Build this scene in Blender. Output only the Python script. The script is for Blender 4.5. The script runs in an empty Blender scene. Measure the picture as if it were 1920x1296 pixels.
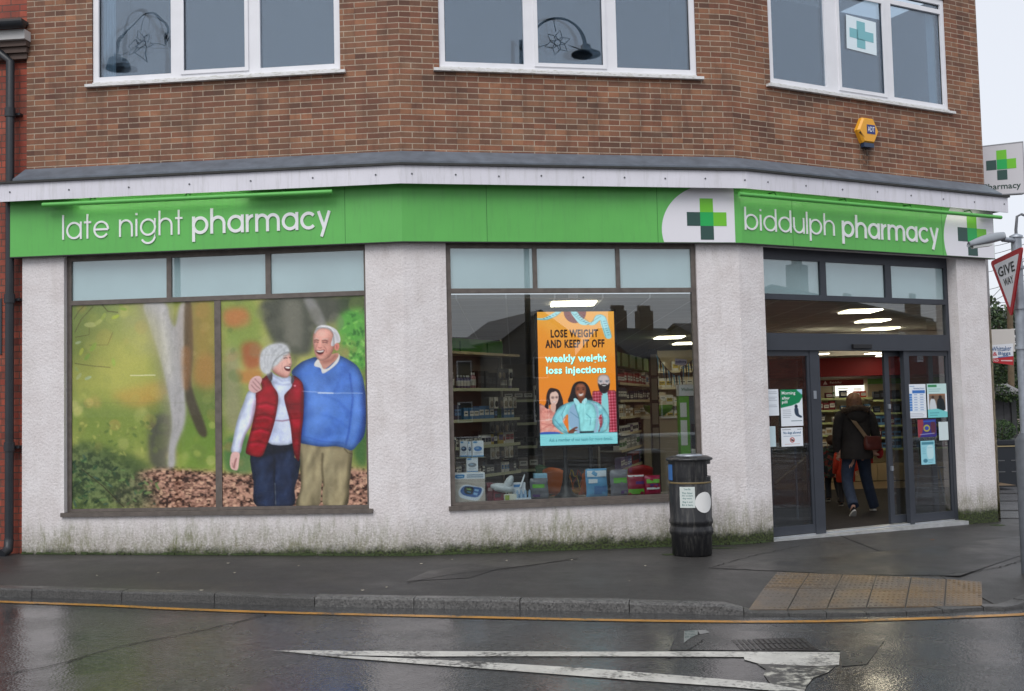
import bpy, bmesh, math, random
import numpy as np
from mathutils import Vector, Matrix
random.seed(7); RNG = np.random.default_rng(5)
SC = bpy.context.scene
COL = SC.collection
R = math.radians

# ---------------------------------------------------------------- camera
F_PX, PITCH, ROLL, EYE = 2000.0, .055918, .023934, 1.66
cam = bpy.data.objects.new('camera', bpy.data.cameras.new('camera')); COL.objects.link(cam)
cam.data.sensor_width = 36.0; cam.data.lens = 36.0*F_PX/1920; cam.data.clip_end = 2000; cam.data.clip_start = .05
cam.matrix_world = Matrix.Translation((0, 0, EYE)) @ Matrix.Rotation(math.pi/2+PITCH, 4, 'X') @ Matrix.Rotation(-ROLL, 4, 'Z')
SC.camera = cam
SC.render.resolution_x, SC.render.resolution_y = 1024, 691
# ---------------------------------------------------------------- sky, sun, exposure (overcast, wet winter day)
SUN_EL, SUN_AZ = R(48), R(200)      # azimuth measured from +Y clockwise: the sun stands behind the camera
w = bpy.data.worlds.new('World'); SC.world = w; w.use_nodes = True
nt = w.node_tree; nt.nodes.clear()
sk = nt.nodes.new('ShaderNodeTexSky'); sk.sky_type = 'NISHITA'; sk.sun_disc = False
sk.sun_elevation = SUN_EL; sk.sun_rotation = SUN_AZ; sk.air_density = 1.4; sk.dust_density = 2.0; sk.ozone_density = 1.0; sk.altitude = 100
hs = nt.nodes.new('ShaderNodeHueSaturation'); hs.inputs['Saturation'].default_value = .30; hs.inputs['Value'].default_value = 1.0
bg = nt.nodes.new('ShaderNodeBackground'); bg.inputs['Strength'].default_value = .12
wo = nt.nodes.new('ShaderNodeOutputWorld')
ov = nt.nodes.new('ShaderNodeMix'); ov.data_type = 'RGBA'; ov.inputs[0].default_value = .86; ov.inputs[7].default_value = (5.2, 5.45, 6.0, 1)   # an even cloud layer over the sky
nt.links.new(sk.outputs[0], hs.inputs['Color']); nt.links.new(hs.outputs[0], ov.inputs[6]); nt.links.new(ov.outputs[2], bg.inputs['Color']); nt.links.new(bg.outputs[0], wo.inputs['Surface'])
sl = bpy.data.lights.new('sun', 'SUN'); sl.energy = 1.25; sl.angle = R(40); sl.color = (1, .97, .94)
sun = bpy.data.objects.new('sun', sl); COL.objects.link(sun)
sd = Vector((math.sin(SUN_AZ)*math.cos(SUN_EL), math.cos(SUN_AZ)*math.cos(SUN_EL), math.sin(SUN_EL)))
sun.rotation_euler = sd.to_track_quat('Z', 'Y').to_euler(); sun.location = (0, -5, 12)
SC.view_settings.view_transform = 'Standard'; SC.view_settings.look = 'None'; SC.view_settings.gamma = 1
SC.view_settings.exposure = 0.42
SC.render.engine = 'CYCLES'
SC.cycles.transparent_max_bounces = 32; SC.cycles.max_bounces = 8; SC.cycles.sample_clamp_indirect = 6

# ---------------------------------------------------------------- survey: the facets of the facade and the ground, measured once
VX = Vector((-1.26078, 12.5)); 
def _d(a): return Vector((math.cos(a), math.sin(a)))
DIR = {'A': _d(-.104759), 'B': _d(.183438), 'C': _d(.481775)}
WX = VX + DIR['B']*4.183295
ORG = {'A': VX, 'B': VX, 'C': WX}
def nrm(f): d = DIR[f]; return Vector((d.y, -d.x))
def fw(f, u, wd, z):
    p = ORG[f] + DIR[f]*u + nrm(f)*wd
    return Vector((p.x, p.y, z))
def ray(px, py):
    rx, ry = px-960, py-648; c, s = math.cos(ROLL), math.sin(ROLL)
    ix, iy = c*rx-s*ry, s*rx+c*ry
    a, b = ix/F_PX, -iy/F_PX; cp, sp = math.cos(PITCH), math.sin(PITCH)
    return Vector((a, cp-b*sp, sp+b*cp))
def hitp(px, py, p0, n):
    r = ray(px, py); c = Vector((0, 0, EYE)); t = (Vector(p0)-c).dot(n)/r.dot(n); return c+r*t
def fp(f, px, py, off=0.0):
    n2 = nrm(f); n = Vector((n2.x, n2.y, 0)); o = ORG[f]; p0 = Vector((o.x, o.y, 0))+n*off
    q = hitp(px, py, p0, n); return (Vector((q.x, q.y))-Vector((p0.x, p0.y))).dot(DIR[f]), q.z
def at(px, py, Y):                      # a point at depth Y
    r = ray(px, py); return Vector((0, 0, EYE)) + r*(Y/r.y)
PSX, PSY = -.0135, .0
def ped(x, y): return -.072+PSX*x+PSY*(y-12.7)
def road(x, y): return ped(x, y)-.085
def gp(px, py, dz=0.0):
    return hitp(px, py, (0, 0, ped(0, 0)+dz), Vector((-PSX, -PSY, 1)))
FLOOR = -.106

# ---------------------------------------------------------------- object helpers
def tag(o, label=None, cat=None, group=None, kind=None):
    if label: o['label'] = label
    if cat: o['category'] = cat
    if group: o['group'] = group
    if kind: o['kind'] = kind
    return o
def thing(name, label, cat, loc=(0, 0, 0), rz=0, group=None):
    o = bpy.data.objects.new(name, None); COL.objects.link(o); o.empty_display_size = .2
    o.location = loc; o.rotation_euler = (0, 0, rz); return tag(o, label, cat, group)
def mworld(o):
    m = Matrix.LocRotScale(o.location, o.rotation_euler, o.scale)
    return (mworld(o.parent) @ m) if o.parent else m
class MB:
    def __init__(s): s.v = []; s.f = []; s.m = []; s.uv = []; s.smooth = []
    def face(s, pts, mi=0, uv=None, smooth=False):
        i = len(s.v); s.v += [tuple(p) for p in pts]; s.f.append(tuple(range(i, i+len(pts)))); s.m.append(mi)
        s.uv.append(uv if uv else [(0, 0)]*len(pts)); s.smooth.append(smooth)
    def shared(s, verts, faces, mi=0, smooth=True, uvs=None):
        i = len(s.v); s.v += [tuple(p) for p in verts]
        for k, f in enumerate(faces):
            s.f.append(tuple(j+i for j in f)); s.m.append(mi); s.uv.append([uvs[j] for j in f] if uvs else [(0, 0)]*len(f)); s.smooth.append(smooth)
    def hexa(s, c, mi=0, uv=False):     # 8 corners: bottom 4 then top 4, ccw from above
        for q in ((0, 3, 2, 1), (4, 5, 6, 7), (0, 1, 5, 4), (1, 2, 6, 5), (2, 3, 7, 6), (3, 0, 4, 7)):
            s.face([c[j] for j in q], mi)
    def box(s, x0, x1, y0, y1, z0, z1, mi=0, mat=None):
        c = [(x0, y0, z0), (x1, y0, z0), (x1, y1, z0), (x0, y1, z0), (x0, y0, z1), (x1, y0, z1), (x1, y1, z1), (x0, y1, z1)]
        if mat: c = [mat @ Vector(p) for p in c]
        s.hexa(c, mi)
    def fbox(s, f, u0, u1, w0, w1, z0, z1, mi=0):   # w1 = towards the street
        P = lambda u, wd, z: fw(f, u, wd, z)
        s.hexa([P(u0, w1, z0), P(u1, w1, z0), P(u1, w0, z0), P(u0, w0, z0), P(u0, w1, z1), P(u1, w1, z1), P(u1, w0, z1), P(u0, w0, z1)], mi)
    def tube(s, pts, r, n=10, mi=0, cap=True, smooth=True):
        pts = [Vector(p) for p in pts]; rs = r if isinstance(r, (list, tuple)) else [r]*len(pts)
        V = []; up = None
        for i, p in enumerate(pts):
            t = (pts[min(i+1, len(pts)-1)]-pts[max(i-1, 0)]).normalized()
            if up is None: up = t.orthogonal().normalized()
            a = (up-t*up.dot(t)).normalized(); up = a; b = t.cross(a)
            for k in range(n):
                an = 2*math.pi*k/n; V.append(p+(a*math.cos(an)+b*math.sin(an))*rs[i])
        Fc = []
        for i in range(len(pts)-1):
            for k in range(n):
                Fc.append((i*n+k, i*n+(k+1) % n, (i+1)*n+(k+1) % n, (i+1)*n+k))
        s.shared(V, Fc, mi, smooth)
        if cap:
            s.face([V[k] for k in reversed(range(n))], mi); s.face([V[(len(pts)-1)*n+k] for k in range(n)], mi)
    def lathe(s, prof, c=(0, 0, 0), n=40, mi=0, smooth=True, sx=1, sy=1, a0=0, a1=None):
        V = []; full = a1 is None; A = 2*math.pi if full else a1-a0; m = n if full else n+1
        for (r, z) in prof:
            for k in range(m):
                an = a0+A*k/n; V.append((c[0]+r*sx*math.cos(an), c[1]+r*sy*math.sin(an), c[2]+z))
        Fc = []
        for i in range(len(prof)-1):
            for k in range(n):
                k2 = (k+1) % m
                Fc.append((i*m+k, i*m+k2, (i+1)*m+k2, (i+1)*m+k))
        s.shared(V, Fc, mi, smooth)
    def loft(s, rings, n=20, mi=0, caps=True):   # rings: (center, rx, ry [,rot z]) ellipses in xy, or with axis
        V = []
        for rg in rings:
            c, rx, ry = Vector(rg[0]), rg[1], rg[2]; rot = rg[3] if len(rg) > 3 else 0
            for k in range(n):
                a = 2*math.pi*k/n; x, y = rx*math.cos(a), ry*math.sin(a)
                V.append(c+Vector((x*math.cos(rot)-y*math.sin(rot), x*math.sin(rot)+y*math.cos(rot), 0)))
        Fc = []
        for i in range(len(rings)-1):
            for k in range(n): Fc.append((i*n+k, i*n+(k+1) % n, (i+1)*n+(k+1) % n, (i+1)*n+k))
        s.shared(V, Fc, mi, True)
        if caps:
            s.face([V[k] for k in reversed(range(n))], mi); s.face([V[(len(rings)-1)*n+k] for k in range(n)], mi)
    def blob(s, c, rx, ry, rz, mi=0, n=16, m=10, rot=None):
        V = []; 
        for i in range(m+1):
            t = math.pi*i/m
            for k in range(n):
                p = Vector((rx*math.sin(t)*math.cos(2*math.pi*k/n), ry*math.sin(t)*math.sin(2*math.pi*k/n), rz*math.cos(t)))
                if rot: p = rot @ p
                V.append(Vector(c)+p)
        Fc = [(i*n+k, (i+1)*n+k, (i+1)*n+(k+1) % n, i*n+(k+1) % n) for i in range(m) for k in range(n)]
        s.shared(V, Fc, mi, True)
    def prism(s, poly, P, t0, t1, mi=0, mside=None):  # poly in 2d, P(a,b,t)->xyz, faces at t0 (back) and t1 (front)
        n = len(poly)
        s.face([P(a, b, t1) for a, b in poly], mi, [tuple(q) for q in poly]); s.face([P(a, b, t0) for a, b in reversed(poly)], mi)
        for i in range(n):
            a, b = poly[i], poly[(i+1) % n]
            s.face([P(*a, t0), P(*b, t0), P(*b, t1), P(*a, t1)], mi if mside is None else mside)
def build(name, mb, mats, parent=None, label=None, cat=None, group=None, kind=None, loc=None, merge=False, bevel=0, origin=None, local=False):
    if not isinstance(mats, (list, tuple)): mats = [mats]
    me = bpy.data.meshes.new(name)
    V = np.array(mb.v, dtype=float).reshape(-1, 3)
    if parent is None and not local:
        if origin is None:
            o3 = np.array([(V[:, 0].min()+V[:, 0].max())/2, (V[:, 1].min()+V[:, 1].max())/2, V[:, 2].min()])
        else: o3 = np.array(origin, dtype=float)
        V = V-o3
    elif parent is not None and not local:
        mi = mworld(parent).inverted(); V = np.array([mi @ Vector(p) for p in V]); o3 = None
    else: o3 = np.array(loc if loc else (0, 0, 0), dtype=float)
    me.from_pydata([tuple(p) for p in V], [], mb.f)
    for m in mats: me.materials.append(m)
    me.polygons.foreach_set('material_index', mb.m)
    me.polygons.foreach_set('use_smooth', mb.smooth)
    ul = me.uv_layers.new(name='UVMap'); flat = [c for f in mb.uv for q in f for c in q]
    ul.data.foreach_set('uv', flat)
    me.validate(); me.update()
    if merge or bevel:
        bm = bmesh.new(); bm.from_mesh(me); bmesh.ops.remove_doubles(bm, verts=bm.verts, dist=1e-5)
        if bevel:
            ed = [e for e in bm.edges if len(e.link_faces) == 2 and e.calc_face_angle(0) > .6]
            bmesh.ops.bevel(bm, geom=ed, offset=bevel, segments=2, affect='EDGES', profile=.5)
        bmesh.ops.recalc_face_normals(bm, faces=bm.faces)
        bm.to_mesh(me); bm.free()
    o = bpy.data.objects.new(name, me); COL.objects.link(o)
    if parent is not None:
        o.parent = parent
        if local and loc: o.location = loc
    else: o.location = tuple(o3)
    return tag(o, label, cat, group, kind)
def skin(joints, edges, sub=2, name='body'):
    """one continuous surface grown over a skeleton; returns verts, faces"""
    names = list(joints); me = bpy.data.meshes.new('tmp')
    me.from_pydata([joints[k][0] for k in names], [(names.index(a), names.index(b)) for a, b in edges], [])
    ob = bpy.data.objects.new('tmp', me); COL.objects.link(ob)
    md = ob.modifiers.new('s', 'SKIN'); md.use_smooth_shade = True
    for i, k in enumerate(names):
        r = joints[k][1]; r = r if isinstance(r, tuple) else (r, r)
        me.skin_vertices[0].data[i].radius = r
        me.skin_vertices[0].data[i].use_root = (i == 0)
    s2 = ob.modifiers.new('u', 'SUBSURF'); s2.levels = sub; s2.render_levels = sub
    dg = bpy.context.evaluated_depsgraph_get(); e = ob.evaluated_get(dg); m2 = e.to_mesh()
    V = [v.co.copy() for v in m2.vertices]; Fc = [tuple(p.vertices) for p in m2.polygons]; e.to_mesh_clear()
    bpy.data.objects.remove(ob); bpy.data.meshes.remove(me)
    return V, Fc
# text: meshes made from the built-in font, fitted into a rectangle of a plane
def text_mb(txt, P, a0, a1, b0, b1, t0, t1, bold=0.0, mb=None, mi=0, keep=False, shear=0):
    cu = bpy.data.curves.new('t', 'FONT'); cu.body = txt; cu.offset = bold; cu.resolution_u = 2; cu.shear = shear; cu.align_x = 'LEFT'; cu.space_character = 1+3.2*max(0, bold-.012)
    ob = bpy.data.objects.new('t', cu); COL.objects.link(ob)
    dg = bpy.context.evaluated_depsgraph_get(); e = ob.evaluated_get(dg); m = e.to_mesh()
    V = np.array([v.co[:] for v in m.vertices]); Fc = [tuple(p.vertices) for p in m.polygons]; e.to_mesh_clear()
    bpy.data.objects.remove(ob); bpy.data.curves.remove(cu)
    mb = mb or MB()
    if not len(V): return mb
    mn, mx = V.min(0), V.max(0); sx = (a1-a0)/(mx[0]-mn[0]); sz = (b1-b0)/max(1e-6, (mx[1]-mn[1]))
    pts = [P(a0+(v[0]-mn[0])*sx, b0+(v[1]-mn[1])*sz, t1) for v in V]
    mb.shared(pts, Fc, mi, False)
    return mb
def FPl(f): return lambda a, b, t: fw(f, a, t, b)

# ---------------------------------------------------------------- materials
def srgb(r, g, b):
    def c(v): v /= 255; return v/12.92 if v <= .04045 else ((v+.055)/1.055)**2.4
    return (c(r), c(g), c(b), 1)
def mat(name, col, rough=.6, metal=0, spec=None, noise=0, nscale=20, bump=0, bscale=80, emit=0, coat=0):
    m = bpy.data.materials.new(name); m.use_nodes = True; t = m.node_tree; b = t.nodes['Principled BSDF']
    b.inputs['Base Color'].default_value = col; b.inputs['Roughness'].default_value = rough; b.inputs['Metallic'].default_value = metal
    if spec is not None: b.inputs['Specular IOR Level'].default_value = spec
    if coat: b.inputs['Coat Weight'].default_value = coat; b.inputs['Coat Roughness'].default_value = .1
    if emit: b.inputs['Emission Color'].default_value = col; b.inputs['Emission Strength'].default_value = emit
    tc = t.nodes.new('ShaderNodeTexCoord')
    if noise:
        n = t.nodes.new('ShaderNodeTexNoise'); n.inputs['Scale'].default_value = nscale; n.inputs['Detail'].default_value = 5
        mx = t.nodes.new('ShaderNodeMix'); mx.data_type = 'RGBA'; mx.blend_type = 'MULTIPLY'; mx.inputs[0].default_value = 1
        rp = t.nodes.new('ShaderNodeMapRange'); rp.inputs['From Min'].default_value = .3; rp.inputs['From Max'].default_value = .7
        rp.inputs['To Min'].default_value = 1-noise; rp.inputs['To Max'].default_value = 1+noise*.5
        t.links.new(tc.outputs['Object'], n.inputs['Vector']); t.links.new(n.outputs['Fac'], rp.inputs['Value'])
        mx.inputs[6].default_value = col; t.links.new(rp.outputs[0], mx.inputs[7]); t.links.new(mx.outputs[2], b.inputs['Base Color'])
    if bump:
        n = t.nodes.new('ShaderNodeTexNoise'); n.inputs['Scale'].default_value = bscale; n.inputs['Detail'].default_value = 4
        bp = t.nodes.new('ShaderNodeBump'); bp.inputs['Strength'].default_value = bump; bp.inputs['Distance'].default_value = .01
        t.links.new(tc.outputs['Object'], n.inputs['Vector']); t.links.new(n.outputs['Fac'], bp.inputs['Height']); t.links.new(bp.outputs[0], b.inputs['Normal'])
    return m
class NG:      # small node-graph writer
    def __init__(s, name):
        s.m = bpy.data.materials.new(name); s.m.use_nodes = True; s.t = s.m.node_tree; s.b = s.t.nodes['Principled BSDF']; s.out = s.t.nodes['Material Output']
    def n(s, ty, **kw):
        nd = s.t.nodes.new('ShaderNode'+ty)
        for k, v in kw.items():
            if k in nd.inputs.keys(): s.set(nd.inputs[k], v)
            else: setattr(nd, k, v)
        return nd
    def set(s, inp, v):
        if hasattr(v, 'is_output') or isinstance(v, bpy.types.NodeSocket): s.t.links.new(v, inp)
        else: inp.default_value = v
    def coord(s, out='Object'): return s.n('TexCoord').outputs[out]
    def mapping(s, vec, scale=(1, 1, 1), loc=(0, 0, 0)):
        nd = s.n('Mapping'); s.set(nd.inputs['Vector'], vec); nd.inputs['Scale'].default_value = scale; nd.inputs['Location'].default_value = loc; return nd.outputs[0]
    def noise(s, vec, scale, detail=4, rough=.55, dist=0):
        nd = s.n('TexNoise', Scale=scale, Detail=detail, Roughness=rough, Distortion=dist); s.set(nd.inputs['Vector'], vec); return nd.outputs['Fac']
    def rng(s, v, a, b, c=0., d=1., smooth=False):
        nd = s.n('MapRange'); nd.interpolation_type = 'SMOOTHSTEP' if smooth else 'LINEAR'
        s.set(nd.inputs[0], v)
        for i, x in zip((1, 2, 3, 4), (a, b, c, d)): s.set(nd.inputs[i], x)
        return nd.outputs[0]
    def math(s, op, a, b=0., clamp=False):
        nd = s.n('Math'); nd.operation = op; nd.use_clamp = clamp; s.set(nd.inputs[0], a); s.set(nd.inputs[1], b); return nd.outputs[0]
    def mix(s, f, a, b, mode='MIX'):
        nd = s.n('Mix'); nd.data_type = 'RGBA'; nd.blend_type = mode; s.set(nd.inputs[0], f); s.set(nd.inputs[6], a); s.set(nd.inputs[7], b); return nd.outputs[2]
    def sep(s, v): nd = s.n('SeparateXYZ'); s.set(nd.inputs[0], v); return nd.outputs
    def comb(s, x, y, z): nd = s.n('CombineXYZ'); s.set(nd.inputs[0], x); s.set(nd.inputs[1], y); s.set(nd.inputs[2], z); return nd.outputs[0]
    def bump(s, h, strength=.5, dist=.01, normal=None):
        nd = s.n('Bump'); nd.inputs['Strength'].default_value = strength; nd.inputs['Distance'].default_value = dist; s.set(nd.inputs['Height'], h)
        if normal: s.set(nd.inputs['Normal'], normal)
        return nd.outputs[0]

def brick_mat(name, c1, c2, mortar, bw=.27, rh=.0695, ms=.0065, dark=.0, warm=None):
    g = NG(name); uv = g.coord('UV')
    n0 = g.noise(uv, 9, 3); n1 = g.noise(uv, 60, 4)
    wob = g.n('VectorMath'); wob.operation = 'ADD'; g.set(wob.inputs[0], uv)
    g.set(wob.inputs[1], g.comb(g.math('MULTIPLY', g.math('SUBTRACT', n0, .5), .012), g.math('MULTIPLY', g.math('SUBTRACT', n1, .5), .006), 0.))
    def br(a, b, mo, loc=(0, 0, 0), bias=0):
        nd = g.n('TexBrick'); g.set(nd.inputs['Vector'], wob.outputs[0]); nd.offset = .5
        nd.inputs['Color1'].default_value = a; nd.inputs['Color2'].default_value = b; nd.inputs['Mortar'].default_value = mo
        nd.inputs['Scale'].default_value = 1; nd.inputs['Mortar Size'].default_value = ms; nd.inputs['Mortar Smooth'].default_value = .25
        nd.inputs['Bias'].default_value = bias; nd.inputs['Brick Width'].default_value = bw; nd.inputs['Row Height'].default_value = rh
        return nd
    b1 = br(c1, c2, mortar)
    # a second random per brick, from cell coordinates
    xyz = g.sep(wob.outputs[0]); row = g.math('FLOOR', g.math('DIVIDE', xyz[1], rh))
    sh = g.math('MULTIPLY', g.math('MODULO', g.math('ABSOLUTE', row), 2.), .5)
    cx = g.math('FLOOR', g.math('SUBTRACT', g.math('DIVIDE', xyz[0], bw), sh))
    wn = g.n('TexWhiteNoise'); wn.noise_dimensions = '2D'; g.set(wn.inputs['Vector'], g.comb(cx, row, 0.))
    r1 = wn.outputs['Value']
    col = b1.outputs['Color']
    darkm = g.math('GREATER_THAN', r1, .9); lm = g.math('LESS_THAN', r1, .12)
    notm = g.math('SUBTRACT', 1., b1.outputs['Fac'])
    wn2 = g.n('TexWhiteNoise'); wn2.noise_dimensions = '3D'; g.set(wn2.inputs['Vector'], g.comb(cx, row, 3.7)); hue = g.mix(wn2.outputs['Value'], (1.09, .94, .88, 1), (.93, 1.04, 1.03, 1))
    col = g.mix(notm, col, g.mix(1., col, hue, 'MULTIPLY'))
    col = g.mix(g.math('MULTIPLY', g.math('MULTIPLY', darkm, notm), .45), col, (c1[0]*.35, c1[1]*.35, c1[2]*.4, 1))
    col = g.mix(g.math('MULTIPLY', g.math('MULTIPLY', lm, notm), .5), col, warm or (c2[0]*1.5, c2[1]*1.5, c2[2]*1.35, 1))
    big = g.noise(uv, .9, 4, .6); stain = g.rng(g.noise(g.mapping(uv, (3.2, .55, 1)), 1.5, 6, .7), .5, .74, 0., .5)
    col = g.mix(stain, col, (c1[0]*.28, c1[1]*.30, c1[2]*.32, 1))
    bloom = g.rng(g.noise(g.mapping(uv, (1, 1.3, 1), (4, 7, 0)), 1.9, 6, .72), .58, .8, 0., .35); col = g.mix(bloom, col, srgb(176, 152, 130))
    col = g.mix(g.rng(big, .35, .7, 0., .42), col, (.05, .038, .03, 1), 'MIX') if dark else col
    mott = g.rng(g.noise(uv, 130, 5, .7), .3, .7, .72, 1.22)
    col = g.mix(1., col, g.comb(mott, mott, mott), 'MULTIPLY')
    mott2 = g.rng(g.noise(uv, 2.2, 5, .7), .3, .7, .74, 1.16)
    col = g.mix(1., col, g.comb(mott2, mott2, mott2), 'MULTIPLY')
    g.set(g.b.inputs['Base Color'], col); g.b.inputs['Roughness'].default_value = .72
    h = g.math('ADD', g.math('MULTIPLY', notm, 1.), g.math('MULTIPLY', g.noise(uv, 160, 5, .7), .55))
    g.set(g.b.inputs['Normal'], g.bump(h, .8, .006))
    return g.m
BRICK = brick_mat('brown_brick', srgb(116, 77, 60), srgb(142, 98, 73), srgb(178, 158, 138))
REDBRICK = brick_mat('red_brick', srgb(152, 66, 50), srgb(175, 84, 62), srgb(96, 78, 70), bw=.235, rh=.082, ms=.006, dark=1)

def render_mat():
    g = NG('roughcast_render'); uv = g.coord('UV'); xyz = g.sep(uv)
    base = g.mix(g.rng(g.noise(uv, 3, 5, .6), .35, .65), srgb(218, 211, 210), srgb(230, 225, 225))
    grime = g.rng(g.noise(g.mapping(uv, (6, .8, 1)), 1.3, 6, .65), .5, .75, 0., .35)
    base = g.mix(grime, base, srgb(186, 178, 172))
    sp = g.rng(g.noise(uv, 55, 4, .7), .32, .48, .55, 0.)
    base = g.mix(sp, base, srgb(176, 170, 166))
    # algae: a band of its own height near the ground, ragged top, streaks
    z = xyz[1]
    up = g.math('ADD', z, g.math('MULTIPLY', g.math('SUBTRACT', g.noise(g.mapping(uv, (7, 1.1, 1)), 1.6, 6, .7), .5), 1.05))
    streak = g.rng(up, -.02, .50, 1., 0., True)
    streak = g.math('MULTIPLY', streak, g.rng(g.noise(g.mapping(uv, (26, 7, 1)), 1., 5, .75), .36, .56, .12, 1.))
    streak = g.math('MULTIPLY', streak, g.rng(g.noise(g.mapping(uv, (1, .6, 1)), .9, 4, .65), .38, .62, .25, 1.15))
    base = g.mix(g.math('MULTIPLY', streak, .85), base, srgb(112, 118, 74))
    brown = g.math('MULTIPLY', g.rng(g.math('ADD', z, g.math('MULTIPLY', g.math('SUBTRACT', g.noise(g.mapping(uv, (3, 1, 1)), 2.1, 5, .7), .5), .7)), 0., .42, .9, 0.), g.rng(g.noise(uv, 40, 4, .7), .4, .6, .2, 1.))
    base = g.mix(g.math('MULTIPLY', brown, .75), base, srgb(104, 94, 74))
    low = g.math('ADD', z, g.math('MULTIPLY', g.math('SUBTRACT', g.noise(uv, 4.5, 6, .75), .5), .32))
    lowm = g.rng(low, -.03, .11, 1., 0., True)
    base = g.mix(lowm, base, g.mix(g.rng(g.noise(uv, 35, 4), .4, .62), srgb(34, 38, 24), srgb(66, 78, 36)))
    g.set(g.b.inputs['Base Color'], base); g.b.inputs['Roughness'].default_value = .8
    vo = g.n('TexVoronoi', Scale=42.); vo.feature = 'SMOOTH_F1'; g.set(vo.inputs['Vector'], uv)
    h = g.math('ADD', g.math('MULTIPLY', vo.outputs['Distance'], -1.2), g.math('MULTIPLY', g.noise(uv, 26, 6, .7), 1.3))
    g.set(g.b.inputs['Normal'], g.bump(h, .42, .009))
    return g.m
RENDER = render_mat()

def asphalt(name, tint, wet, fine=210., patch=True, rlo=.16, rhi=.5):
    g = NG(name); p = g.coord('Object')
    agg = g.n('TexVoronoi', Scale=fine); g.set(agg.inputs['Vector'], p)
    col = g.mix(g.rng(agg.outputs['Color'], 0., 1.), (tint[0]*.3, tint[1]*.3, tint[2]*.3, 1), (tint[0]*2.0, tint[1]*2.0, tint[2]*1.95, 1))
    big = g.noise(p, .55, 6, .62)
    col = g.mix(g.rng(big, .35, .66), col, g.mix(.55, col, (tint[0]*.45, tint[1]*.45, tint[2]*.45, 1)))
    chip = g.rng(agg.outputs['Distance'], .0, .12, 1., 0.)
    rare = g.math('MULTIPLY', chip, g.rng(g.noise(p, 90, 2), .66, .7))
    col = g.mix(g.math('MULTIPLY', rare, .7), col, (.32, .3, .27, 1))
    g.set(g.b.inputs['Base Color'], col)
    wetm = g.rng(g.noise(p, wet, 5, .6), .38, .62)
    fineh = g.math('ADD', g.noise(p, fine*.55, 4, .6), g.math('MULTIPLY', g.noise(p, fine*.3, 5, .75), 1.6))
    g.set(g.b.inputs['Roughness'], g.rng(wetm, 0., 1., rlo, rhi))
    g.b.inputs['Specular IOR Level'].default_value = .6
    h = g.math('ADD', g.math('MULTIPLY', agg.outputs['Distance'], 1.), fineh)
    nd = g.n('Bump'); nd.inputs['Distance'].default_value = .0034; g.set(nd.inputs['Height'], h); g.set(nd.inputs['Strength'], g.rng(wetm, 0., 1., .2, .5))
    nd2 = g.n('Bump'); nd2.inputs['Distance'].default_value = .02; nd2.inputs['Strength'].default_value = .12; g.set(nd2.inputs['Height'], g.noise(p, 7, 3)); g.set(nd2.inputs['Normal'], nd.outputs[0])
    g.set(g.b.inputs['Normal'], nd2.outputs[0])
    return g.m
ROADM = asphalt('wet_road', (.048, .048, .049), .8, 48., rlo=.08, rhi=.3)
PAVM = asphalt('wet_pavement', (.036, .034, .033), .7, 120., rlo=.42, rhi=.72)
PATCHM = asphalt('darker_asphalt', (.029, .027, .026), .9, 120., rlo=.3, rhi=.6)
GREYBAND = mat('grey_lead_paint', srgb(98, 106, 116), .5, noise=.25, nscale=6, bump=.4, bscale=14)
DARKEDGE = mat('dark_edge', srgb(52, 52, 50), .7, noise=.3, nscale=9)

def weathered(name, col, dirt, rough, amt):
    g = NG(name); p = g.coord('Object'); run = g.rng(g.noise(g.mapping(p, (9, 9, .9)), 2.2, 6, .7), .5, .78, 0., amt); soft = g.rng(g.noise(p, 1.1, 4, .6), .35, .7, .93, 1.05)
    c = g.mix(run, g.mix(1., col, g.comb(soft, soft, soft), 'MULTIPLY'), dirt); g.set(g.b.inputs['Base Color'], c); g.set(g.b.inputs['Roughness'], g.rng(g.noise(p, 5, 4), .3, .7, rough, rough+.2)); g.set(g.b.inputs['Normal'], g.bump(g.noise(p, 1.3, 2), .12, .03)); return g.m
SIGNG = weathered('sign_green', srgb(98, 184, 88), srgb(84, 130, 80), .36, .28)
WHITEBOARD = weathered('white_board', srgb(224, 222, 230), srgb(150, 150, 140), .4, .4)
SIGNW = mat('sign_white', srgb(232, 230, 236), .35)
LG = mat('lime_green', srgb(112, 196, 44), .4); MG = mat('mid_green', srgb(24, 172, 84), .4); DG = mat('dark_teal', srgb(44, 78, 72), .4)
LETTER = mat('letter_white', srgb(238, 238, 240), .4)
UPVC = mat('white_upvc', srgb(232, 232, 236), .35, noise=.05, nscale=4)
def upvc_dirty():
    g = NG('dirty_sill'); p = g.coord('Object')
    f = g.rng(g.noise(g.mapping(p, (2, 2, 8)), 6, 5, .7), .48, .68)
    g.set(g.b.inputs['Base Color'], g.mix(g.math('MULTIPLY', f, .55), srgb(222, 222, 222), srgb(120, 118, 72))); g.b.inputs['Roughness'].default_value = .5
    return g.m
SILL = upvc_dirty()
BROWNFRAME = mat('weathered_bronze_frame', srgb(108, 100, 94), .5, metal=.3, noise=.25, nscale=12)
DARKALU = mat('dark_aluminium', srgb(62, 66, 74), .42, metal=.2, noise=.08, nscale=5)
BLACK = mat('black_plastic', srgb(28, 28, 30), .4)
RUBBER = mat('black_gasket', srgb(16, 16, 18), .6)
PIPE = mat('black_pipe_paint', srgb(40, 43, 48), .4, noise=.15, nscale=8)
GALV = mat('galvanised_steel', srgb(156, 162, 170), .45, metal=.5, noise=.2, nscale=14)
FROST = mat('frosted_film', srgb(222, 240, 244), .3, noise=.10, nscale=1.3)
PAPER = mat('paper', srgb(232, 236, 240), .6); CARD = mat('white_card', srgb(226, 228, 228), .5)
CEIL = mat('ceiling_tile', srgb(205, 200, 194), .9)
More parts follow.
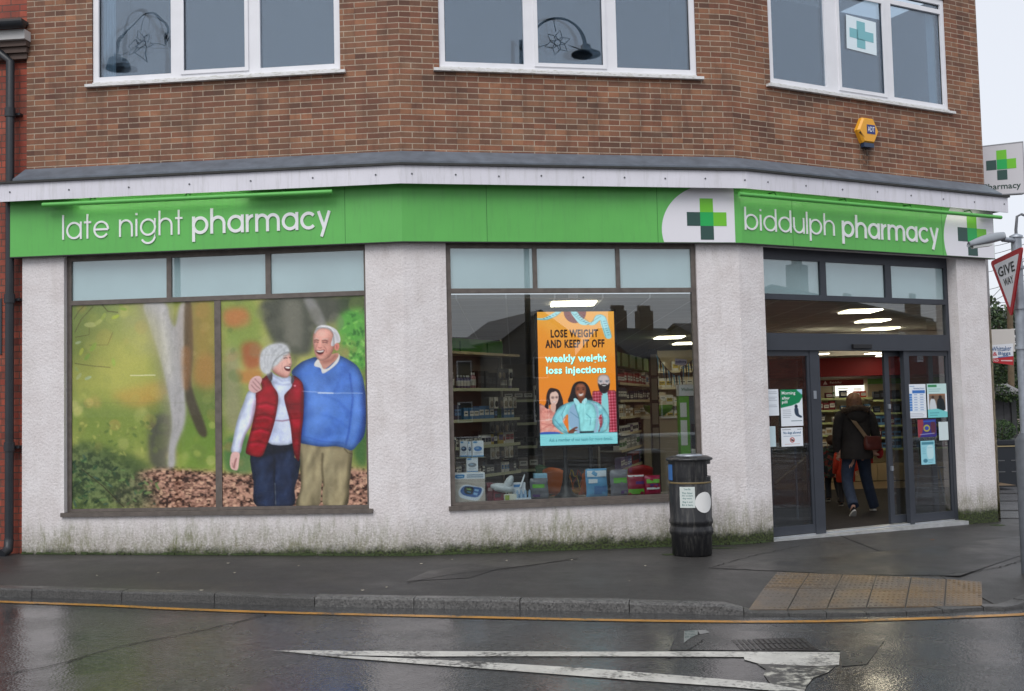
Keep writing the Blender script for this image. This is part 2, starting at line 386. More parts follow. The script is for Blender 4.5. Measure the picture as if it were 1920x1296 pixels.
def ceil_mat():
    g = NG('ceiling_tiles'); p = g.coord('Object'); b = g.n('TexBrick'); b.offset = 0; b.inputs['Scale'].default_value = 1
    b.inputs['Brick Width'].default_value = .6; b.inputs['Row Height'].default_value = .6; b.inputs['Mortar Size'].default_value = .012
    b.inputs['Color1'].default_value = srgb(190, 186, 178); b.inputs['Color2'].default_value = srgb(180, 176, 170); b.inputs['Mortar'].default_value = srgb(232, 230, 226)
    g.set(b.inputs['Vector'], p); g.set(g.b.inputs['Base Color'], b.outputs['Color']); g.b.inputs['Roughness'].default_value = .9
    return g.m
CEILT = ceil_mat()
def glass(name, ior=1.5, tint=(1, 1, 1, 1), boost=1.0, rough=0.0, wob=0.0, gcol=(1, 1, 1, 1)):
    g = NG(name); g.t.nodes.remove(g.b)
    tr = g.n('BsdfTransparent'); tr.inputs[0].default_value = tint
    gl = g.n('BsdfGlossy'); gl.inputs['Color'].default_value = gcol; gl.inputs['Roughness'].default_value = rough
    ge = g.n('NewGeometry'); dt = g.n('VectorMath'); dt.operation = 'DOT_PRODUCT'; g.set(dt.inputs[0], ge.outputs['Normal']); g.set(dt.inputs[1], ge.outputs['Incoming'])
    f0 = ((ior-1)/(ior+1))**2; sch = g.math('POWER', g.math('SUBTRACT', 1., g.math('ABSOLUTE', dt.outputs['Value'])), 5.)
    fre = g.math('ADD', f0, g.math('MULTIPLY', sch, 1-f0))     # Schlick reflectance, the same from either face
    if wob:
        b = g.bump(g.noise(g.coord('UV'), 1.7, 1), .5, wob); g.set(gl.inputs['Normal'], b)
    mx = g.n('MixShader'); g.set(mx.inputs[0], g.math('MULTIPLY', fre, boost, True))
    g.t.links.new(tr.outputs[0], mx.inputs[1]); g.t.links.new(gl.outputs[0], mx.inputs[2]); g.t.links.new(mx.outputs[0], g.out.inputs['Surface'])
    return g.m
GLASS = glass('clear_glass', 1.5, (.86, .89, .89, 1), 2.3)
DGLASS = glass('door_glass', 1.5, (.70, .74, .77, 1), 3.2)
FILMGLASS = glass('film_glass', 1.5, (.98, .98, .98, 1), .35)
UPGLASS = glass('upper_window_glass', 1.5, (.8, .85, .88, 1), 2.9, gcol=(.84, .91, 1, 1))
UPGLASS_W = glass('rippled_window_glass', 1.5, (.8, .85, .88, 1), 2.9, gcol=(.84, .91, 1, 1), wob=.008)
def emis(name, col, st):
    m = mat(name, col, .5); b = m.node_tree.nodes['Principled BSDF']; b.inputs['Emission Color'].default_value = col; b.inputs['Emission Strength'].default_value = st; return m
PANEL = emis('light_panel', (1, .91, .68, 1), 7.5)
def art_mat(name, emit=0, rough=.35, k=1.0):
    g = NG(name); a = g.n('VertexColor'); a.layer_name = 'art'
    if emit:
        g.b.inputs['Base Color'].default_value = (.02, .02, .02, 1); g.set(g.b.inputs['Emission Color'], a.outputs[0]); g.b.inputs['Emission Strength'].default_value = emit
    else: g.set(g.b.inputs['Base Color'], a.outputs[0])
    g.b.inputs['Roughness'].default_value = rough; g.b.inputs['Specular IOR Level'].default_value = .25
    return g.m
PRINT = art_mat('printed_film', 0, .5); SCREENM = art_mat('lit_screen', 1.0); PRINTP = art_mat('printed_paper', 0, .5)
FABR = {}
def cm(r, g_, b, rough=.6, **k):
    key = (r, g_, b, rough, tuple(sorted(k.items())))
    if key not in FABR: FABR[key] = mat('tint_%d_%d_%d' % (r, g_, b), srgb(r, g_, b), rough, **k)
    return FABR[key]

# ================================================================ GROUND
def smooth_path(pts, n):
    P = [Vector(p) for p in pts]; out = []
    for i in range(len(P)-1):
        p0 = P[max(i-1, 0)]; p1 = P[i]; p2 = P[i+1]; p3 = P[min(i+2, len(P)-1)]
        for k in range(n):
            t = k/n; out.append(.5*((2*p1)+(-p0+p2)*t+(2*p0-5*p1+4*p2-p3)*t*t+(-p0+3*p1-3*p2+p3)*t**3))
    out.append(P[-1]); return out
kpx = [(0, 1119), (230, 1126), (400, 1131), (590, 1137), (960, 1143), (1180, 1148), (1395, 1154), (1550, 1154.5), (1700, 1152), (1840, 1143), (1920, 1138)]
kb = [gp(x, y, -.085) for x, y in kpx]
kerb = [Vector((kb[0].x-26, kb[0].y+6.5)), Vector((kb[0].x-10, kb[0].y+2.1)), Vector((kb[0].x-4, kb[0].y+.65))] + [Vector((p.x, p.y)) for p in kb] + \
       [Vector((6.2, 11.0)), Vector((8.0, 12.6)), Vector((9.8, 15.5)), Vector((12.4, 21)), Vector((18, 34)), Vector((30, 60))]
kerb = [Vector((p.x, p.y, 0)) for p in kerb]
KP = smooth_path(kerb, 8)
XD0, XD1 = gp(1360, 1150, -.085).x, gp(1420, 1154, -.085).x
XE0, XE1 = gp(1850, 1142, -.085).x, gp(1935, 1137, -.085).x
def ss(a, b, x): t = min(1, max(0, (x-a)/(b-a))); return t*t*(3-2*t)
def drop(x):      # how far the kerb is lowered at the crossing
    return .066*ss(XD0, XD1, x)*(1-ss(XE0, XE1+.5, x))
def pavz(x, y, dist): return ped(x, y)-drop(x)*max(0, 1-dist/1.1)
def knorm(i):
    a = KP[max(i-1, 0)]; b = KP[min(i+1, len(KP)-1)]; t = (b-a).normalized(); return Vector((-t.y, t.x, 0))
KW = .125
mb = MB(); offs = [0, .15, .3, .5, .8, 1.2, 1.8, 3, 6, 14, 40]
V = []
for i, p in enumerate(KP):
    n = knorm(i)
    for o in offs:
        q = p+n*KW+Vector((0, o, 0)); V.append((q.x, q.y, pavz(q.x, q.y, o*max(.3, n.y))-.002))
m = len(offs)
mb.shared(V, [(i*m+j, (i+1)*m+j, (i+1)*m+j+1, i*m+j+1) for i in range(len(KP)-1) for j in range(m-1)], 0, True)
build('pavement', mb, PAVM, kind='structure')
# the road: one sheet to the horizon
mb = MB(); xs = [-400, -60, -20, -8, 0, 8, 20, 60, 400]; ys = [-400, -60, -20, -4, 4, 8, 12, 20, 60, 400]
def rz(x, y): x = max(-60, min(60, x)); y = max(-60, min(60, y)); return road(x, y)-.002
V = [(x, y, rz(x, y)) for x in xs for y in ys]; m = len(ys)
mb.shared(V, [(i*m+j, (i+1)*m+j, (i+1)*m+j+1, i*m+j+1) for i in range(len(xs)-1) for j in range(m-1)], 0, True)
build('road', mb, ROADM, kind='structure')
# kerb stones: each ~0.9 m; bevelled concrete blocks
KSTONE = asphalt('kerb_concrete', (.062, .060, .058), 1.5, 120., rlo=.3, rhi=.65)
KSTONE2 = asphalt('kerb_granite', (.095, .092, .09), 1.5, 60., rlo=.25, rhi=.6)
L = [0]
for i in range(1, len(KP)): L.append(L[-1]+(KP[i]-KP[i-1]).length)
def kat(s):
    s = min(max(s, 0), L[-1]-1e-4)
    for i in range(len(KP)-1):
        if L[i+1] >= s:
            t = (s-L[i])/(L[i+1]-L[i]); t3 = (KP[i+1]-KP[i]).normalized(); n = (knorm(i)*(1-t)+knorm(i+1)*t).normalized()
            return KP[i].lerp(KP[i+1], t), n
def s_of_x(x):
    for i in range(len(KP)-1):
        if KP[i].x <= x <= KP[i+1].x: return L[i]+(L[i+1]-L[i])*(x-KP[i].x)/(KP[i+1].x-KP[i].x)
joints = [gp(x, y, -.085).x for x, y in ((58, 1121), (228, 1126), (402, 1131), (590, 1137), (776, 1140), (975, 1144), (1180, 1148), (1395, 1154), (1480, 1155), (1550, 1154.5), (1625, 1153.5), (1700, 1152), (1770, 1149), (1845, 1143))]
js = [s_of_x(x) for x in joints]; s = js[0]-.93
lo = js[0]-12; hi = js[-1]+9
while s > lo: js.insert(0, s); s -= .93
s = js[-1]+.5
while s < hi and s < L[-1]-2: js.append(s); s += .6
kmb = MB()
for a, b in zip(js[:-1], js[1:]):
    n_ = 6; rows = []; tilt = random.uniform(-.004, .004)
    gap = .0035
    for k in range(n_+1):
        s = a+gap+(b-a-2*gap)*k/n_; p, n = kat(s); top = pavz(p.x, p.y, 0)+.004+tilt*(k/n_-.5)*2; zb = road(p.x, p.y)-.05
        fh = max(top-road(p.x, p.y), .012); bv = min(.022, fh*.6)
        prof = [(0, zb), (0.004, top-bv), (bv*.35, top-bv*.3), (bv, top), (KW, top+.001), (KW, zb)]
        rows.append([(p.x+n.x*o, p.y+n.y*o, z) for o, z in prof])
    nn = len(rows[0]); V = [q for r in rows for q in r]; grey = 1 if (joints[3]-.01 <= kat(a)[0].x < joints[7]-.05) else 0
    kmb.shared(V, [(i*nn+j, i*nn+(j+1) % nn, (i+1)*nn+(j+1) % nn, (i+1)*nn+j) for i in range(n_) for j in range(nn)], grey, False)
    kmb.face([rows[0][j] for j in range(nn)], grey); kmb.face([rows[-1][j] for j in reversed(range(nn))], grey)
build('kerb', kmb, [KSTONE, KSTONE2], kind='structure')

def ground_poly(name, pts, m, dz=.004, onroad=True, kind='structure', sub=None, label=None):
    """flat marking following the ground plane, from points measured in the picture"""
    mb = MB(); q = [gp(x, y, (-.085 if onroad else 0)) for x, y in pts]
    mb.face([(p.x, p.y, (road(p.x, p.y) if onroad else ped(p.x, p.y))+dz) for p in q], 0, [(p.x, p.y) for p in q])
    return build(name, mb, m, kind=kind, label=label)
# worn paints
def paint_mat(name, col, wear, scale=26, rough=.3):
    g = NG(name); p = g.coord('UV'); w1 = g.noise(p, scale, 6, .72); w2 = g.noise(p, 2.3, 4, .6)
    mask = g.rng(g.math('ADD', g.math('MULTIPLY', w1, .6), g.math('MULTIPLY', w2, .5)), wear-.02, wear+.07, 0., 1.)
    dirt = g.rng(g.noise(p, 5, 5, .65), .35, .7, .7, 1.05)
    c = g.mix(1., col, g.comb(dirt, dirt, g.math('MULTIPLY', dirt, .97)), 'MULTIPLY')
    g.set(g.b.inputs['Base Color'], g.mix(mask, (.05, .047, .045, 1), c)); g.b.inputs['Roughness'].default_value = rough
    g.set(g.b.inputs['Normal'], g.bump(g.noise(p, 110, 4, .6), .45, .003))
    return g.m
YEL = paint_mat('yellow_line_paint', srgb(190, 136, 56), .47)
WHT = paint_mat("worn_white_paint", srgb(205, 203, 198), .47, 26)
WHT2 = paint_mat('very_worn_white_paint', srgb(200, 198, 188), .57, 11)
ypx = [(-200, 1119), (0, 1128.7), (200, 1136), (320, 1142), (500, 1148.5), (700, 1153.5), (960, 1159.5), (1175, 1164), (1395, 1166.3), (1560, 1165.3), (1710, 1161), (1840, 1156), (1920, 1152.5), (2100, 1141)]
yp = smooth_path([Vector((p.x, p.y, 0)) for p in [gp(x, y, -.085) for x, y in ypx]], 6)
mb = MB()
for i in range(len(yp)-1):
    def nn(i):
        t = (yp[min(i+1, len(yp)-1)]-yp[max(i-1, 0)]).normalized(); return Vector((-t.y, t.x, 0))
    a, b = yp[i], yp[i+1]; na, nb = nn(i)*.043, nn(i+1)*.043
    Z = lambda q: (q.x, q.y, road(q.x, q.y)+.004)
    mb.face([Z(a-na), Z(b-nb), Z(b+nb), Z(a+na)], 0, [((q).x, (q).y) for q in (a-na, b-nb, b+nb, a+na)])
build('yellow_line', mb, YEL, kind='structure')
ground_poly('road_marking', [(508, 1221), (560, 1220.5), (800, 1222), (1160, 1223), (1310, 1222.5), (1575, 1224), (1573, 1248), (1530, 1250), (1425, 1246), (1396, 1238), (1395, 1233), (1250, 1232), (1000, 1231.5), (780, 1232), (620, 1229)], WHT)
ground_poly('road_marking', [(545, 1223.8), (620, 1229.6), (745, 1235), (900, 1242), (1100, 1254), (1290, 1269), (1440, 1282), (1510, 1296), (1430, 1295), (1380, 1290), (1200, 1277.5), (960, 1259), (800, 1247), (640, 1234)], WHT, .0045)
ground_poly('road_marking', [(1420, 1246), (1530, 1251), (1568, 1249), (1552, 1262), (1525, 1272), (1512, 1288), (1500, 1325), (1415, 1325), (1448, 1288), (1432, 1266), (1436, 1256)], WHT2, .0042)
# darker trench patches
ground_poly('road_patch', [(1275, 1181), (1635, 1188), (1660, 1200), (1625, 1246), (1578, 1250), (1575, 1221), (1255, 1219)], asphalt('trench_asphalt', (.046, .045, .045), 1.1, 60., rlo=.14, rhi=.34), .002)
ground_poly('pavement_patch', [(1330, 1065), (1500, 1048), (1700, 1030), (1920, 1005), (1920, 1040), (1800, 1080), (1600, 1078), (1480, 1072)], PATCHM, .0025, False)
ground_poly('pavement_patch', [(930, 1068), (1085, 1048), (960, 1042), (800, 1072), (760, 1090), (880, 1084)], PATCHM, .002, False)
# thin cracks in the tarmac
CRACK = mat('crack', (.012, .011, .01, 1), .7)
def crack(pts, wd, onroad, dz=.0035, n=14):
    q = [gp(x, y, -.085 if onroad else 0) for x, y in pts]; q = smooth_path([Vector((p.x, p.y, 0)) for p in q], n)
    q = [p+Vector((random.uniform(-.012, .012), random.uniform(-.02, .02), 0)) for p in q]; mb = MB(); zf = road if onroad else ped
    for i in range(len(q)-1):
        t = (q[i+1]-q[i]).normalized(); nn = Vector((-t.y, t.x, 0))*wd*random.uniform(.5, 1.3)
        mb.face([(p.x, p.y, zf(p.x, p.y)+dz) for p in (q[i]-nn, q[i+1]-nn, q[i+1]+nn, q[i]+nn)])
    build('road_crack' if onroad else 'pavement_crack', mb, CRACK, kind='structure')
crack([(0, 1265), (100, 1248), (230, 1212), (380, 1182), (500, 1153)], .007, True)
crack([(610, 1231), (640, 1224), (700, 1219)], .006, True)
crack([(1245, 1236), (1290, 1221), (1320, 1200)], .006, True)
crack([(760, 1094), (860, 1076), (960, 1066), (1085, 1046)], .007, False)
crack([(1330, 1066), (1480, 1072), (1600, 1078), (1760, 1077), (1860, 1066), (1920, 1050)], .008, False)
crack([(1330, 1066), (1400, 1045), (1500, 1024)], .006, False)
# puddles
PUD = mat('puddle_water', (.03, .03, .03, 1), .02, spec=.9)
ground_poly('puddle', [(1283, 1184), (1322, 1182), (1332, 1187), (1305, 1192), (1292, 1199), (1282, 1207)], PUD, .0045)
# drain grate in the road
g0 = gp(1445, 1209, -.085); gt = thing('drain_grate', 'dark cast iron drain grate set in the wet road above the white marking', 'drain grate', (g0.x, g0.y, road(g0.x, g0.y)))
mb = MB(); mb.box(-.3, .3, -.2, .2, -.01, .003, mat=Matrix.Translation(gt.location)); build('frame', mb, mat('cast_iron', srgb(40, 36, 35), .45, noise=.3, nscale=20), gt)
mb = MB()
for k in range(14):
    x = -.26+k*.04; mb.box(x, x+.022, -.16, -.01, .003, .008, mat=Matrix.Translation(gt.location)); mb.box(x, x+.022, .01, .16, .003, .008, mat=Matrix.Translation(gt.location))
build('bars', mb, mat('grate_bars', srgb(46, 43, 42), .35, noise=.3, nscale=20), gt)
# tactile paving: buff slabs with blisters
TACT = NG('tactile_slab'); p = TACT.coord('Object')
c = TACT.mix(TACT.rng(TACT.noise(p, 1.6, 4, .6), .42, .62), srgb(96, 88, 80), srgb(120, 98, 68))
c = TACT.mix(TACT.rng(TACT.noise(p, 30, 5, .7), .35, .65, 0., .5), c, srgb(62, 52, 46))
TACT.set(TACT.b.inputs['Base Color'], c); TACT.b.inputs['Roughness'].default_value = .38; TACT.set(TACT.b.inputs['Normal'], TACT.bump(TACT.noise(p, 150, 4), .5, .003)); TACT = TACT.m
c4 = [gp(*q, -.04) for q in ((1402, 1141), (1843, 1131), (1842, 1096), (1457, 1081))]
def tq(a, b):
    p = (c4[0]*(1-a)+c4[1]*a)*(1-b)+(c4[3]*(1-a)+c4[2]*a)*b
    pp, n = kat(s_of_x(min(max(p.x, KP[0].x+1), 5.5))); dist = max(0, (Vector((p.x, p.y, 0))-pp).dot(n)-KW)
    return Vector((p.x, p.y, pavz(p.x, p.y, dist)+.002))
mb = MB(); NX, NY = 6, 2
for i in range(NX):
    for j in range(NY):
        e = .006; f2 = .016
        a0, a1, b0, b1 = i/NX+e/2, (i+1)/NX-e/2, j/NY+f2/2, (j+1)/NY-f2/2
        q = [tq(a0, b0), tq(a1, b0), tq(a1, b1), tq(a0, b1)]; z = Vector((0, 0, .006)); dn = Vector((0, 0, -.03))
        mb.hexa([x+dn for x in q]+[x+z for x in q])
        nx, ny = 7, 6
        for k in range(nx):
            for l in range(ny):
                c = tq(a0+(a1-a0)*(k+.5)/nx, b0+(b1-b0)*(l+.5)/ny)+Vector((0, 0, .006))
                mb.lathe([(.015, 0), (.012, .005), (.006, .0065), (.0005, .0068)], c, 8)
build('tactile_paving', mb, TACT, kind='structure')
# small wet litter: leaves and chips on the pavement
LEAF = cm(120, 84, 48, .5); LEAF2 = cm(176, 168, 150, .5)
lp = gp(1775, 1012); mb = MB()
def leafmb(c, s, a):
    mb = MB(); P = [(math.cos(t)*s*(1, .45)[0], math.sin(t)*s*.45) for t in [k*math.pi/4 for k in range(8)]]
    mb.prism([(x*math.cos(a)-y*math.sin(a), x*math.sin(a)+y*math.cos(a)) for x, y in P], lambda x, y, t: (c.x+x, c.y+y, c.z+t+.006*abs(x)/s), .003, .005); return mb
spots = [(1748, 1013, .035), (428, 1057, .02), (182, 1080, .018), (297, 1075, .014), (378, 1108, .02), (790, 1058, .018), (848, 1050, .02), (725, 1102, .016), (680, 1108, .018), (1072, 1051, .014), (440, 1075, .014), (560, 1062, .012), (950, 1052, .014), (1210, 1062, .013), (1180, 1090, .012)]
for i, (x, y, s) in enumerate(spots):
    c = gp(x, y)
    if i == 0: tag(build('fallen_leaf', leafmb(c, s, .4), LEAF), 'brown fallen leaf lying on the wet pavement in front of the shop doors', 'leaf')
    else: tag(build('litter_scrap', leafmb(c, s, random.uniform(0, 3)), LEAF2), 'tiny pale scrap lying on the dark wet pavement by the shop wall', 'litter', 'tiny pale scraps on the pavement')

# ================================================================ THE SHOP BUILDING
LV = dict(gt=3.043+EYE, gb=1.933+EYE, us=4.027+EYE, rail=1.372+EYE, sill=-1.182+EYE, headc=1.889+EYE, thr=-1.7925+EYE)
bld = thing('pharmacy_building', 'corner shop building of brown brick above white roughcast walls with an angled front', 'building', (VX.x, VX.y+3, 0))
TOP = 8.2; UEND = {'A': -4.69, 'B': 4.183, 'C': 4.61}
def wall(mb, f, u0, u1, z0, z1, holes, wf=0.0, depth=.16, mi=0):
    us = sorted({u0, u1, *[h[0] for h in holes], *[h[1] for h in holes]}); zs = sorted({z0, z1, *[h[2] for h in holes], *[h[3] for h in holes]})
    for i in range(len(us)-1):
        for j in range(len(zs)-1):
            cu, cz = (us[i]+us[i+1])/2, (zs[j]+zs[j+1])/2
            if any(h[0] < cu < h[1] and h[2] < cz < h[3] for h in holes): continue
            a, b, c, d = us[i], us[i+1], zs[j], zs[j+1]
            mb.face([fw(f, a, wf, c), fw(f, b, wf, c), fw(f, b, wf, d), fw(f, a, wf, d)], mi, [(a+UO[f], c), (b+UO[f], c), (b+UO[f], d), (a+UO[f], d)])
    for (a, b, c, d) in holes:
        for p, q in (((a, c), (a, d)), ((b, d), (b, c)), ((a, d), (b, d)), ((b, c), (a, c))):
            P = [fw(f, p[0], wf, p[1]), fw(f, q[0], wf, q[1]), fw(f, q[0], wf-depth, q[1]), fw(f, p[0], wf-depth, p[1])]
            L_ = math.dist(p, q); vert = p[0] == q[0]
            uv = [(p[0], p[1]), (q[0], q[1]), (q[0]+(depth if vert else 0), q[1]+(0 if vert else depth)), (p[0]+(depth if vert else 0), p[1]+(0 if vert else depth))]
            mb.face(P, mi, [(x+UO[f], y) for x, y in uv])
UO = {'A': 0, 'B': 0, 'C': 4.183}
# upper window openings
def px2(f, x0, x1, y, off=0): return fp(f, x0, y, off)[0], fp(f, x1, y, off)[0]
UW = {'A': px2('A', 172.5, 637.5, 100), 'B': px2('B', 823, 1306, 100), 'C': px2('C', 1443, 1776, 120)}
ZT = 7.35
ZTR = fp('C', 1700, 8)[1]
mb = MB()
for f in 'ABC':
    a, b = (UEND['A'], 0) if f == 'A' else (0, UEND[f])
    wall(mb, f, a, b, LV['gt']-.3, TOP, [(UW[f][0], UW[f][1], LV['us']+.01, ZT)])
sideC = fw('C', UEND['C'], 0, 0); nC = nrm('C')
def side(mb, z0, z1, wd=0.0, mi=0, back=9, u=None, o=0):
    p = fw('C', UEND['C'] if u is None else u, wd, 0); q = p-Vector((nC.x, nC.y, 0))*back
    mb.face([(p.x, p.y, z0), (q.x, q.y, z0), (q.x, q.y, z1), (p.x, p.y, z1)], mi, [(0+o, z0), (back+o, z0), (back+o, z1), (o, z1)])
build('brick_wall', mb, BRICK, bld)
mb = MB()   # parapet coping and roof deck, above the picture
q = [fw('A', UEND['A'], .04, 0), fw('A', 0, .04, 0), fw('B', 4.183, .04, 0), fw('C', UEND['C']+.03, .04, 0)]
bk = [Vector((sideC.x-nC.x*9, sideC.y-nC.y*9, 0)), Vector((-6, 24, 0))]
poly = [(p.x, p.y) for p in q+bk]; mb.prism(poly, lambda a, b, t: (a, b, t), TOP, TOP+.08)
build('roof', mb, GREYBAND, bld)

# roughcast ground floor walls with the shopfront openings
A0 = fp('A', 43, 489)[0]; A1 = fp('A', 121, 700)[0]; A2 = fp('A', 688.5, 700)[0]
B5 = fp('B', 840, 700)[0]; B6 = fp('B', 1312, 700)[0]
C9 = fp('C', 1438, 700)[0]; C10 = fp('C', 1804, 760)[0]; C11 = fp('C', 1859, 740)[0]
GBZ = LV['gb']; SILLZ = LV['sill']
mb = MB()
wall(mb, 'A', A0, .0019, -.3, GBZ+.3, [(A1, A2, SILLZ, GBZ+.02)], .012, .14)
wall(mb, 'B', -.0019, 4.1849, -.3, GBZ+.3, [(B5, B6, SILLZ, GBZ+.02)], .012, .07)
wall(mb, 'C', -.0019, C11, -.45, GBZ+.3, [(C9, C10, -.42, GBZ+.02)], .012, .19)
p = fw('A', A0, .012, 0); q = fw('A', A0, -.3, 0); mb.face([(q.x, q.y, -.3), (p.x, p.y, -.3), (p.x, p.y, GBZ+.3), (q.x, q.y, GBZ+.3)], 0, [(0, -.3), (.3, -.3), (.3, GBZ+.3), (0, GBZ+.3)])
build('rendered_wall', mb, RENDER, bld)

# miter offsets along the facade line
def ring(wd, z, ua=None, uc=None):
    """polyline of the facade at offset wd, mitred at both corners"""
    def miter(o1, d1, o2, d2):
        n1 = Vector((d1.y, -d1.x)); n2 = Vector((d2.y, -d2.x)); p1 = o1+n1*wd; p2 = o2+n2*wd
        den = d1.x*d2.y-d1.y*d2.x; t = ((p2-p1).x*d2.y-(p2-p1).y*d2.x)/den; return p1+d1*t
    a = fw('A', UEND['A'] if ua is None else ua, wd, z); e = fw('C', UEND['C'] if uc is None else uc, wd, z)
    m1 = miter(VX, DIR['A'], VX, DIR['B']); m2 = miter(WX, DIR['B'], WX, DIR['C'])
    return [a, Vector((m1.x, m1.y, z)), Vector((m2.x, m2.y, z)), e]
def band(mb, w0, w1, z0, z1, ua, uc, mi=0, zt1=None, segs=(0, 1, 2)):
    """a board running round the facade; zt1 = top height at the front edge (sloped top)"""
    zt1 = z1 if zt1 is None else zt1
    r = [ring(w1, z0, ua, uc), ring(w0, z0, ua, uc), ring(w1, zt1, ua, uc), ring(w0, z1, ua, uc)]
    for i in segs:
        mb.hexa([r[0][i], r[0][i+1], r[1][i+1], r[1][i], r[2][i], r[2][i+1], r[3][i+1], r[3][i]], mi)
OV = .26
# heights at the projecting board, read at the left corner
zb1 = fp('B', 900, 312, OV)[1]; zb0 = fp('B', 900, 346, OV)[1]
mb = MB(); band(mb, .0, OV+.012, zb1+.028, LV['gt'], UEND['A']-.02, UEND['C']+.02, 0, zb1+.05); build('roof_flashing', mb, GREYBAND, bld)
mb = MB(); band(mb, .0, OV+.03, zb1, zb1+.026, UEND['A']-.27, UEND['C']+.165); build('flashing_edge', mb, DARKEDGE, bld)
mb = MB(); band(mb, OV-.02, OV, zb0, zb1-.001, UEND['A']-.27, UEND['C']+.15)
# returned end of the board at the right and left
build('fascia_board', mb, WHITEBOARD, bld)
mb = MB(); band(mb, .0, OV-.021, zb0+.03, zb0+.05, UEND['A']-.26, UEND['C']+.14); build('soffit', mb, cm(70, 72, 72), bld)
# screws on the board
for f, n_, a, b in (('A', 7, -4.75, -.25), ('B', 9, .1, 4.2), ('C', 8, .3, 4.68)):
    for k in range(n_):
        u = a+(b-a)*k/(n_-1); z = (zb0+zb1)/2+random.uniform(-.01, .01)
        p = fw(f, u, OV, z); n = nrm(f); mb = MB(); mb.tube([p, p+Vector((n.x, n.y, 0))*.006], .011, 8, smooth=False); build('screw', mb, cm(90, 92, 98), bld)

# ---------------------------------------------------------------- windows
def frame_rect(mb, f, u0, u1, z0, z1, t, w0, w1, mi=0, tb=None):
    tb = tb or t
    mb.fbox(f, u0, u0+t, w0, w1, z0, z1, mi); mb.fbox(f, u1-t, u1, w0, w1, z0, z1, mi)
    mb.fbox(f, u0+t, u1-t, w0, w1, z0, z0+tb, mi); mb.fbox(f, u0+t, u1-t, w0, w1, z1-t, z1, mi)
def pane(parent, f, u0, u1, z0, z1, wd, m, name='pane', th=.006, tilt=0):
    mb = MB(); P = lambda u, w_, z: fw(f, u, w_+tilt*(u-u0), z)
    mb.hexa([P(u0, wd, z0), P(u1, wd, z0), P(u1, wd-th, z0), P(u0, wd-th, z0), P(u0, wd, z1), P(u1, wd, z1), P(u1, wd-th, z1), P(u0, wd-th, z1)])
    # uv for gentle waviness
    mb.uv = [[(v[0]+v[1], v[2]) for v in [mb.v[i] for i in fc]] for fc in mb.f]
    return build(name, mb, m, parent)
DKROOM = mat('dim_room', srgb(70, 76, 84), .9)
mull = {'A': [(321, 341), (465, 488)], 'B': [(982, 1003), (1134, 1156)], 'C': [(1547, 1570), (1657, 1672)]}
for f in 'ABC':
    a, b = UW[f]; z0 = LV['us']+.035; y = 90
    lab = {'A': 'white framed upstairs window above the left shopfront', 'B': 'white framed upstairs window above the middle shopfront', 'C': 'white framed upstairs window above the doors, a cross notice in it'}[f]
    mb = MB(); t = .07; frame_rect(mb, f, a+.005, b-.005, z0, ZT-.01, t, -.09, -.02, tb=.085)
    mm = [px2(f, x0, x1, y, -.03) for x0, x1 in mull[f]]
    for (m0, m1) in mm: mb.fbox(f, m0, m1, -.089, -.022, z0+.085, ZT-.08)
    hasT = True
    cells = [(a+.075, mm[0][0]), (mm[0][1], mm[1][0]), (mm[1][1], b-.075)]
    for (c0, c1) in cells: mb.fbox(f, c0, c1, -.088, -.024, ZTR-.03, ZTR+.035)
    win = build('window', mb, UPVC, bld, lab)
    # opening sash in the middle, its own raised frame
    mb = MB(); c0, c1 = cells[1]; frame_rect(mb, f, c0-.012, c1+.012, z0+.06, ZTR-.02, .045, -.022, -.004); build('sash', mb, UPVC, win)
    mb = MB(); mb.fbox(f, a-.07, b+.07, -.02, .055, LV['us']-.012, LV['us']+.022); mb.fbox(f, a+.01, b-.01, -.02, .012, LV['us']+.022, LV['us']+.05); build('sill', mb, SILL, win)
    mb = MB(); frame_rect(mb, f, a+.0755, b-.0755, z0+.0855, ZT-.081, .008, -.06, -.05); build('gasket', mb, RUBBER, win)
    for k, (c0, c1) in enumerate(cells):
        G_ = UPGLASS_W if f == 'A' else UPGLASS; wd_ = -.055+(.02 if k == 1 else 0); pane(win, f, c0, c1, z0+.085, ZTR-.03, wd_, G_); pane(win, f, c0, c1, z0+.085, ZTR-.03, wd_-.016, G_, 'inner_pane', tilt=-.0075); pane(win, f, c0, c1, ZTR+.035, ZT-.08, -.055, UPGLASS)
    # reveal blind / room box behind
    mb = MB(); mb.fbox(f, a-.1, b+.1, -1.2, -1.18, z0-.2, ZT+.1); mb.fbox(f, a-.1, a-.08, -1.18, -.2, z0-.2, ZT+.1); mb.fbox(f, b+.08, b+.1, -1.18, -.2, z0-.2, ZT+.1); mb.fbox(f, a-.08, b+.08, -1.18, -.2, z0-.22, z0-.2)
    build('room', mb, DKROOM, bld)
    if f in 'AC':   # pale curtain edge in the outer pane
        mb = MB(); c = a+.08 if f == 'A' else b-.24
        N = 20; V = []
        for k in range(N+1):
            u = c+.16*k/N; V += [fw(f, u, -.14+.012*math.sin(k*1.4), z0), fw(f, u, -.14+.012*math.sin(k*1.4), ZT)]
        mb.shared(V, [(2*k, 2*k+2, 2*k+3, 2*k+1) for k in range(N)], 0, True); build('curtain', mb, cm(205, 212, 218), win)
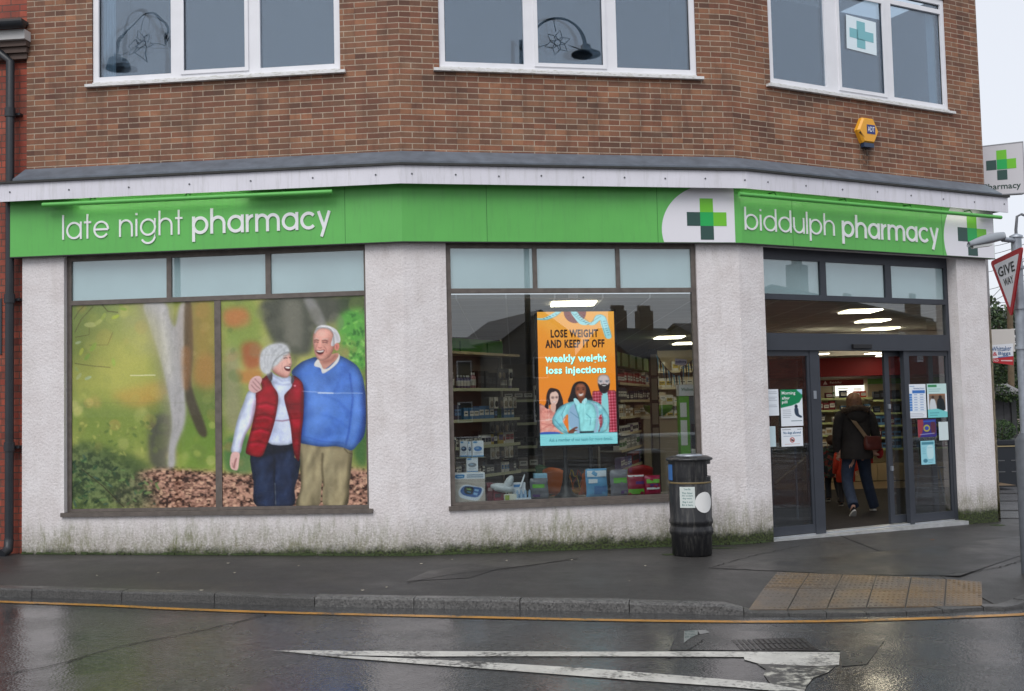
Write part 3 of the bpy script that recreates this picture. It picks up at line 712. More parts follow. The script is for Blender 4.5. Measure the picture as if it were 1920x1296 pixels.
# cross notice stuck behind the upper right window
mb = MB(); u0, z0_ = fp('C', 1584, 92, -.07); u1, z1_ = fp('C', 1637, 40, -.07)
nt_ = thing('cross_notice', 'white paper with a pale teal cross in the upstairs window over the doors', 'notice', fw('C', (u0+u1)/2, -.07, z0_))
WB = -.036
def PC(a, b, t): return fw('C', u0+(u1-u0)*a+.02*b*.5, t, z0_+(z1_-z0_)*b-.03*a)
mb.prism([(0, 0), (1, 0), (1, 1), (0, 1)], PC, -.034, -.031); build('sheet', mb, mat('window_paper', srgb(226, 240, 246), .6, emit=0), nt_)
mb = MB()
for a, b in ((.34, .34), (.34, .1), (.34, .62), (.1, .36), (.62, .36)):
    mb.prism([(a, b), (a+.28, b), (a+.28, b+.28), (a, b+.28)], PC, -.0305, -.029)
build('cross', mb, cm(128, 188, 196), nt_)

# ---- lower left shopfront: bronze frame and the big printed film
zr = LV['rail']
def lowwin(f, a, b, wd, mulls, lab, mid=None):
    mb = MB(); t = .055
    mb.fbox(f, a, a+t, wd-.06, wd, SILLZ+.02, GBZ+.02); mb.fbox(f, b-t, b, wd-.06, wd, SILLZ+.02, GBZ+.02)
    mb.fbox(f, a+t, b-t, wd-.06, wd, GBZ-.045, GBZ+.02); mb.fbox(f, a+t, b-t, wd-.06, wd+.004, zr-.025, zr+.03); mb.fbox(f, a+t, b-t, wd-.06, wd, SILLZ+.02, SILLZ+.055)
    for m0, m1 in mulls: mb.fbox(f, m0, m1, wd-.058, wd-.002, zr+.03, GBZ-.045)
    if mid: mb.fbox(f, mid[0], mid[1], wd-.058, wd-.002, SILLZ+.055, zr-.025)
    win = build('window', mb, BROWNFRAME, bld, lab)
    mb = MB(); mb.fbox(f, a-.03, b+.03, wd-.02, .05, SILLZ-.03, SILLZ+.018); build('sill', mb, BROWNFRAME, win)
    ed = [a+t]+[x for m in mulls for x in m]+[b-t]
    for k in range(0, len(ed), 2):
        pane(win, f, ed[k], ed[k+1], zr+.03, GBZ-.045, wd-.02, GLASS, 'transom_pane')
        mb = MB(); mb.fbox(f, ed[k]-.01, ed[k+1]+.01, wd-.036, wd-.03, zr+.02, GBZ-.03); build('frosted_film', mb, FROST, win)
    return win
wA = lowwin('A', A1+.002, A2-.002+.02, -.06, [px2('A', 312, 321, 520, -.06), px2('A', 497.5, 507.5, 520, -.06)], 'left shopfront window covered by a printed woodland picture', px2('A', 403, 415, 760, -.06))
wB = lowwin('B', B5+.004, B6-.004, -.02, [px2('B', 999, 1007, 500, -.02), px2('B', 1155, 1162.5, 500, -.02)], 'middle shopfront window looking into the pharmacy')
pane(wB, 'B', B5+.059, B6-.059, SILLZ+.055, zr-.025, -.05, GLASS, 'pane')

# ================================================================ PAINTED ARTWORK (flat prints and the screen)
class Art:
    def __init__(s, w, h, col): s.w, s.h = w, h; s.a = np.ones((h, w, 3))*np.array(col)/255.; s.T = (1, 0, 0)
    def tr(s, pts, T=None):
        k, ox, oy = T or s.T; return [((x-ox)*k, (y-oy)*k) for x, y in pts]
    def mask(s, pts, blur=0, spline=True, T=None):
        p = np.array(s.tr(pts, T))
        if spline and len(p) > 3:
            o = []; n = len(p)
            for i in range(n):
                p0, p1, p2, p3 = p[i-1], p[i], p[(i+1) % n], p[(i+2) % n]
                for t in (0, .25, .5, .75): o.append(.5*((2*p1)+(-p0+p2)*t+(2*p0-5*p1+4*p2-p3)*t*t+(-p0+3*p1-3*p2+p3)*t**3))
            p = np.array(o)
        m = np.zeros((s.h, s.w), bool); X = np.arange(s.w)+.5
        for i in range(len(p)):
            (x0, y0), (x1, y1) = p[i], p[(i+1) % len(p)]
            if y0 == y1: continue
            if y0 > y1: x0, y0, x1, y1 = x1, y1, x0, y0
            r0, r1 = max(0, math.ceil(y0-.5)), min(s.h-1, math.ceil(y1-.5)-1)
            if r1 < r0: continue
            r = np.arange(r0, r1+1); xi = x0+(r+.5-y0)*(x1-x0)/(y1-y0); m[r] ^= X[None, :] > xi[:, None]
        m = m.astype(float)
        return gblur(m, blur) if blur else m
    def put(s, m, col, al=1.0):
        m = (m*al)[..., None]; s.a = s.a*(1-m)+(np.array(col)/255. if not isinstance(col, np.ndarray) or col.ndim < 3 else col)*m
    def poly(s, pts, col, blur=0.8, al=1.0, spline=True, T=None, clip=None):
        # work only inside the shape's own bounds
        q = s.tr(pts, T); xs, ys = [p[0] for p in q], [p[1] for p in q]; e = int(blur*3+3+(.08*(max(xs)-min(xs)+max(ys)-min(ys)) if spline else 0))
        x0, x1, y0, y1 = max(0, int(min(xs))-e), min(s.w, int(max(xs))+e), max(0, int(min(ys))-e), min(s.h, int(max(ys))+e)
        full = np.zeros((s.h, s.w)) if al >= .999 or clip is None and blur < 1.3 and al > .9 else None
        if x1 <= x0 or y1 <= y0: return full if full is not None else np.zeros((s.h, s.w))
        b = Art.__new__(Art); b.w, b.h, b.T = x1-x0, y1-y0, (1, 0, 0); m = b.mask([(x-x0, y-y0) for x, y in q], blur, spline, (1, 0, 0))
        if clip is not None: m = m*clip[y0:y1, x0:x1]
        k = (m*al)[..., None]; s.a[y0:y1, x0:x1] = s.a[y0:y1, x0:x1]*(1-k)+np.array(col)/255.*k
        if full is not None: full[y0:y1, x0:x1] = m
        return full
    def line(s, pts, wd, col, blur=.6, al=1.0, T=None, clip=None):
        p = [Vector(q) for q in pts]; L_, R_ = [], []
        for i, q in enumerate(p):
            t = (p[min(i+1, len(p)-1)]-p[max(i-1, 0)]).normalized(); n = Vector((-t.y, t.x))*wd/2; L_.append(tuple(q+n)); R_.append(tuple(q-n))
        return s.poly(L_+R_[::-1], col, blur, al, False, T, clip)
    def ell(s, cx, cy, rx, ry, col, blur=.8, al=1.0, T=None, clip=None, rot=0):
        return s.poly([(cx+rx*math.cos(t)*math.cos(rot)-ry*math.sin(t)*math.sin(rot), cy+rx*math.cos(t)*math.sin(rot)+ry*math.sin(t)*math.cos(rot)) for t in np.linspace(0, 2*math.pi, 24, endpoint=False)], col, blur, al, False, T, clip)
    def relief(s, m, seed, cell, st=1, amt=.25, edge=.35, er=10, cx=.5):
        """cloth-like modelling of the painted figure: folds from a noise height field, rounder edges"""
        cell *= 1.5; n = gblur(s.noise(cell, 2, seed, st), 3); gy, gx = np.gradient(n); g = (gx*.7+gy)*cell*.5; amt *= .62
        ys, xs = np.where(m > .3)
        if not len(ys): return
        y0, y1, x0, x1 = ys.min(), ys.max()+1, xs.min(), xs.max()+1; k = m[y0:y1, x0:x1]
        b = gblur(np.pad(k, int(er*2)), er)[int(er*2):-int(er*2), int(er*2):-int(er*2)]; ins = np.clip((b-.45)*2, 0, 1)
        sh = (1-edge*(1-ins))*(1+amt*np.clip(g[y0:y1, x0:x1], -1, 1)); sh = 1+(sh-1)*k; s.a[y0:y1, x0:x1] = np.clip(s.a[y0:y1, x0:x1]*sh[..., None], 0, 1)
    def noise(s, cell, oct=4, seed=0, stretch=1):
        r = np.random.default_rng(seed); out = np.zeros((s.h, s.w)); am = 1; tot = 0
        for o in range(oct):
            c = max(2, cell/2**o); gh, gw = int(s.h/c)+3, int(s.w/(c*stretch))+3; g = r.random((gh, gw))
            y = np.arange(s.h)/c; x = np.arange(s.w)/(c*stretch); yi = y.astype(int); xi = x.astype(int); fy = (y-yi)[:, None]; fx = (x-xi)[None, :]
            fy = fy*fy*(3-2*fy); fx = fx*fx*(3-2*fx)
            v = (g[yi][:, xi]*(1-fx)+g[yi][:, xi+1]*fx)*(1-fy)+(g[yi+1][:, xi]*(1-fx)+g[yi+1][:, xi+1]*fx)*fy
            out += v*am; tot += am; am *= .55
        return out/tot
def gblur(m, sg):
    r = int(max(1, round(sg*2.5))); k = np.exp(-.5*(np.arange(-r, r+1)/sg)**2); k /= k.sum()
    p = np.pad(m, ((r, r), (0, 0)), mode='edge'); o = sum(k[i]*p[i:i+m.shape[0]] for i in range(2*r+1))
    p = np.pad(o, ((0, 0), (r, r)), mode='edge'); return sum(k[i]*p[:, i:i+m.shape[1]] for i in range(2*r+1))
def lin(a): a = np.clip(a, 0, 1); return np.where(a <= .04045, a/12.92, ((a+.055)/1.055)**2.4)
def homog(q):   # unit square (0,0)(1,0)(1,1)(0,1) -> quad q
    A = []; B = []
    for (x, y), (X, Y) in zip(((0, 0), (1, 0), (1, 1), (0, 1)), q):
        A.append([x, y, 1, 0, 0, 0, -x*X, -y*X]); B.append(X); A.append([0, 0, 0, x, y, 1, -x*Y, -y*Y]); B.append(Y)
    h = np.append(np.linalg.solve(np.array(A), np.array(B)), 1).reshape(3, 3); return h
def art_sheet(name, art, quad, P, a0, a1, z0, z1, t, th, m, parent, nx, ny, k=1.0, label=None):
    """a thin sheet whose front carries the artwork; quad = the sheet's corners (tl tr br bl) in the artwork"""
    H = homog(quad); gx, gy = np.meshgrid(np.linspace(0, 1, nx+1), np.linspace(0, 1, ny+1)); q = np.stack([gx.ravel(), gy.ravel(), np.ones(gx.size)])
    r = H @ q; X = r[0]/r[2]; Y = r[1]/r[2]
    sx = max(1, abs(quad[1][0]-quad[0][0])/nx); bl = np.stack([gblur(art.a[..., c], max(.35, sx*.42)) for c in range(3)], -1)
    X = np.clip(X-.5, 0, art.w-1.001); Y = np.clip(Y-.5, 0, art.h-1.001); xi = X.astype(int); yi = Y.astype(int); fx = (X-xi)[:, None]; fy = (Y-yi)[:, None]
    c = (bl[yi, xi]*(1-fx)+bl[yi, xi+1]*fx)*(1-fy)+(bl[yi+1, xi]*(1-fx)+bl[yi+1, xi+1]*fx)*fy
    col = np.ones((gx.size+4, 4)); col[:gx.size, :3] = np.clip(lin(c)*k, 0, 1.0 if k <= 1.3 else 9); col[gx.size:, :3] = .3
    V = [P(a0+(a1-a0)*u, z1+(z0-z1)*v, t) for u, v in zip(gx.ravel(), gy.ravel())]; n = nx+1
    F_ = [(j*n+i, (j+1)*n+i, (j+1)*n+i+1, j*n+i+1) for j in range(ny) for i in range(nx)]
    V += [P(a0, z1, t-th), P(a1, z1, t-th), P(a1, z0, t-th), P(a0, z0, t-th)]; b = gx.size
    F_ += [(b, b+1, b+2, b+3), (0, nx, b+1, b), (nx, b-1, b+2, b+1), (b-1, b-1-nx, b+3, b+2), (b-1-nx, 0, b, b+3)]
    mb = MB(); mb.shared(V, F_, 0, False)
    o = build(name, mb, m, parent, label)
    at_ = o.data.color_attributes.new('art', 'FLOAT_COLOR', 'POINT'); at_.data.foreach_set('color', col.ravel())
    return o

# ---- the woodland couple printed on the film of the left window
def couple_art():
    A = Art(1140, 870, (150, 165, 80)); T4 = (1.003, 249.25, 179.46); TP = (.5865, -937.75, -170.5); A.T = T4
    n1 = A.noise(230, 4, 1); n2 = A.noise(90, 4, 2); n3 = A.noise(14, 3, 3)
    def mixn(n, a, b, lo=.35, hi=.65): t = np.clip((n-lo)/(hi-lo), 0, 1)[..., None]; return np.array(a)/255.*(1-t)+np.array(b)/255.*t
    A.a = mixn(n1, (112, 138, 66), (176, 184, 96)); A.put(np.clip((n2-.5)*4, 0, 1), (196, 194, 112), .45)
    yy = np.linspace(0, 1, A.h)[:, None]*np.ones((1, A.w)); 
    # soft foliage masses
    for p, c, b, al in [([(260, 240), (520, 240), (560, 330), (430, 380), (270, 360)], (112, 140, 84), 22, .8), ([(470, 250), (560, 250), (590, 420), (520, 430), (460, 340)], (150, 160, 128), 20, .7),
                        ([(290, 470), (560, 470), (600, 600), (400, 660), (280, 600)], (172, 180, 84), 24, .7), ([(420, 590), (600, 540), (640, 590), (500, 640)], (190, 150, 70), 14, .8),
                        ([(270, 620), (500, 640), (560, 760), (400, 820), (270, 760)], (126, 152, 70), 22, .8), ([(640, 700), (800, 690), (810, 860), (650, 880)], (110, 150, 58), 16, .85),
                        ([(720, 250), (800, 240), (800, 420), (730, 420)], (150, 158, 64), 14, .8), ([(740, 440), (800, 450), (800, 560), (720, 540)], (186, 140, 66), 12, .7),
                        ([(560, 690), (640, 680), (630, 870), (560, 865)], (88, 92, 84), 9, .9), ([(270, 780), (430, 800), (560, 860), (600, 920), (420, 900), (270, 900)], (84, 108, 62), 12, .85),
                        ([(835, 240), (960, 235), (980, 420), (900, 470), (840, 380)], (134, 160, 76), 18, .9), ([(840, 270), (920, 262), (930, 320), (850, 330)], (196, 124, 74), 10, .85),
                        ([(905, 400), (970, 395), (985, 470), (920, 490)], (176, 96, 60), 10, .85), ([(840, 440), (890, 430), (900, 700), (840, 700)], (150, 152, 120), 12, .8),
                        ([(900, 500), (980, 495), (960, 540), (900, 540)], (190, 128, 66), 8, .8), ([(990, 225), (1290, 215), (1270, 300), (1190, 330), (1160, 430), (1060, 420), (1010, 360)], (88, 94, 84), 10, 1),
                        ([(1060, 240), (1130, 235), (1130, 400), (1080, 400)], (122, 126, 116), 12, .9), ([(1140, 225), (1180, 222), (1230, 330), (1200, 340)], (140, 144, 146), 6, .9),
                        ([(1280, 215), (1372, 215), (1372, 290), (1290, 290)], (64, 84, 56), 10, .9), ([(1270, 290), (1372, 262), (1372, 470), (1340, 480), (1290, 400)], (92, 178, 74), 9, .95),
                        ([(1330, 700), (1372, 680), (1372, 850), (1330, 830)], (70, 120, 66), 9, .9), ([(840, 760), (930, 740), (940, 880), (840, 880)], (78, 128, 72), 10, .9)]:
        A.poly(p, c, b, al)
    # out-of-focus dapple: many soft discs of leaf light
    r0 = random.Random(31)
    for i in range(240):
        x, y = 262+r0.random()*1110, 232+r0.random()*640; rr = r0.uniform(8, 30); br = r0.random()
        right = x > 830; c = r0.choice([(206, 208, 120), (188, 196, 96), (150, 172, 84), (128, 150, 74), (212, 206, 140), (168, 150, 78), (112, 134, 72), (196, 160, 92)] if not right else [(140, 168, 86), (176, 186, 110), (120, 140, 84), (190, 140, 90), (150, 150, 110), (96, 130, 70)])
        if right and 1000 < x < 1290: c = r0.choice([(84, 92, 78), (112, 116, 104), (74, 80, 68), (130, 132, 122)])
        A.ell(x, y, rr, rr*r0.uniform(.6, 1.2), c, r0.choice([2.5, 4, 7]), r0.uniform(.12, .4), rot=r0.uniform(0, 3))
    for i in range(130):        # leaf clusters on the bright right-hand bush and the low left scrub
        x, y = (1290+r0.random()*85, 262+r0.random()*230) if i % 2 else (270+r0.random()*300, 690+r0.random()*130)
        A.ell(x, y, r0.uniform(5, 12), r0.uniform(3, 6), r0.choice([(116, 200, 84), (70, 150, 60), (150, 216, 110), (52, 118, 52)] if i % 2 else [(150, 166, 84), (92, 122, 62), (182, 186, 100), (120, 140, 70)]), 1.6, .6, rot=r0.uniform(0, 3))
    # tree trunks
    A.poly([(500, 232), (640, 232), (660, 330), (700, 232), (720, 300), (704, 600), (660, 800), (650, 868), (612, 868), (610, 700), (560, 400)], (150, 150, 130), 16, .6)
    A.poly([(538, 240), (618, 240), (636, 300), (655, 330), (672, 250), (700, 245), (698, 330), (690, 420), (692, 600), (688, 700), (655, 790), (650, 860), (626, 870), (628, 790), (640, 700), (622, 560), (590, 430), (558, 330)], (168, 172, 178), 5, 1)
    A.poly([(600, 260), (616, 260), (628, 380), (640, 520), (625, 520), (606, 400)], (196, 200, 206), 6, .7)
    A.poly([(692, 240), (716, 240), (722, 420), (716, 560), (772, 730), (742, 742), (702, 640), (690, 560)], (84, 78, 62), 4, .95)
    A.poly([(680, 420), (712, 420), (706, 560), (684, 560)], (178, 120, 70), 6, .5)
    # leaf litter
    lit = A.mask([(500, 900), (600, 872), (820, 884), (1000, 888), (1400, 870), (1400, 1020), (480, 1020)], 8, T=T4)
    q = A.noise(8, 2, 11, 1.5); c = mixn(q, (98, 70, 60), (190, 150, 132), .25, .75); A.put(lit, c); q2 = A.noise(9, 2, 12, 1.5); A.put(lit*np.clip((q2-.62)*9, 0, 1), (210, 176, 150), .8); A.put(lit*np.clip((.36-q)*9, 0, 1), (58, 40, 34), .7)
    # dark sprigs bottom left and twigs top left
    r = random.Random(4); sh = A.mask([(262, 800), (400, 830), (520, 900), (560, 1020), (262, 1020)], 26, T=T4); A.put(sh, mixn(A.noise(16, 3, 13), (52, 72, 50), (110, 132, 88)), .8)
    for i in range(120):
        x, y = 266+r.random()**1.4*320, 760+r.random()*255
        if y < 812+(x-266)*.35: continue
        a = r.uniform(-.9, 1.2); l = r.uniform(6, 15); A.ell(x, y, l, l*.32, r.choice([(58, 96, 66), (84, 120, 72), (40, 70, 50), (112, 148, 88), (72, 104, 92)]), 1.2, .85, rot=a)
    for p in ([(272, 300), (290, 270), (310, 250)], [(275, 350), (300, 300), (345, 252)], [(380, 245), (400, 270), (440, 275)], [(275, 370), (330, 360), (330, 330)], [(330, 400), (400, 400), (420, 350)], [(274, 470), (340, 480), (410, 486)], [(300, 875), (380, 940), (460, 1020)]):
        A.line(p, 2.6, (62, 52, 36), .8, .9)
    for x, y, l, a, c in ((335, 322, 24, 0, (196, 208, 150)), (365, 312, 18, -.6, (180, 196, 120)), (385, 290, 16, -1, (150, 176, 84)), (430, 292, 16, -.4, (160, 190, 60)), (300, 425, 16, -1.2, (196, 214, 70)), (345, 408, 20, -1, (124, 190, 60)), (322, 445, 16, -.9, (110, 180, 60)), (422, 466, 16, 1.4, (140, 196, 70)), (288, 390, 12, -.3, (170, 200, 190)), (290, 520, 16, -.9, (180, 196, 150)), (325, 526, 14, -.4, (170, 200, 180)), (282, 492, 12, 1, (150, 176, 110)), (460, 262, 14, .2, (130, 170, 70)), (450, 245, 10, .3, (140, 170, 70))):
        A.ell(x, y, l, l*.42, c, 1.2, .95, rot=a)
    nT = A.noise(26, 3, 41, .4); A.T = T4; tm = A.mask([(538, 240), (618, 240), (655, 330), (672, 250), (700, 245), (698, 330), (692, 600), (655, 790), (650, 860), (626, 870), (640, 700), (590, 430)], 5); A.put(tm*np.clip((nT-.5)*3, 0, 1), (186, 188, 196), .25); A.put(tm*np.clip((.48-nT)*3, 0, 1), (132, 134, 134), .3)
    A.put(np.clip((A.noise(7, 2, 44)-.5)*2, 0, 1), (235, 235, 200), .06)
    g = A.a.mean(-1, keepdims=True); A.a = np.clip(g+(A.a-g)*.80, 0, 1)*np.array((1.03, 1.0, .97))
    A.poly([(700, 240), (800, 240), (800, 560), (720, 520)], (168, 128, 84), 26, .5); A.poly([(262, 232), (330, 232), (420, 420), (300, 560), (262, 560)], (128, 134, 74), 30, .55); A.poly([(380, 300), (560, 280), (600, 520), (470, 620), (360, 500)], (188, 184, 108), 34, .45)
    # ---------- the two people
    A.T = TP; P = A.poly
    def folds(base, mk, seed, cell, amt, col=(0, 0, 0), colb=(255, 255, 255), st=1):
        n = A.noise(cell, 3, seed, st); A.put(mk*np.clip((.46-n)*4, 0, 1), col, amt*1.25); A.put(mk*np.clip((n-.56)*4, 0, 1), colb, amt)
    # man: trousers, jumper
    m = P([(548, 820), (700, 850), (840, 846), (893, 876), (886, 980), (872, 1100), (850, 1250), (705, 1250), (702, 1080), (690, 1120), (668, 1250), (525, 1250), (556, 1130), (552, 1000), (546, 900)], (156, 146, 118))
    folds(0, m, 21, 70, .14, (62, 54, 38), (186, 178, 148), .6); A.line([(700, 900), (695, 1000), (704, 1120)], 10, (74, 66, 50), 3, .8, clip=m); A.line([(840, 870), (865, 900), (890, 905)], 5, (90, 82, 62), 1.5, .9, clip=m)
    A.line([(760, 880), (740, 1050), (735, 1240)], 26, (176, 168, 138), 9, .5, clip=m); A.line([(880, 900), (868, 1100), (848, 1240)], 26, (84, 76, 56), 7, .7, clip=m); A.line([(555, 900), (556, 1130), (530, 1240)], 14, (86, 78, 60), 5, .6, clip=m); A.line([(620, 900), (610, 1080), (570, 1240)], 24, (172, 164, 134), 8, .5, clip=m)
    A.relief(m, 51, 46, .5, .3, .35, 12)
    m = P([(505, 372), (560, 318), (620, 290), (668, 282), (705, 345), (790, 300), (815, 268), (880, 298), (930, 335), (962, 400), (978, 480), (986, 560), (984, 700), (968, 790), (930, 842), (890, 882), (838, 866), (780, 856), (700, 860), (600, 846), (548, 822), (556, 700), (576, 560), (574, 470), (520, 408)], (92, 132, 200))
    folds(0, m, 22, 60, .2, (38, 66, 140), (150, 182, 232), .8)
    A.line([(700, 400), (680, 560), (650, 780)], 120, (122, 160, 222), 26, .6, clip=m); A.line([(880, 380), (900, 540), (872, 760), (850, 850)], 8, (46, 78, 156), 3, .85, clip=m); A.line([(970, 470), (975, 700), (940, 830)], 34, (52, 84, 164), 9, .7, clip=m); A.line([(585, 470), (570, 640), (558, 810)], 24, (52, 84, 160), 8, .8, clip=m)
    A.line([(700, 520), (800, 560), (880, 640)], 8, (60, 96, 176), 4, .5, clip=m); A.line([(690, 650), (790, 680), (870, 740)], 10, (62, 98, 178), 5, .5, clip=m); A.line([(560, 790), (700, 826), (840, 836)], 6, (60, 92, 166), 2.5, .6, clip=m); A.line([(905, 420), (925, 560), (905, 740)], 24, (124, 160, 220), 9, .6, clip=m)
    A.relief(m, 52, 54, .9, .22, .38, 16)
    P([(650, 335), (664, 300), (690, 290), (704, 345), (740, 350), (795, 292), (806, 256), (818, 272), (800, 318), (742, 366), (704, 384), (690, 350)], (214, 212, 208)); P([(690, 290), (800, 250), (800, 285), (740, 342), (712, 356), (698, 330)], (196, 150, 136)); A.line([(700, 310), (760, 300), (796, 262)], 16, (146, 92, 82), 5, .7)
    # man's head
    f = P([(650, 120), (668, 92), (710, 84), (755, 92), (778, 130), (784, 190), (776, 232), (750, 276), (704, 302), (674, 292), (655, 255), (646, 200), (644, 160)], (214, 164, 150)); A.line([(770, 150), (775, 230), (735, 290)], 34, (176, 116, 104), 9, .7, clip=f); A.ell(700, 125, 34, 20, (234, 196, 184), 8, .8, clip=f)
    P([(655, 112), (672, 84), (704, 70), (752, 76), (796, 100), (820, 146), (818, 182), (798, 186), (780, 204), (760, 202), (768, 160), (776, 128), (748, 98), (704, 90), (672, 104), (656, 128)], (206, 206, 208)); A.line([(770, 100), (800, 140), (806, 176)], 10, (160, 160, 166), 4, .7); A.line([(700, 78), (750, 84), (785, 112)], 6, (236, 236, 238), 2, .8)
    P([(784, 196), (806, 186), (816, 204), (806, 232), (786, 230)], (204, 140, 126)); A.line([(796, 200), (800, 222)], 5, (150, 84, 78), 1.5, .8)
    A.line([(652, 172), (668, 166), (682, 172)], 7, (110, 72, 66), 1.6, .9); A.line([(702, 174), (722, 168), (742, 176)], 7, (110, 72, 66), 1.6, .9); A.line([(652, 182), (668, 180), (682, 184)], 4, (90, 56, 52), 1, .9); A.line([(704, 184), (722, 182), (740, 186)], 4, (90, 56, 52), 1, .9); A.line([(652, 158), (680, 160)], 4, (200, 190, 186), 1.2, .8); A.line([(700, 160), (744, 160)], 4, (200, 190, 186), 1.2, .8)
    P([(684, 176), (694, 176), (702, 206), (694, 216), (676, 212)], (226, 172, 158), 1.2); A.line([(676, 214), (690, 220), (702, 214)], 4, (150, 86, 80), 1.2, .8); A.line([(672, 186), (664, 214), (660, 240)], 4, (168, 106, 98), 1.5, .7); A.line([(712, 206), (728, 226), (730, 250)], 5, (168, 106, 98), 1.5, .7)
    P([(662, 234), (690, 236), (718, 230), (708, 254), (688, 262), (670, 254)], (92, 38, 40), 1); P([(666, 236), (690, 238), (714, 233), (708, 243), (688, 247), (670, 243)], (238, 232, 228), .8); A.line([(670, 262), (690, 268), (708, 258)], 5, (196, 110, 106), 1.4, .8)
    A.relief(f, 61, 30, 1, .12, .3, 7)
    # woman: trousers, jumper, gilet
    m = P([(340, 826), (512, 830), (516, 930), (552, 946), (540, 1050), (515, 1130), (498, 1250), (268, 1250), (250, 1100), (230, 920), (295, 930)], (44, 56, 80)); folds(0, m, 23, 40, .3, (22, 28, 46), (78, 94, 122), .6); A.line([(386, 930), (384, 1100), (390, 1250)], 5, (16, 20, 34), 2, .9, clip=m); A.line([(300, 950), (310, 1100), (320, 1240)], 34, (66, 82, 110), 10, .6, clip=m); A.line([(460, 960), (450, 1120), (440, 1240)], 30, (60, 74, 102), 10, .5, clip=m); A.line([(388, 1100), (392, 1250)], 4, (150, 152, 150), 1.2, .8); m2 = A.mask([(340, 826), (512, 830), (514, 880), (345, 920), (300, 930)], 4); A.put(m2, (28, 32, 44), .7)
    A.relief(m, 53, 40, .5, .3, .35, 10)
    m = P([(372, 380), (400, 398), (450, 414), (494, 402), (505, 440), (512, 480), (480, 560), (495, 690), (512, 836), (340, 832), (400, 640), (412, 530), (374, 460)], (206, 214, 232)); folds(0, m, 24, 40, .25, (136, 146, 178), (244, 246, 250)); A.line([(380, 400), (440, 436), (495, 430)], 6, (150, 158, 184), 2.5, .8, clip=m); A.line([(376, 440), (440, 462), (500, 455)], 5, (150, 158, 184), 2.5, .8, clip=m); A.line([(385, 692), (440, 696), (500, 684)], 5, (118, 60, 84), 1.6, .9, clip=m); A.line([(395, 560), (390, 700), (360, 830)], 22, (158, 168, 200), 7, .7, clip=m)
    A.relief(m, 54, 30, .8, .18, .25, 8)
    m = P([(222, 505), (270, 512), (276, 560), (262, 640), (240, 720), (205, 780), (180, 850), (164, 908), (107, 900), (118, 830), (146, 700), (190, 580)], (206, 214, 232)); folds(0, m, 25, 34, .25, (140, 150, 184), (244, 246, 250)); A.line([(268, 560), (240, 720), (170, 870)], 16, (176, 112, 140), 6, .7, clip=m); A.line([(225, 540), (160, 690), (122, 860)], 10, (160, 170, 196), 4, .7, clip=m)
    A.relief(m, 55, 28, .8, .18, .3, 8)
    P([(112, 905), (160, 906), (157, 960), (148, 1014), (126, 1018), (104, 1006), (97, 965)], (214, 178, 172)); A.line([(140, 940), (128, 975), (124, 1006)], 7, (120, 72, 70), 2, .85); A.line([(112, 970), (118, 1002)], 4, (150, 100, 96), 1.5, .7); A.line([(150, 930), (148, 1000)], 4, (234, 204, 198), 1.5, .8)
    m = P([(348, 402), (318, 420), (300, 432), (310, 490), (272, 516), (270, 600), (240, 740), (204, 880), (214, 914), (298, 930), (334, 866), (378, 740), (402, 640), (414, 530), (376, 462)], (158, 20, 44))
    m2 = P([(514, 402), (566, 438), (580, 500), (577, 650), (562, 780), (548, 940), (534, 948), (516, 912), (505, 850), (490, 700), (454, 552), (470, 510), (505, 470)], (148, 18, 42))
    for mk in (m, m2): folds(0, mk, 26, 30, .3, (92, 8, 26), (226, 70, 92), 1.6); A.relief(mk, 56, 26, 2, .35, .35, 9)
    for y, x0, x1 in ((590, 272, 405), (665, 256, 395), (755, 232, 372), (840, 212, 345)): A.line([(x0, y), ((x0+x1)/2, y-14), (x1, y+6)], 7, (104, 8, 28), 2.6, .85, clip=m); A.line([(x0+14, y+16), ((x0+x1)/2, y+6), (x1-20, y+22)], 7, (222, 84, 104), 3, .7, clip=m)
    for y, x0, x1 in ((590, 468, 578), (680, 488, 575), (780, 500, 562), (860, 508, 555)): A.line([(x0, y), (x1, y-8)], 6, (104, 8, 28), 2.6, .8, clip=m2)
    A.line([(412, 480), (408, 600), (376, 740), (334, 866)], 8, (112, 10, 32), 2.5, .8, clip=m); A.line([(457, 552), (492, 700), (508, 850)], 8, (112, 10, 32), 2.5, .8, clip=m2); A.line([(572, 500), (568, 680), (548, 900)], 12, (96, 8, 28), 4, .8, clip=m2); P([(345, 385), (376, 380), (378, 420), (366, 440), (346, 410)], (92, 86, 92)); P([(505, 395), (520, 420), (515, 445), (500, 450)], (92, 86, 92)); A.ell(524, 466, 9, 6, (220, 150, 160), 1.5)
    # man's hand over her shoulder
    P([(224, 466), (238, 428), (270, 406), (300, 408), (312, 430), (300, 462), (306, 492), (272, 514), (244, 510), (226, 494)], (206, 172, 170)); 
    for p in ([(262, 420), (290, 450), (306, 470)], [(250, 440), (275, 470), (300, 490)], [(240, 462), (262, 488), (284, 504)]): A.line(p, 5, (140, 98, 98), 1.6, .8)
    A.line([(250, 425), (268, 412), (296, 414)], 5, (232, 204, 200), 1.6, .7)
    # woman's head
    f = P([(395, 300), (440, 262), (482, 244), (498, 268), (504, 300), (506, 322), (498, 345), (498, 376), (480, 410), (446, 412), (404, 392), (374, 362), (380, 330)], (216, 172, 160)); A.line([(384, 360), (420, 396), (470, 410)], 20, (170, 118, 110), 6, .8, clip=f); A.ell(440, 330, 26, 22, (234, 196, 184), 7, .7, clip=f)
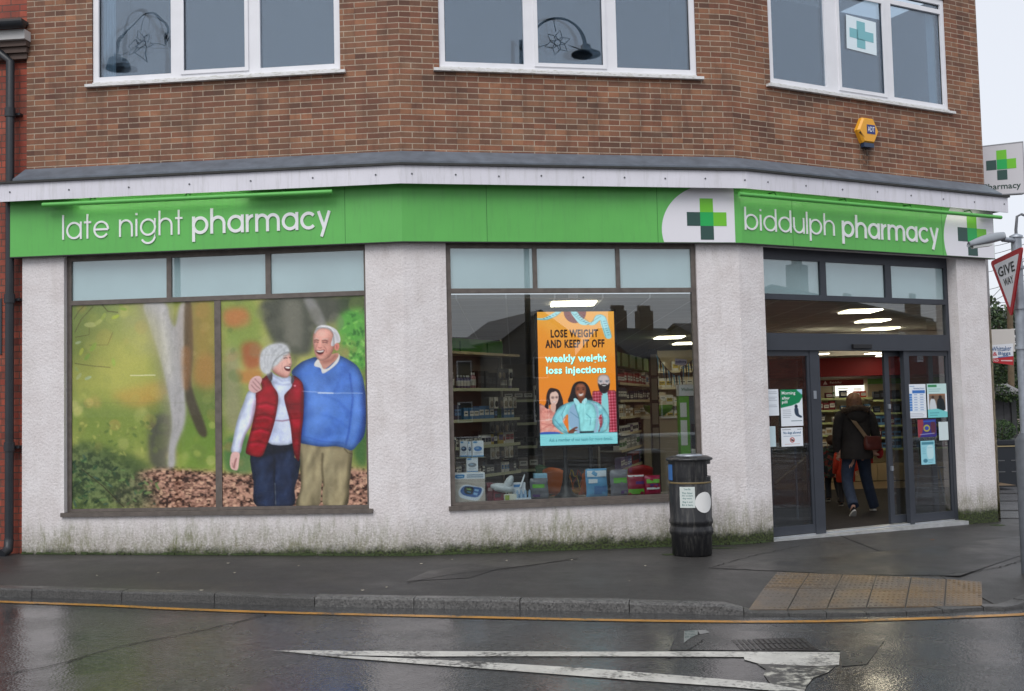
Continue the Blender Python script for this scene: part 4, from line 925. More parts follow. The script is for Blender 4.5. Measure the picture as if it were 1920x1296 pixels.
    P([(298, 356), (294, 300), (306, 244), (348, 206), (392, 190), (440, 186), (476, 200), (494, 232), (488, 262), (400, 340), (362, 392), (330, 396)], (182, 184, 184), 4, .8); h = P([(304, 350), (300, 300), (312, 250), (350, 214), (390, 198), (436, 194), (468, 206), (486, 232), (482, 252), (455, 270), (432, 300), (412, 330), (380, 344), (368, 362), (360, 384), (334, 388), (312, 372)], (192, 194, 196)); folds(0, h, 27, 16, .22, (140, 142, 146), (232, 234, 234), .7)
    for p in ([(330, 240), (316, 290), (322, 350)], [(370, 222), (340, 270), (338, 340)], [(420, 206), (370, 250), (356, 330)], [(460, 212), (410, 250), (380, 310)]): A.line(p, 5, (226, 228, 230), 2.5, .4, clip=h); A.line([(x+12, y+4) for x, y in p], 4, (150, 152, 156), 2.5, .4, clip=h)
    A.line([(452, 290), (466, 284), (478, 288)], 5, (84, 50, 46), 1.4, .9); A.line([(488, 284), (498, 284)], 5, (84, 50, 46), 1.2, .9); A.line([(450, 274), (476, 270)], 4, (150, 120, 112), 1.3, .7); P([(482, 288), (492, 292), (504, 318), (494, 326), (482, 322)], (228, 184, 170), 1.3); A.line([(484, 328), (498, 326)], 4, (150, 90, 84), 1.2, .8)
    P([(456, 344), (478, 340), (496, 344), (492, 368), (474, 370), (460, 360)], (96, 34, 40), 1); P([(460, 346), (478, 343), (494, 346), (490, 355), (470, 354)], (240, 236, 232), .8); A.line([(446, 316), (440, 340), (446, 366)], 4, (178, 124, 116), 1.6, .6)
    A.relief(f, 62, 24, 1, .12, .25, 6)
    # the join and small scuffs of the film
    A.T = T4; A.line([(485, 517), (580, 516)], 3, (226, 226, 200), .8, .9); A.line([(1130, 572), (1250, 578), (1362, 577)], 2, (214, 222, 238), .8, .7); A.line([(270, 622), (800, 622)], 1.2, (120, 120, 90), .8, .5); A.line([(832, 435), (1372, 438)], 1.2, (120, 120, 100), .8, .4); A.line([(1190, 578), (1250, 578)], 4, (226, 232, 240), .9, .8)
    gr = A.noise(3, 1, 77)-.5; A.a = np.clip(A.a*(1+.06*gr[..., None]), 0, 1)
    g = A.a.mean(-1, keepdims=True); A.a = np.clip(g+(A.a-g)*1.0, 0, 1); A.a = np.clip((A.a-.5)*1.28+.5, 0, 1)
    return A
CA = couple_art()
def c4q(pts, k=2, ox=125, oy=540): return [((x-ox)*k, (y-oy)*k) for x, y in pts]
fa0, fa1 = A1+.057, A2-.04; md = px2('A', 403, 415, 760, -.06)
def Aq(u0, u1, z0, z1, f='A', off=-.075):
    o = []
    for u, z in ((u0, z1), (u1, z1), (u1, z0), (u0, z0)):
        p = fw(f, u, off, z)-Vector((0, 0, EYE)); cp, sp = math.cos(PITCH), math.sin(PITCH); yc = p.y*cp+p.z*sp; zc = -p.y*sp+p.z*cp
        ix, iy = F_PX*p.x/yc, -F_PX*zc/yc; c, s = math.cos(ROLL), math.sin(ROLL); o.append((960+c*ix+s*iy, 648-s*ix+c*iy))
    return o
film = thing('window_picture', 'large printed woodland picture of an older walking couple filling the left shop window', 'window picture', fw('A', (fa0+fa1)/2, -.08, SILLZ))
for (u0, u1, nx, quad) in ((fa0, md[0], 300, [(133, 574), (403, 566.5), (403, 959), (132, 965)]), (md[1], fa1, 300, [(415, 566), (687, 553), (690, 952.5), (414, 958.5)])):
    art_sheet('printed_film', CA, c4q(quad), FPl('A'), u0, u1, SILLZ+.055, zr-.025, -.075, .004, PRINT, film, nx, 420, 1.0)
pane(wA, 'A', fa0, md[0], SILLZ+.055, zr-.025, -.066, FILMGLASS); pane(wA, 'A', md[1], fa1, SILLZ+.055, zr-.025, -.066, FILMGLASS)

# ================================================================ FASCIA SIGN
SW = .10       # the sign stands this far off the walls
zg1 = fp('B', 900, 355, SW)[1]+.03; zg0 = fp('B', 1000, 458, SW)[1]; zg0 = GBZ+.015
s0 = fp('A', 18, 430, SW)[0]; s1 = fp('C', 1864, 450, SW)[0]
sign = thing('fascia_sign', 'long green and white pharmacy fascia sign with white lettering above the shop windows', 'shop sign', fw('B', 1.5, SW, zg0))
mb = MB(); band(mb, SW-.03, SW, zg0, zg1+.05, s0, s1); build('green_panel', mb, SIGNG, sign)
mb = MB(); band(mb, .013, SW-.031, zg0-.006, zg0+.012, s0, s1); band(mb, SW-.03, SW+.006, zg0-.012, zg0-.001, s0, s1, 0); build('bottom_trim', mb, DARKEDGE, sign)
for f, x in (('A', 647), ('B', 913), ('B', 1233), ('C', 1486), ('C', 1766)):
    mb = MB(); u = fp(f, x, 420, SW)[0]; mb.fbox(f, u-.003, u+.003, SW-.01, SW+.0012, zg0, zg1+.05); build('panel_joint', mb, cm(54, 120, 52), sign)
# white emblem panels: half discs
def emblem(f, cx, cy, rx, xr, cross, sqpx):
    uc, zc = fp(f, cx, cy, SW); ur = fp(f, cx-rx, cy, SW)[0]; rad = uc-ur; ue = fp(f, xr, cy, SW)[0] if xr else uc
    top = zg1+.048; poly = []
    for k in range(61):
        a = math.pi*(.5+k/60*1.0); x = uc+rad*math.cos(a); z = zc+rad*.86*math.sin(a)
        if z > top or z < zg0+.003: continue
        poly.append((x, z))
    tp, bt = poly[0], poly[-1]
    poly = [(ue, top), (tp[0]+.02, top)]+poly+[(bt[0]+.003, zg0+.003), (ue, zg0+.003)]
    mb = MB(); mb.prism(poly, FPl(f), SW+.001, SW+.003); e = build('white_panel', mb, SIGNW, sign)
    s_ = abs(fp(f, cross[0]+sqpx/2, cross[1], SW)[0]-fp(f, cross[0]-sqpx/2, cross[1], SW)[0]); h = fp(f, cross[0], cross[1]-sqpx/2, SW)[1]-fp(f, cross[0], cross[1]+sqpx/2, SW)[1]
    u, z = fp(f, cross[0], cross[1], SW); h = s_ = (h+s_)/2
    for (a, b, m) in ((0, 0, MG), (0, 1, LG), (1, 0, LG), (-1, 0, DG), (0, -1, DG)):
        mb = MB(); mb.fbox(f, u+(a-.5)*s_, u+(a+.5)*s_, SW+.0035, SW+.006, z+(b-.5)*h, z+(b+.5)*h); build('cross_square', mb, m, e)
emblem('B', 1338, 432, 97, 1378, None or (1325, 411), 25.2)
emblem('C', 1852, 452, 82, 1863.5, (1822.5, 441), 21)
# stroke-built rounded lettering
def glyph(ch, t):
    r = .5-t/2; H = 1.42; D = -.42; arc = lambda cx, cy, rr, a0, a1, n=22: [(cx+rr*math.cos(R(a0+(a1-a0)*k/n)), cy+rr*math.sin(R(a0+(a1-a0)*k/n))) for k in range(n+1)]
    x1 = 1-t/2; h = t/2
    C_ = arc(.5, .5, r, 0, 360, 36); ar = .38; wN = .76+t
    G = {'a': ([C_, [(x1, 0), (x1, 1)]], 1), 'b': ([C_, [(h, 0), (h, H)]], 1), 'd': ([C_, [(x1, 0), (x1, H)]], 1), 'p': ([C_, [(h, D), (h, 1)]], 1),
         'c': ([arc(.5, .5, r, 42, 318)], .88), 'e': ([arc(.5, .5, r, 0, 325, 30), [(h, .5), (x1, .5)]], 1), 'l': ([[(h, 0), (h, H)]], t), 'i': ([[(h, 0), (h, 1)], [(h, 1.22), (h, 1.22+t*1.05)]], t),
         't': ([[(.22, 0), (.22, H)], [(0, 1-h), (.46, 1-h)]], .46), 'n': ([[(h, 0), (h, 1)], arc(h+ar, 1-h-ar, ar, 180, 0)+[(h+2*ar, 0)]], wN),
         'h': ([[(h, 0), (h, H)], arc(h+ar, 1-h-ar, ar, 180, 0)+[(h+2*ar, 0)]], wN), 'u': ([[(h, 1), (h, ar+h)]+arc(h+ar, h+ar, ar, 180, 360)+[(h+2*ar, 1)], [(h+2*ar, 1), (h+2*ar, 0)]], wN),
         'm': ([[(h, 0), (h, 1)], arc(h+.33, 1-h-.33, .33, 180, 0)+[(h+.66, 0)], arc(h+.99, 1-h-.33, .33, 180, 0)+[(h+1.32, 0)]], 1.32+t),
         'r': ([[(h, 0), (h, 1)], arc(h+.4, 1-h-.4, .4, 180, 95)], .46), 'y': ([[(h*1.1, 1), (.44, 0.03)], [(.84-h, 1), (.27, D)]], .84),
         'g': ([C_, [(x1, 1), (x1, .0)]+arc(.5, 0.02, r, 0, -150, 16)], 1)}
    return G[ch]
def stroke_poly(p, t):
    p = [Vector(q) for q in p]; L_, R_ = [], []
    for i, q in enumerate(p):
        a = (q-p[i-1]).normalized() if i else None; b = (p[i+1]-q).normalized() if i < len(p)-1 else None
        if a is None: a = b
        if b is None: b = a
        if i == 0 and (p[0]-p[-1]).length < 1e-6: a = (q-p[-2]).normalized()
        if i == len(p)-1 and (p[0]-p[-1]).length < 1e-6: b = (p[1]-p[0]).normalized()
        tt = (a+b).normalized(); n = Vector((-tt.y, tt.x)); k = t/2/max(.5, n.dot(Vector((-a.y, a.x)))); L_.append(q+n*k); R_.append(q-n*k)
    return L_, R_
def word(f, txt, x0, y0, x1, y1, xh, t, wd, gap=.13):
    """word on the sign: baseline from (x0,y0) to (x1,y1) in the picture, x-height xh px"""
    a = fp(f, x0, y0, wd); b = fp(f, x1, y1, wd); z = (a[1]+b[1])/2; W = b[0]-a[0]
    X = fp(f, (x0+x1)/2, (y0+y1)/2-xh, wd)[1]-fp(f, (x0+x1)/2, (y0+y1)/2, wd)[1]
    adv = [glyph(c, t)[1] for c in txt]; tot = sum(adv)+gap*(len(txt)-1); sx = W/tot; x = 0
    for c, ad in zip(txt, adv):
        mb = MB()
        for si, st in enumerate(glyph(c, t)[0]):
            L_, R_ = stroke_poly(st, t); o = .0008*si
            Pt = lambda q, d: fw(f, a[0]+(x+q.x)*sx, wd+d, z+q.y*X)
            for i in range(len(L_)-1):
                mb.face([Pt(R_[i], .012+o), Pt(R_[i+1], .012+o), Pt(L_[i+1], .012+o), Pt(L_[i], .012+o)])
                mb.face([Pt(L_[i], .012+o), Pt(L_[i+1], .012+o), Pt(L_[i+1], .001), Pt(L_[i], .001)]); mb.face([Pt(R_[i+1], .012+o), Pt(R_[i], .012+o), Pt(R_[i], .001), Pt(R_[i+1], .001)])
            for e in (0, -1): mb.face([Pt(L_[e], .012+o), Pt(R_[e], .012+o), Pt(R_[e], .001), Pt(L_[e], .001)])
        build('letter', mb, LETTER, sign); x += ad+gap
word('A', 'late', 117.5, 450, 205, 446, 32.5, .115, SW, .15)
word('A', 'night', 224, 444.5, 343, 440, 32.5, .115, SW, .17)
word('A', 'pharmacy', 361, 439.5, 621, 429.5, 33.5, .175, SW, .12)
word('C', 'biddulph', 1396, 430, 1564.5, 443.5, 29.5, .115, SW, .15)
word('C', 'pharmacy', 1578.5, 444.5, 1760, 457, 29.5, .175, SW, .12)
# sign lights: slim green troughs fixed under the board, lit inside
def trough(f, xa, ya, xb, yb, off, lab, brk):
    a = fp(f, xa, ya, off); b = fp(f, xb, yb, off); z = (a[1]+b[1])/2; t = thing('sign_light', lab, 'sign light', fw(f, (a[0]+b[0])/2, off, z))
    p, q = fw(f, a[0], off, z), fw(f, b[0], off, z); mb = MB(); mb.tube([p, q], .026, 12); build('trough', mb, SIGNG, t)
    mb = MB(); 
    mb.fbox(f, a[0]+(.35 if f == 'A' else .1), b[0]-(1.1 if f == 'A' else .3), off-.042, off-.032, z-.012, z+.006); build('lamp_strip', mb, emis('trough_lamp', (1, .98, .85, 1), 5.5 if f == 'A' else 4), t)
    for k in range(brk):
        mb = MB(); u = a[0]+(b[0]-a[0])*(k+.5)/brk; mb.tube([fw(f, u, off, z+.02), fw(f, u, .2, z+.07), fw(f, u, .04, z+.075)], .009, 6); build('bracket', mb, cm(60, 120, 60), t)
trough('A', 80, 385, 623, 359, .24, 'long green trough light under the white board above the late night lettering', 3)
trough('C', 1386, 364, 1877, 408, .24, 'long green trough light under the white board above the right hand lettering', 4)

# ================================================================ DOORWAY (aluminium shopfront in the right facet)
DW = -.15
def zc(y, x=1600, wd=DW): return fp('C', x, y, wd)[1]
def uc(x, y=740, wd=DW): return fp('C', x, y, wd)[0]
C9i, C10i = C9+.002, C10-.002
zT = GBZ+.02; zt0 = zc(494); zt1_ = zc(556); zr0 = zc(566); zop1 = zc(626.5); zop0 = zc(657.5); zfl = FLOOR
mb = MB()
for a, b, z0, z1 in ((C9i, C9i+.05, zfl, zT), (uc(1781), C10i, zfl, zT), (C9i+.05, uc(1781), zt0, zT), (C9i+.05, uc(1781), zr0, zt1_),
        (uc(1538, 520), uc(1549, 520), zt1_, zt0), (uc(1660, 520), uc(1671, 520), zt1_, zt0), (uc(1521), uc(1539), zfl, zop0), (uc(1697.5), uc(1705), zfl, zop0)):
    mb.fbox('C', a, b, DW-.07, DW, z0, z1)
mb.fbox('C', C9i+.05, uc(1781), DW-.12, DW+.03, zop0, zop1)
doors = build('shopfront_frame', mb, DARKALU, bld)
for a, b in ((C9i+.05, uc(1538, 520)), (uc(1549, 520), uc(1660, 520)), (uc(1671, 520), uc(1781))):
    pane(doors, 'C', a, b, zt1_, zt0, DW-.02, GLASS, 'transom_pane'); mb = MB(); mb.fbox('C', a, b, DW-.045, DW-.038, zt1_, zt0); build('frosted_film', mb, FROST, doors)
pane(doors, 'C', C9i+.05, uc(1781), zop1, zr0, DW-.03, GLASS, 'fanlight_pane')
mb = MB(); mb.fbox('C', uc(1597), uc(1632), DW+.03, DW+.07, zc(654), zc(646)); build('door_sensor', mb, BLACK, bld, bevel=.004)
# side screens and sliding leaves
def leaf(name, ua, ub, wd, st, lab, bot=.11, top=.07):
    mb = MB(); z0, z1 = zfl+.02, zop0
    mb.fbox('C', ua, ua+st, wd-.04, wd, z0, z1); mb.fbox('C', ub-st, ub, wd-.04, wd, z0, z1)
    mb.fbox('C', ua+st, ub-st, wd-.04, wd, z0, z0+bot); mb.fbox('C', ua+st, ub-st, wd-.04, wd, z1-top, z1)
    fr = build(name, mb, DARKALU, bld, lab); pane(fr, 'C', ua+st, ub-st, z0+bot, z1-top, wd-.018, DGLASS); return fr
leaf('side_screen', C9i+.05, uc(1521), DW-.01, .035, 'left fixed glass side screen')
leaf('side_screen', uc(1705), uc(1781), DW-.01, .035, 'right fixed glass side screen')
leaf('door_leaf', uc(1447), uc(1527), DW-.10, .06, 'sliding door leaf slid open behind the left screen')
rl = leaf('door_leaf', uc(1671), uc(1671)+.95, DW-.10, .085, 'sliding door leaf slid open behind the right screen')
mb = MB()
for y in (760, 880): mb.fbox('C', uc(1674), uc(1677), DW-.099, DW-.07, zc(y+9), zc(y))
build('handle', mb, GALV, rl)
mb = MB(); p = [fw('C', C9i-.02, -.10, zfl-.06), fw('C', C10i, -.10, zfl-.06), fw('C', C10i, .03, zfl-.06), fw('C', C9i-.02, .03, zfl-.06)]
mb.fbox('C', C9+.0, C10i, -.16, .02, zfl-.2, zfl-.003); mb.fbox('C', C9i, C10i, -.30, -.161, zfl-.2, zfl+.012); build('threshold', mb, mat('pale_threshold', srgb(196, 198, 198), .35, metal=.4, noise=.2, nscale=9), bld)
mb = MB(); mb.fbox('C', uc(1525), uc(1530), DW+.001, DW+.012, zc(748, 1527), zc(733, 1527)); build('key_switch', mb, GALV, bld)

# ---------------------------------------------------------------- inside of the shop
CZ_ = EYE+1.30
SD = Vector((.385, .923, 0)).normalized()            # line of the side wall
sc0 = Vector((sideC.x, sideC.y, 0))
FL = NG('shop_floor'); p = FL.coord('Object'); FL.set(FL.b.inputs['Base Color'], FL.mix(FL.rng(FL.noise(p, 24, 5, .7), .35, .65), srgb(40, 37, 37), srgb(54, 50, 49))); FL.b.inputs['Roughness'].default_value = .85; FL.b.inputs['Specular IOR Level'].default_value = .2; FL = FL.m
fa = fw('A', UEND['A']+.1, -.25, 0); fv = ring(-.22, 0); fc = fw('C', UEND['C']-.1, -.2, 0)
bk1 = sc0+SD*20
outline = [(fv[0].x+.1, fv[0].y), (fv[1].x, fv[1].y), (fv[2].x, fv[2].y), (fv[3].x-.05, fv[3].y), (bk1.x-.1, bk1.y), (-5.6, 36)]
mb = MB(); mb.prism(outline, lambda a, b, t: (a, b, t), FLOOR-.1, FLOOR); build('floor', mb, FL, bld)
mb = MB(); mb.fbox('C', C9i, C10i, -.34, -.16, FLOOR-.1, FLOOR+.006); build('door_track', mb, GALV, bld)
mb = MB(); mb.prism(outline, lambda a, b, t: (a, b, t), CZ_, CZ_+.05); build('ceiling', mb, CEILT, bld)
CREAM = cm(196, 188, 172, .8); CREAMD = cm(150, 140, 124, .8)
mb = MB(); mb.box(-5.4, 5.1, 34, 34.2, FLOOR, CZ_); mb.box(4.9, 5.1, 23.7, 34, FLOOR, CZ_); mb.box(4.9, 10.15, 23.6, 23.8, FLOOR, CZ_); mb.box(-5.6, -5.4, 13.2, 34, FLOOR, CZ_); build('inner_wall', mb, CREAM, bld)
mb = MB(); a = sc0; b = sc0+SD*20
for z0, z1, d, m in ((-.6, GBZ+.3, 0, 0), (GBZ+.3, TOP, 0, 1)): mb.face([(a.x, a.y, z0), (b.x, b.y, z0), (b.x, b.y, z1), (a.x, a.y, z1)], m, [(9, z0), (29, z0), (29, z1), (9, z1)])
build('side_wall', mb, [RENDER, BRICK], bld)
# suspended ceiling lamps
def lamp(px, py, wpx, dy=.55):
    dy = dy*.62
    d = 1.30-.02; r = ray(px, py); t = (CZ_-.02-EYE)/r.z; c = Vector((0, 0, EYE))+r*t
    w_ = wpx/F_PX*c.y; mb = MB(); mb.box(c.x-w_/2, c.x+w_/2, c.y-dy/2, c.y+dy/2, c.z, c.z+.015); build('ceiling_light', mb, PANEL, bld)
for q in ((1075, 571, 82, .9), (1255, 634, 50, 1.1), (1284, 645, 38, 1.1), (1293, 668, 26, 1.1), (1298, 681, 16, 1.2), (1301, 688, 12, 1.2), (1613, 585, 62, .9), (1636, 603, 48, .9), (1652, 617.5, 54, .9)): lamp(*q)
for x, y in ((-4, 17), (-4, 22), (-2.6, 16), (-3, 20), (-3.4, 25), (3.4, 17.2)):  # extra panels out of view, added to brighten the shop interior
    mb = MB(); mb.box(x-.3, x+.3, y-.3, y+.3, CZ_-.02, CZ_-.005); build('ceiling_light', mb, PANEL, bld)
# lowered ceiling over the back counter, its lamps, and the red bulkhead
zl = EYE+.835
mb = MB(); mb.box(5.12, 10.1, 21.4, 23.6, zl, CZ_-.01); build('lowered_ceiling', mb, CEIL, bld)
for px, py, wp in ((1541, 664.5, 18), (1641, 663.5, 30), (1657, 668, 20)):
    r = ray(px, py); c = Vector((0, 0, EYE))+r*((zl-.012-EYE)/r.z); mb = MB(); mb.box(c.x-wp/4000*c.y, c.x+wp/4000*c.y, c.y-.18, c.y+.18, zl-.012, zl-.002); build('ceiling_light', mb, PANEL, bld)
def X(px, Y, py=750): return at(px, py, Y).x
def Z(py, Y, px=1600): return at(px, py, Y).z
# ---- shelving and stock
STEEL = cm(178, 172, 158, .5); BACKP = cm(120, 112, 100, .7); EDGE = cm(196, 200, 168, .5)
BOXC = {}
def carton_mesh(w_, d_, h_, c1, c2):
    key = ('c', round(w_, 2), round(h_, 2), c1, c2)
    if key in BOXC: return BOXC[key]
    mb = MB(); mb.box(-w_/2, w_/2, -d_/2, d_/2, 0, h_*.97); mb.box(-w_/2+.002, w_/2-.002, -d_/2+.002, d_/2-.002, h_*.97, h_)
    mb.box(-w_*.42, w_*.42, -d_/2-.002, -d_/2, h_*.3, h_*.72, 1); mb.box(-w_*.3, w_*.3, -d_/2-.003, -d_/2-.002, h_*.5, h_*.58, 2)
    o = build('carton', mb, [cm(*c1), cm(*c2), cm(60, 62, 70)], local=True); COL.objects.unlink(o); BOXC[key] = o; return o
def bottle_mesh(r, h, c1, c2):
    key = ('b', round(r, 3), round(h, 2), c1, c2)
    if key in BOXC: return BOXC[key]
    mb = MB(); mb.lathe([(.001, 0), (r, .002), (r, h*.68), (r*.85, h*.76), (r*.4, h*.82), (r*.4, h*.88)], n=12); mb.lathe([(r*.48, h*.86), (r*.48, h*.99), (.001, h)], n=12, mi=1)
    mb.lathe([(r*1.02, h*.2), (r*1.02, h*.58)], n=12, mi=2)
    o = build('bottle', mb, [cm(*c1, .3), cm(235, 235, 232), cm(*c2)], local=True); COL.objects.unlink(o); BOXC[key] = o; return o
def hang_mesh(w_, h_, c1, c2):
    key = ('h', round(w_, 2), round(h_, 2), c1, c2)
    if key in BOXC: return BOXC[key]
    mb = MB(); mb.box(-w_/2, w_/2, -.004, .004, 0, h_); mb.blob((0, -.012, h_*.4), w_*.36, .016, h_*.28, 1, 10, 6); mb.tube([(0, -.03, h_*.93), (0, .1, h_*.93)], .003, 5, 2)
    o = build('hanging_pack', mb, [cm(*c1), cm(*c2), cm(120, 120, 120)], local=True); COL.objects.unlink(o); BOXC[key] = o; return o
def place(src, loc, rz, label, cat, group):
    o = src.copy(); COL.objects.link(o); o.location = loc; o.rotation_euler = (0, 0, rz); return tag(o, label, cat, group)
def shelf_unit(name, label, p0, d, length, levels, top, depth=.32, bottom=FLOOR, back=BACKP, header=None, hcol=None, edge=EDGE):
    d = Vector((d[0], d[1], 0)).normalized(); n = Vector((d.y, -d.x, 0)); rz = math.atan2(d.y, d.x)
    t = thing(name, label, 'shelving', (p0[0], p0[1], bottom), rz)
    M = Matrix.Translation(t.location) @ Matrix.Rotation(rz, 4, 'Z'); b0 = bottom
    def bx(nm, parts, m, lab=None):
        mb = MB()
        for q in parts: mb.box(*q, mat=M)
        return build(nm, mb, m, t, lab)
    bx('back_panel', [(0, length, depth-.02, depth, 0, top-b0)], back)
    for x in (0, length-.03) if length < 2.5 else (0, length/2, length-.03): bx('upright', [(x, x+.03, depth-.05, depth-.021, 0, top-b0+.02)], STEEL)
    for z in levels:
        s_ = bx('shelf', [(0.002, length-.002, 0, depth-.052, z-b0-.025, z-b0)], STEEL); bx('price_strip', [(0, length, -.008, -.001, z-b0-.035, z-b0+.006)], edge)
    bx('plinth', [(0.01, length-.01, .02, depth-.055, 0, .1)], STEEL)
    if header: bx('header', [(0, length, depth-.06, depth-.021, header[0]-b0, header[1]-b0)], hcol or cm(96, 150, 70))
    return t, M, rz, length, b0
def cname(c):
    r, g, b = c; mx, mn = max(c), min(c)
    if mx-mn < 26: return 'white' if mn > 195 else 'pale grey' if mn > 145 else 'grey' if mn > 85 else 'black'
    if mx == r: return ('tan' if r < 200 else 'cream') if g > .75*r and b > .55*r else 'pink' if b > .6*r and r > 150 else 'orange' if g > .5*r else 'red'
    if mx == g: return 'green'
    return 'purple' if r > g else 'navy blue' if b < 100 else 'blue'
def stock(unit, z, hmax, kinds, label, group, cat='product', x0=.03, x1=None, fill=.93, dscale=1, hfac=(.45, .9)):
    t, M, rz, length, b0 = unit; x = x0; x1 = x1 or length-.03
    while x < x1-.03:
        k = random.choice(kinds); h = hmax*random.uniform(*hfac); h = round(h/.02)*.02
        if k[0] == 'c':
            w_ = random.choice([.06, .08, .1, .12]) if len(k) < 4 else k[3]; src = carton_mesh(w_, .1, max(.04, h), k[1], k[2])
        else: w_ = .055; src = bottle_mesh(.026, max(.1, h), k[1], k[2])
        n_ = random.choice([1, 2, 3])
        for i in range(n_):
            if x+w_ > x1: break
            side = '' if x1-x0 < .9 else ', near end' if x < x0+(x1-x0)/3 else ', far end' if x > x0+(x1-x0)*2/3 else ', middle'
            if random.random() < fill: place(src, M @ Vector((x+w_/2, .07+random.uniform(0, .02), z-b0)), rz+random.uniform(-.06, .06), cname(k[1])+(' box with %s label on ' % cname(k[2]) if k[0] == 'c' else ' bottle on ')+label+side, 'bottle' if k[0] == 'b' else 'box', group)
            x += w_+.006
        x += random.uniform(0, .012)
W_ = (214, 214, 208); N_ = (44, 52, 78); BL = (84, 130, 176); GRN = (70, 128, 62); PK = (190, 130, 140); K_ = (34, 34, 38); TN = (176, 152, 118); RD = (150, 44, 48); YL = (190, 170, 84); PU = (112, 96, 140)
# unit beside the left edge of the middle window
pA = at(846, 800, 14.0)
U1 = shelf_unit('wall_shelving', 'receding shelf unit with green header at the left edge of the middle window', (pA.x, pA.y), (.515, .857), 1.75, [.32, .72, 1.12, 1.48, 1.90], 2.62, header=(2.40, 2.60), back=cm(98, 92, 84, .8))
hd = MB()
for a, b in ((0, .5), (.62, 1.2), (1.32, 1.72)): hd.box(a, b, .235, .262, 2.42-FLOOR, 2.56-FLOOR, mat=U1[1])
build('header_panel', hd, cm(84, 150, 66), U1[0]); hd = MB(); hd.box(-.02, 1.77, -.02, .29, 2.36-FLOOR, 2.395-FLOOR, mat=U1[1]); build('header_ledge', hd, cm(214, 196, 158), U1[0])
stock(U1, 1.90, .26, [('b', (120, 110, 150), W_), ('b', (196, 130, 90), (220, 190, 120)), ('b', (190, 140, 150), W_), ('c', K_, (70, 70, 74)), ('b', (110, 110, 112), W_)], 'top shelf of left window unit', 'toiletries on the top shelf', hfac=(.7, .98))
stock(U1, 1.48, .24, [('c', N_, BL), ('c', BL, W_), ('b', GRN, (40, 90, 50))], 'second shelf of left window unit', 'packs on the second shelf', hfac=(.6, .95))
stock(U1, 1.12, .26, [('c', W_, N_), ('c', W_, RD), ('c', K_, W_), ('c', YL, PU)], 'third shelf of left window unit', 'packs on the third shelf')
stock(U1, .72, .24, [('c', W_, BL), ('c', K_, (60, 60, 66)), ('c', (90, 94, 96), W_)], 'fourth shelf of left window unit', 'packs on the fourth shelf')
stock(U1, .32, .24, [('c', W_, BL), ('c', (90, 94, 96), W_)], 'lowest shelf of left window unit', 'packs on the lowest shelf')
for zz, n_ in ((2.02, 4), (1.62, 6), (1.28, 6), (.92, 6)):
    for k in range(n_): place(hang_mesh(.1, .16, random.choice([(206, 204, 196), (180, 178, 170), (70, 72, 76)]), random.choice([(120, 110, 96), K_, (150, 140, 120)])), U1[1] @ Vector((1.18+k*.1 if n_ < 5 else .95+k*.125, -.03, zz-FLOOR)), U1[2], 'card backed pack hanging %s in the %s hook row of the left window shelving' % (('first', 'second', 'third', 'fourth', 'fifth', 'sixth')[k], {2.02: 'top', 1.62: 'second', 1.28: 'third', .92: 'lowest'}[zz]), 'hanging pack', 'packs hanging from hooks')
# second bay further in, facing the window
pB = at(905, 800, 16.6)
U1b = shelf_unit('gondola_shelving', 'dark shelf unit deeper in the shop, left of the lit screen', (pB.x, pB.y), (1, .12), 1.0, [.3, .66, 1.02, 1.38, 1.74], 2.1, back=cm(70, 68, 66, .8))
for z, w_ in ((.66, 'fourth'), (1.02, 'third'), (1.38, 'second'), (1.74, 'top')): stock(U1b, z, .26, [('c', K_, (90, 90, 90), .15), ('c', (110, 104, 98), W_, .15), ('c', W_, K_, .12)], w_+' dark shelf left of the screen', 'dark packs deeper in the shop', fill=.85)
# long run of shelves right of the screen
U2 = shelf_unit('long_shelving', 'long shelf run of boxed medicines receding to the right of the lit screen', (1.70, 17.0), (.26, .966), 5.3, [.30, .60, .90, 1.16, 1.43, 1.70, 1.98], 2.26, depth=.4, back=cm(112, 102, 88, .8), edge=cm(210, 196, 160))
ORD = ['top', 'second', 'third', 'fourth', 'fifth', 'sixth', 'lowest']
for o_, (z, ks) in enumerate(((1.98, [(RD, W_), (W_, BL)]), (1.70, [(N_, W_), (W_, K_), (BL, W_)]), (1.43, [(W_, TN), (TN, W_)]), (1.16, [(W_, N_), (PU, W_)]), (.90, [(W_, GRN), ((150, 150, 146), W_)]), (.60, [(RD, K_), (PU, W_)]), (.30, [(W_, N_), (YL, W_)]))):
    stock(U2, z, .22, [('c', a, b, .22) for a, b in ks], ORD[o_]+' long shelf', 'boxed medicines on the long shelf run', hfac=(.5, .95))
mb = MB()
for k in range(6): mb.box(.1+k*.85, .1+k*.85+.6, .1, .35, 2.27-FLOOR, 2.50-FLOOR, mat=U2[1])
build('header_panel', mb, cm(96, 128, 62), U2[0])
# frontal shelves right of the screen, mid distance
pC = at(1158, 800, 20.0)
# a brown boxed column in front of it
pc = at(1227, 760, 16.2); t = thing('notice_column', 'slim brown column with four cream panels between the shelves and the counter', 'column', (pc.x, pc.y, FLOOR))
mb = MB(); mb.box(pc.x-.06, pc.x+.06, pc.y-.06, pc.y+.06, FLOOR, 2.45); build('post', mb, cm(66, 56, 48), t)
mb = MB()
for k in range(4): mb.box(pc.x-.045, pc.x+.045, pc.y-.066, pc.y-.0605, .95+k*.37, 1.27+k*.37)
build('panels', mb, cm(150, 138, 116), t)
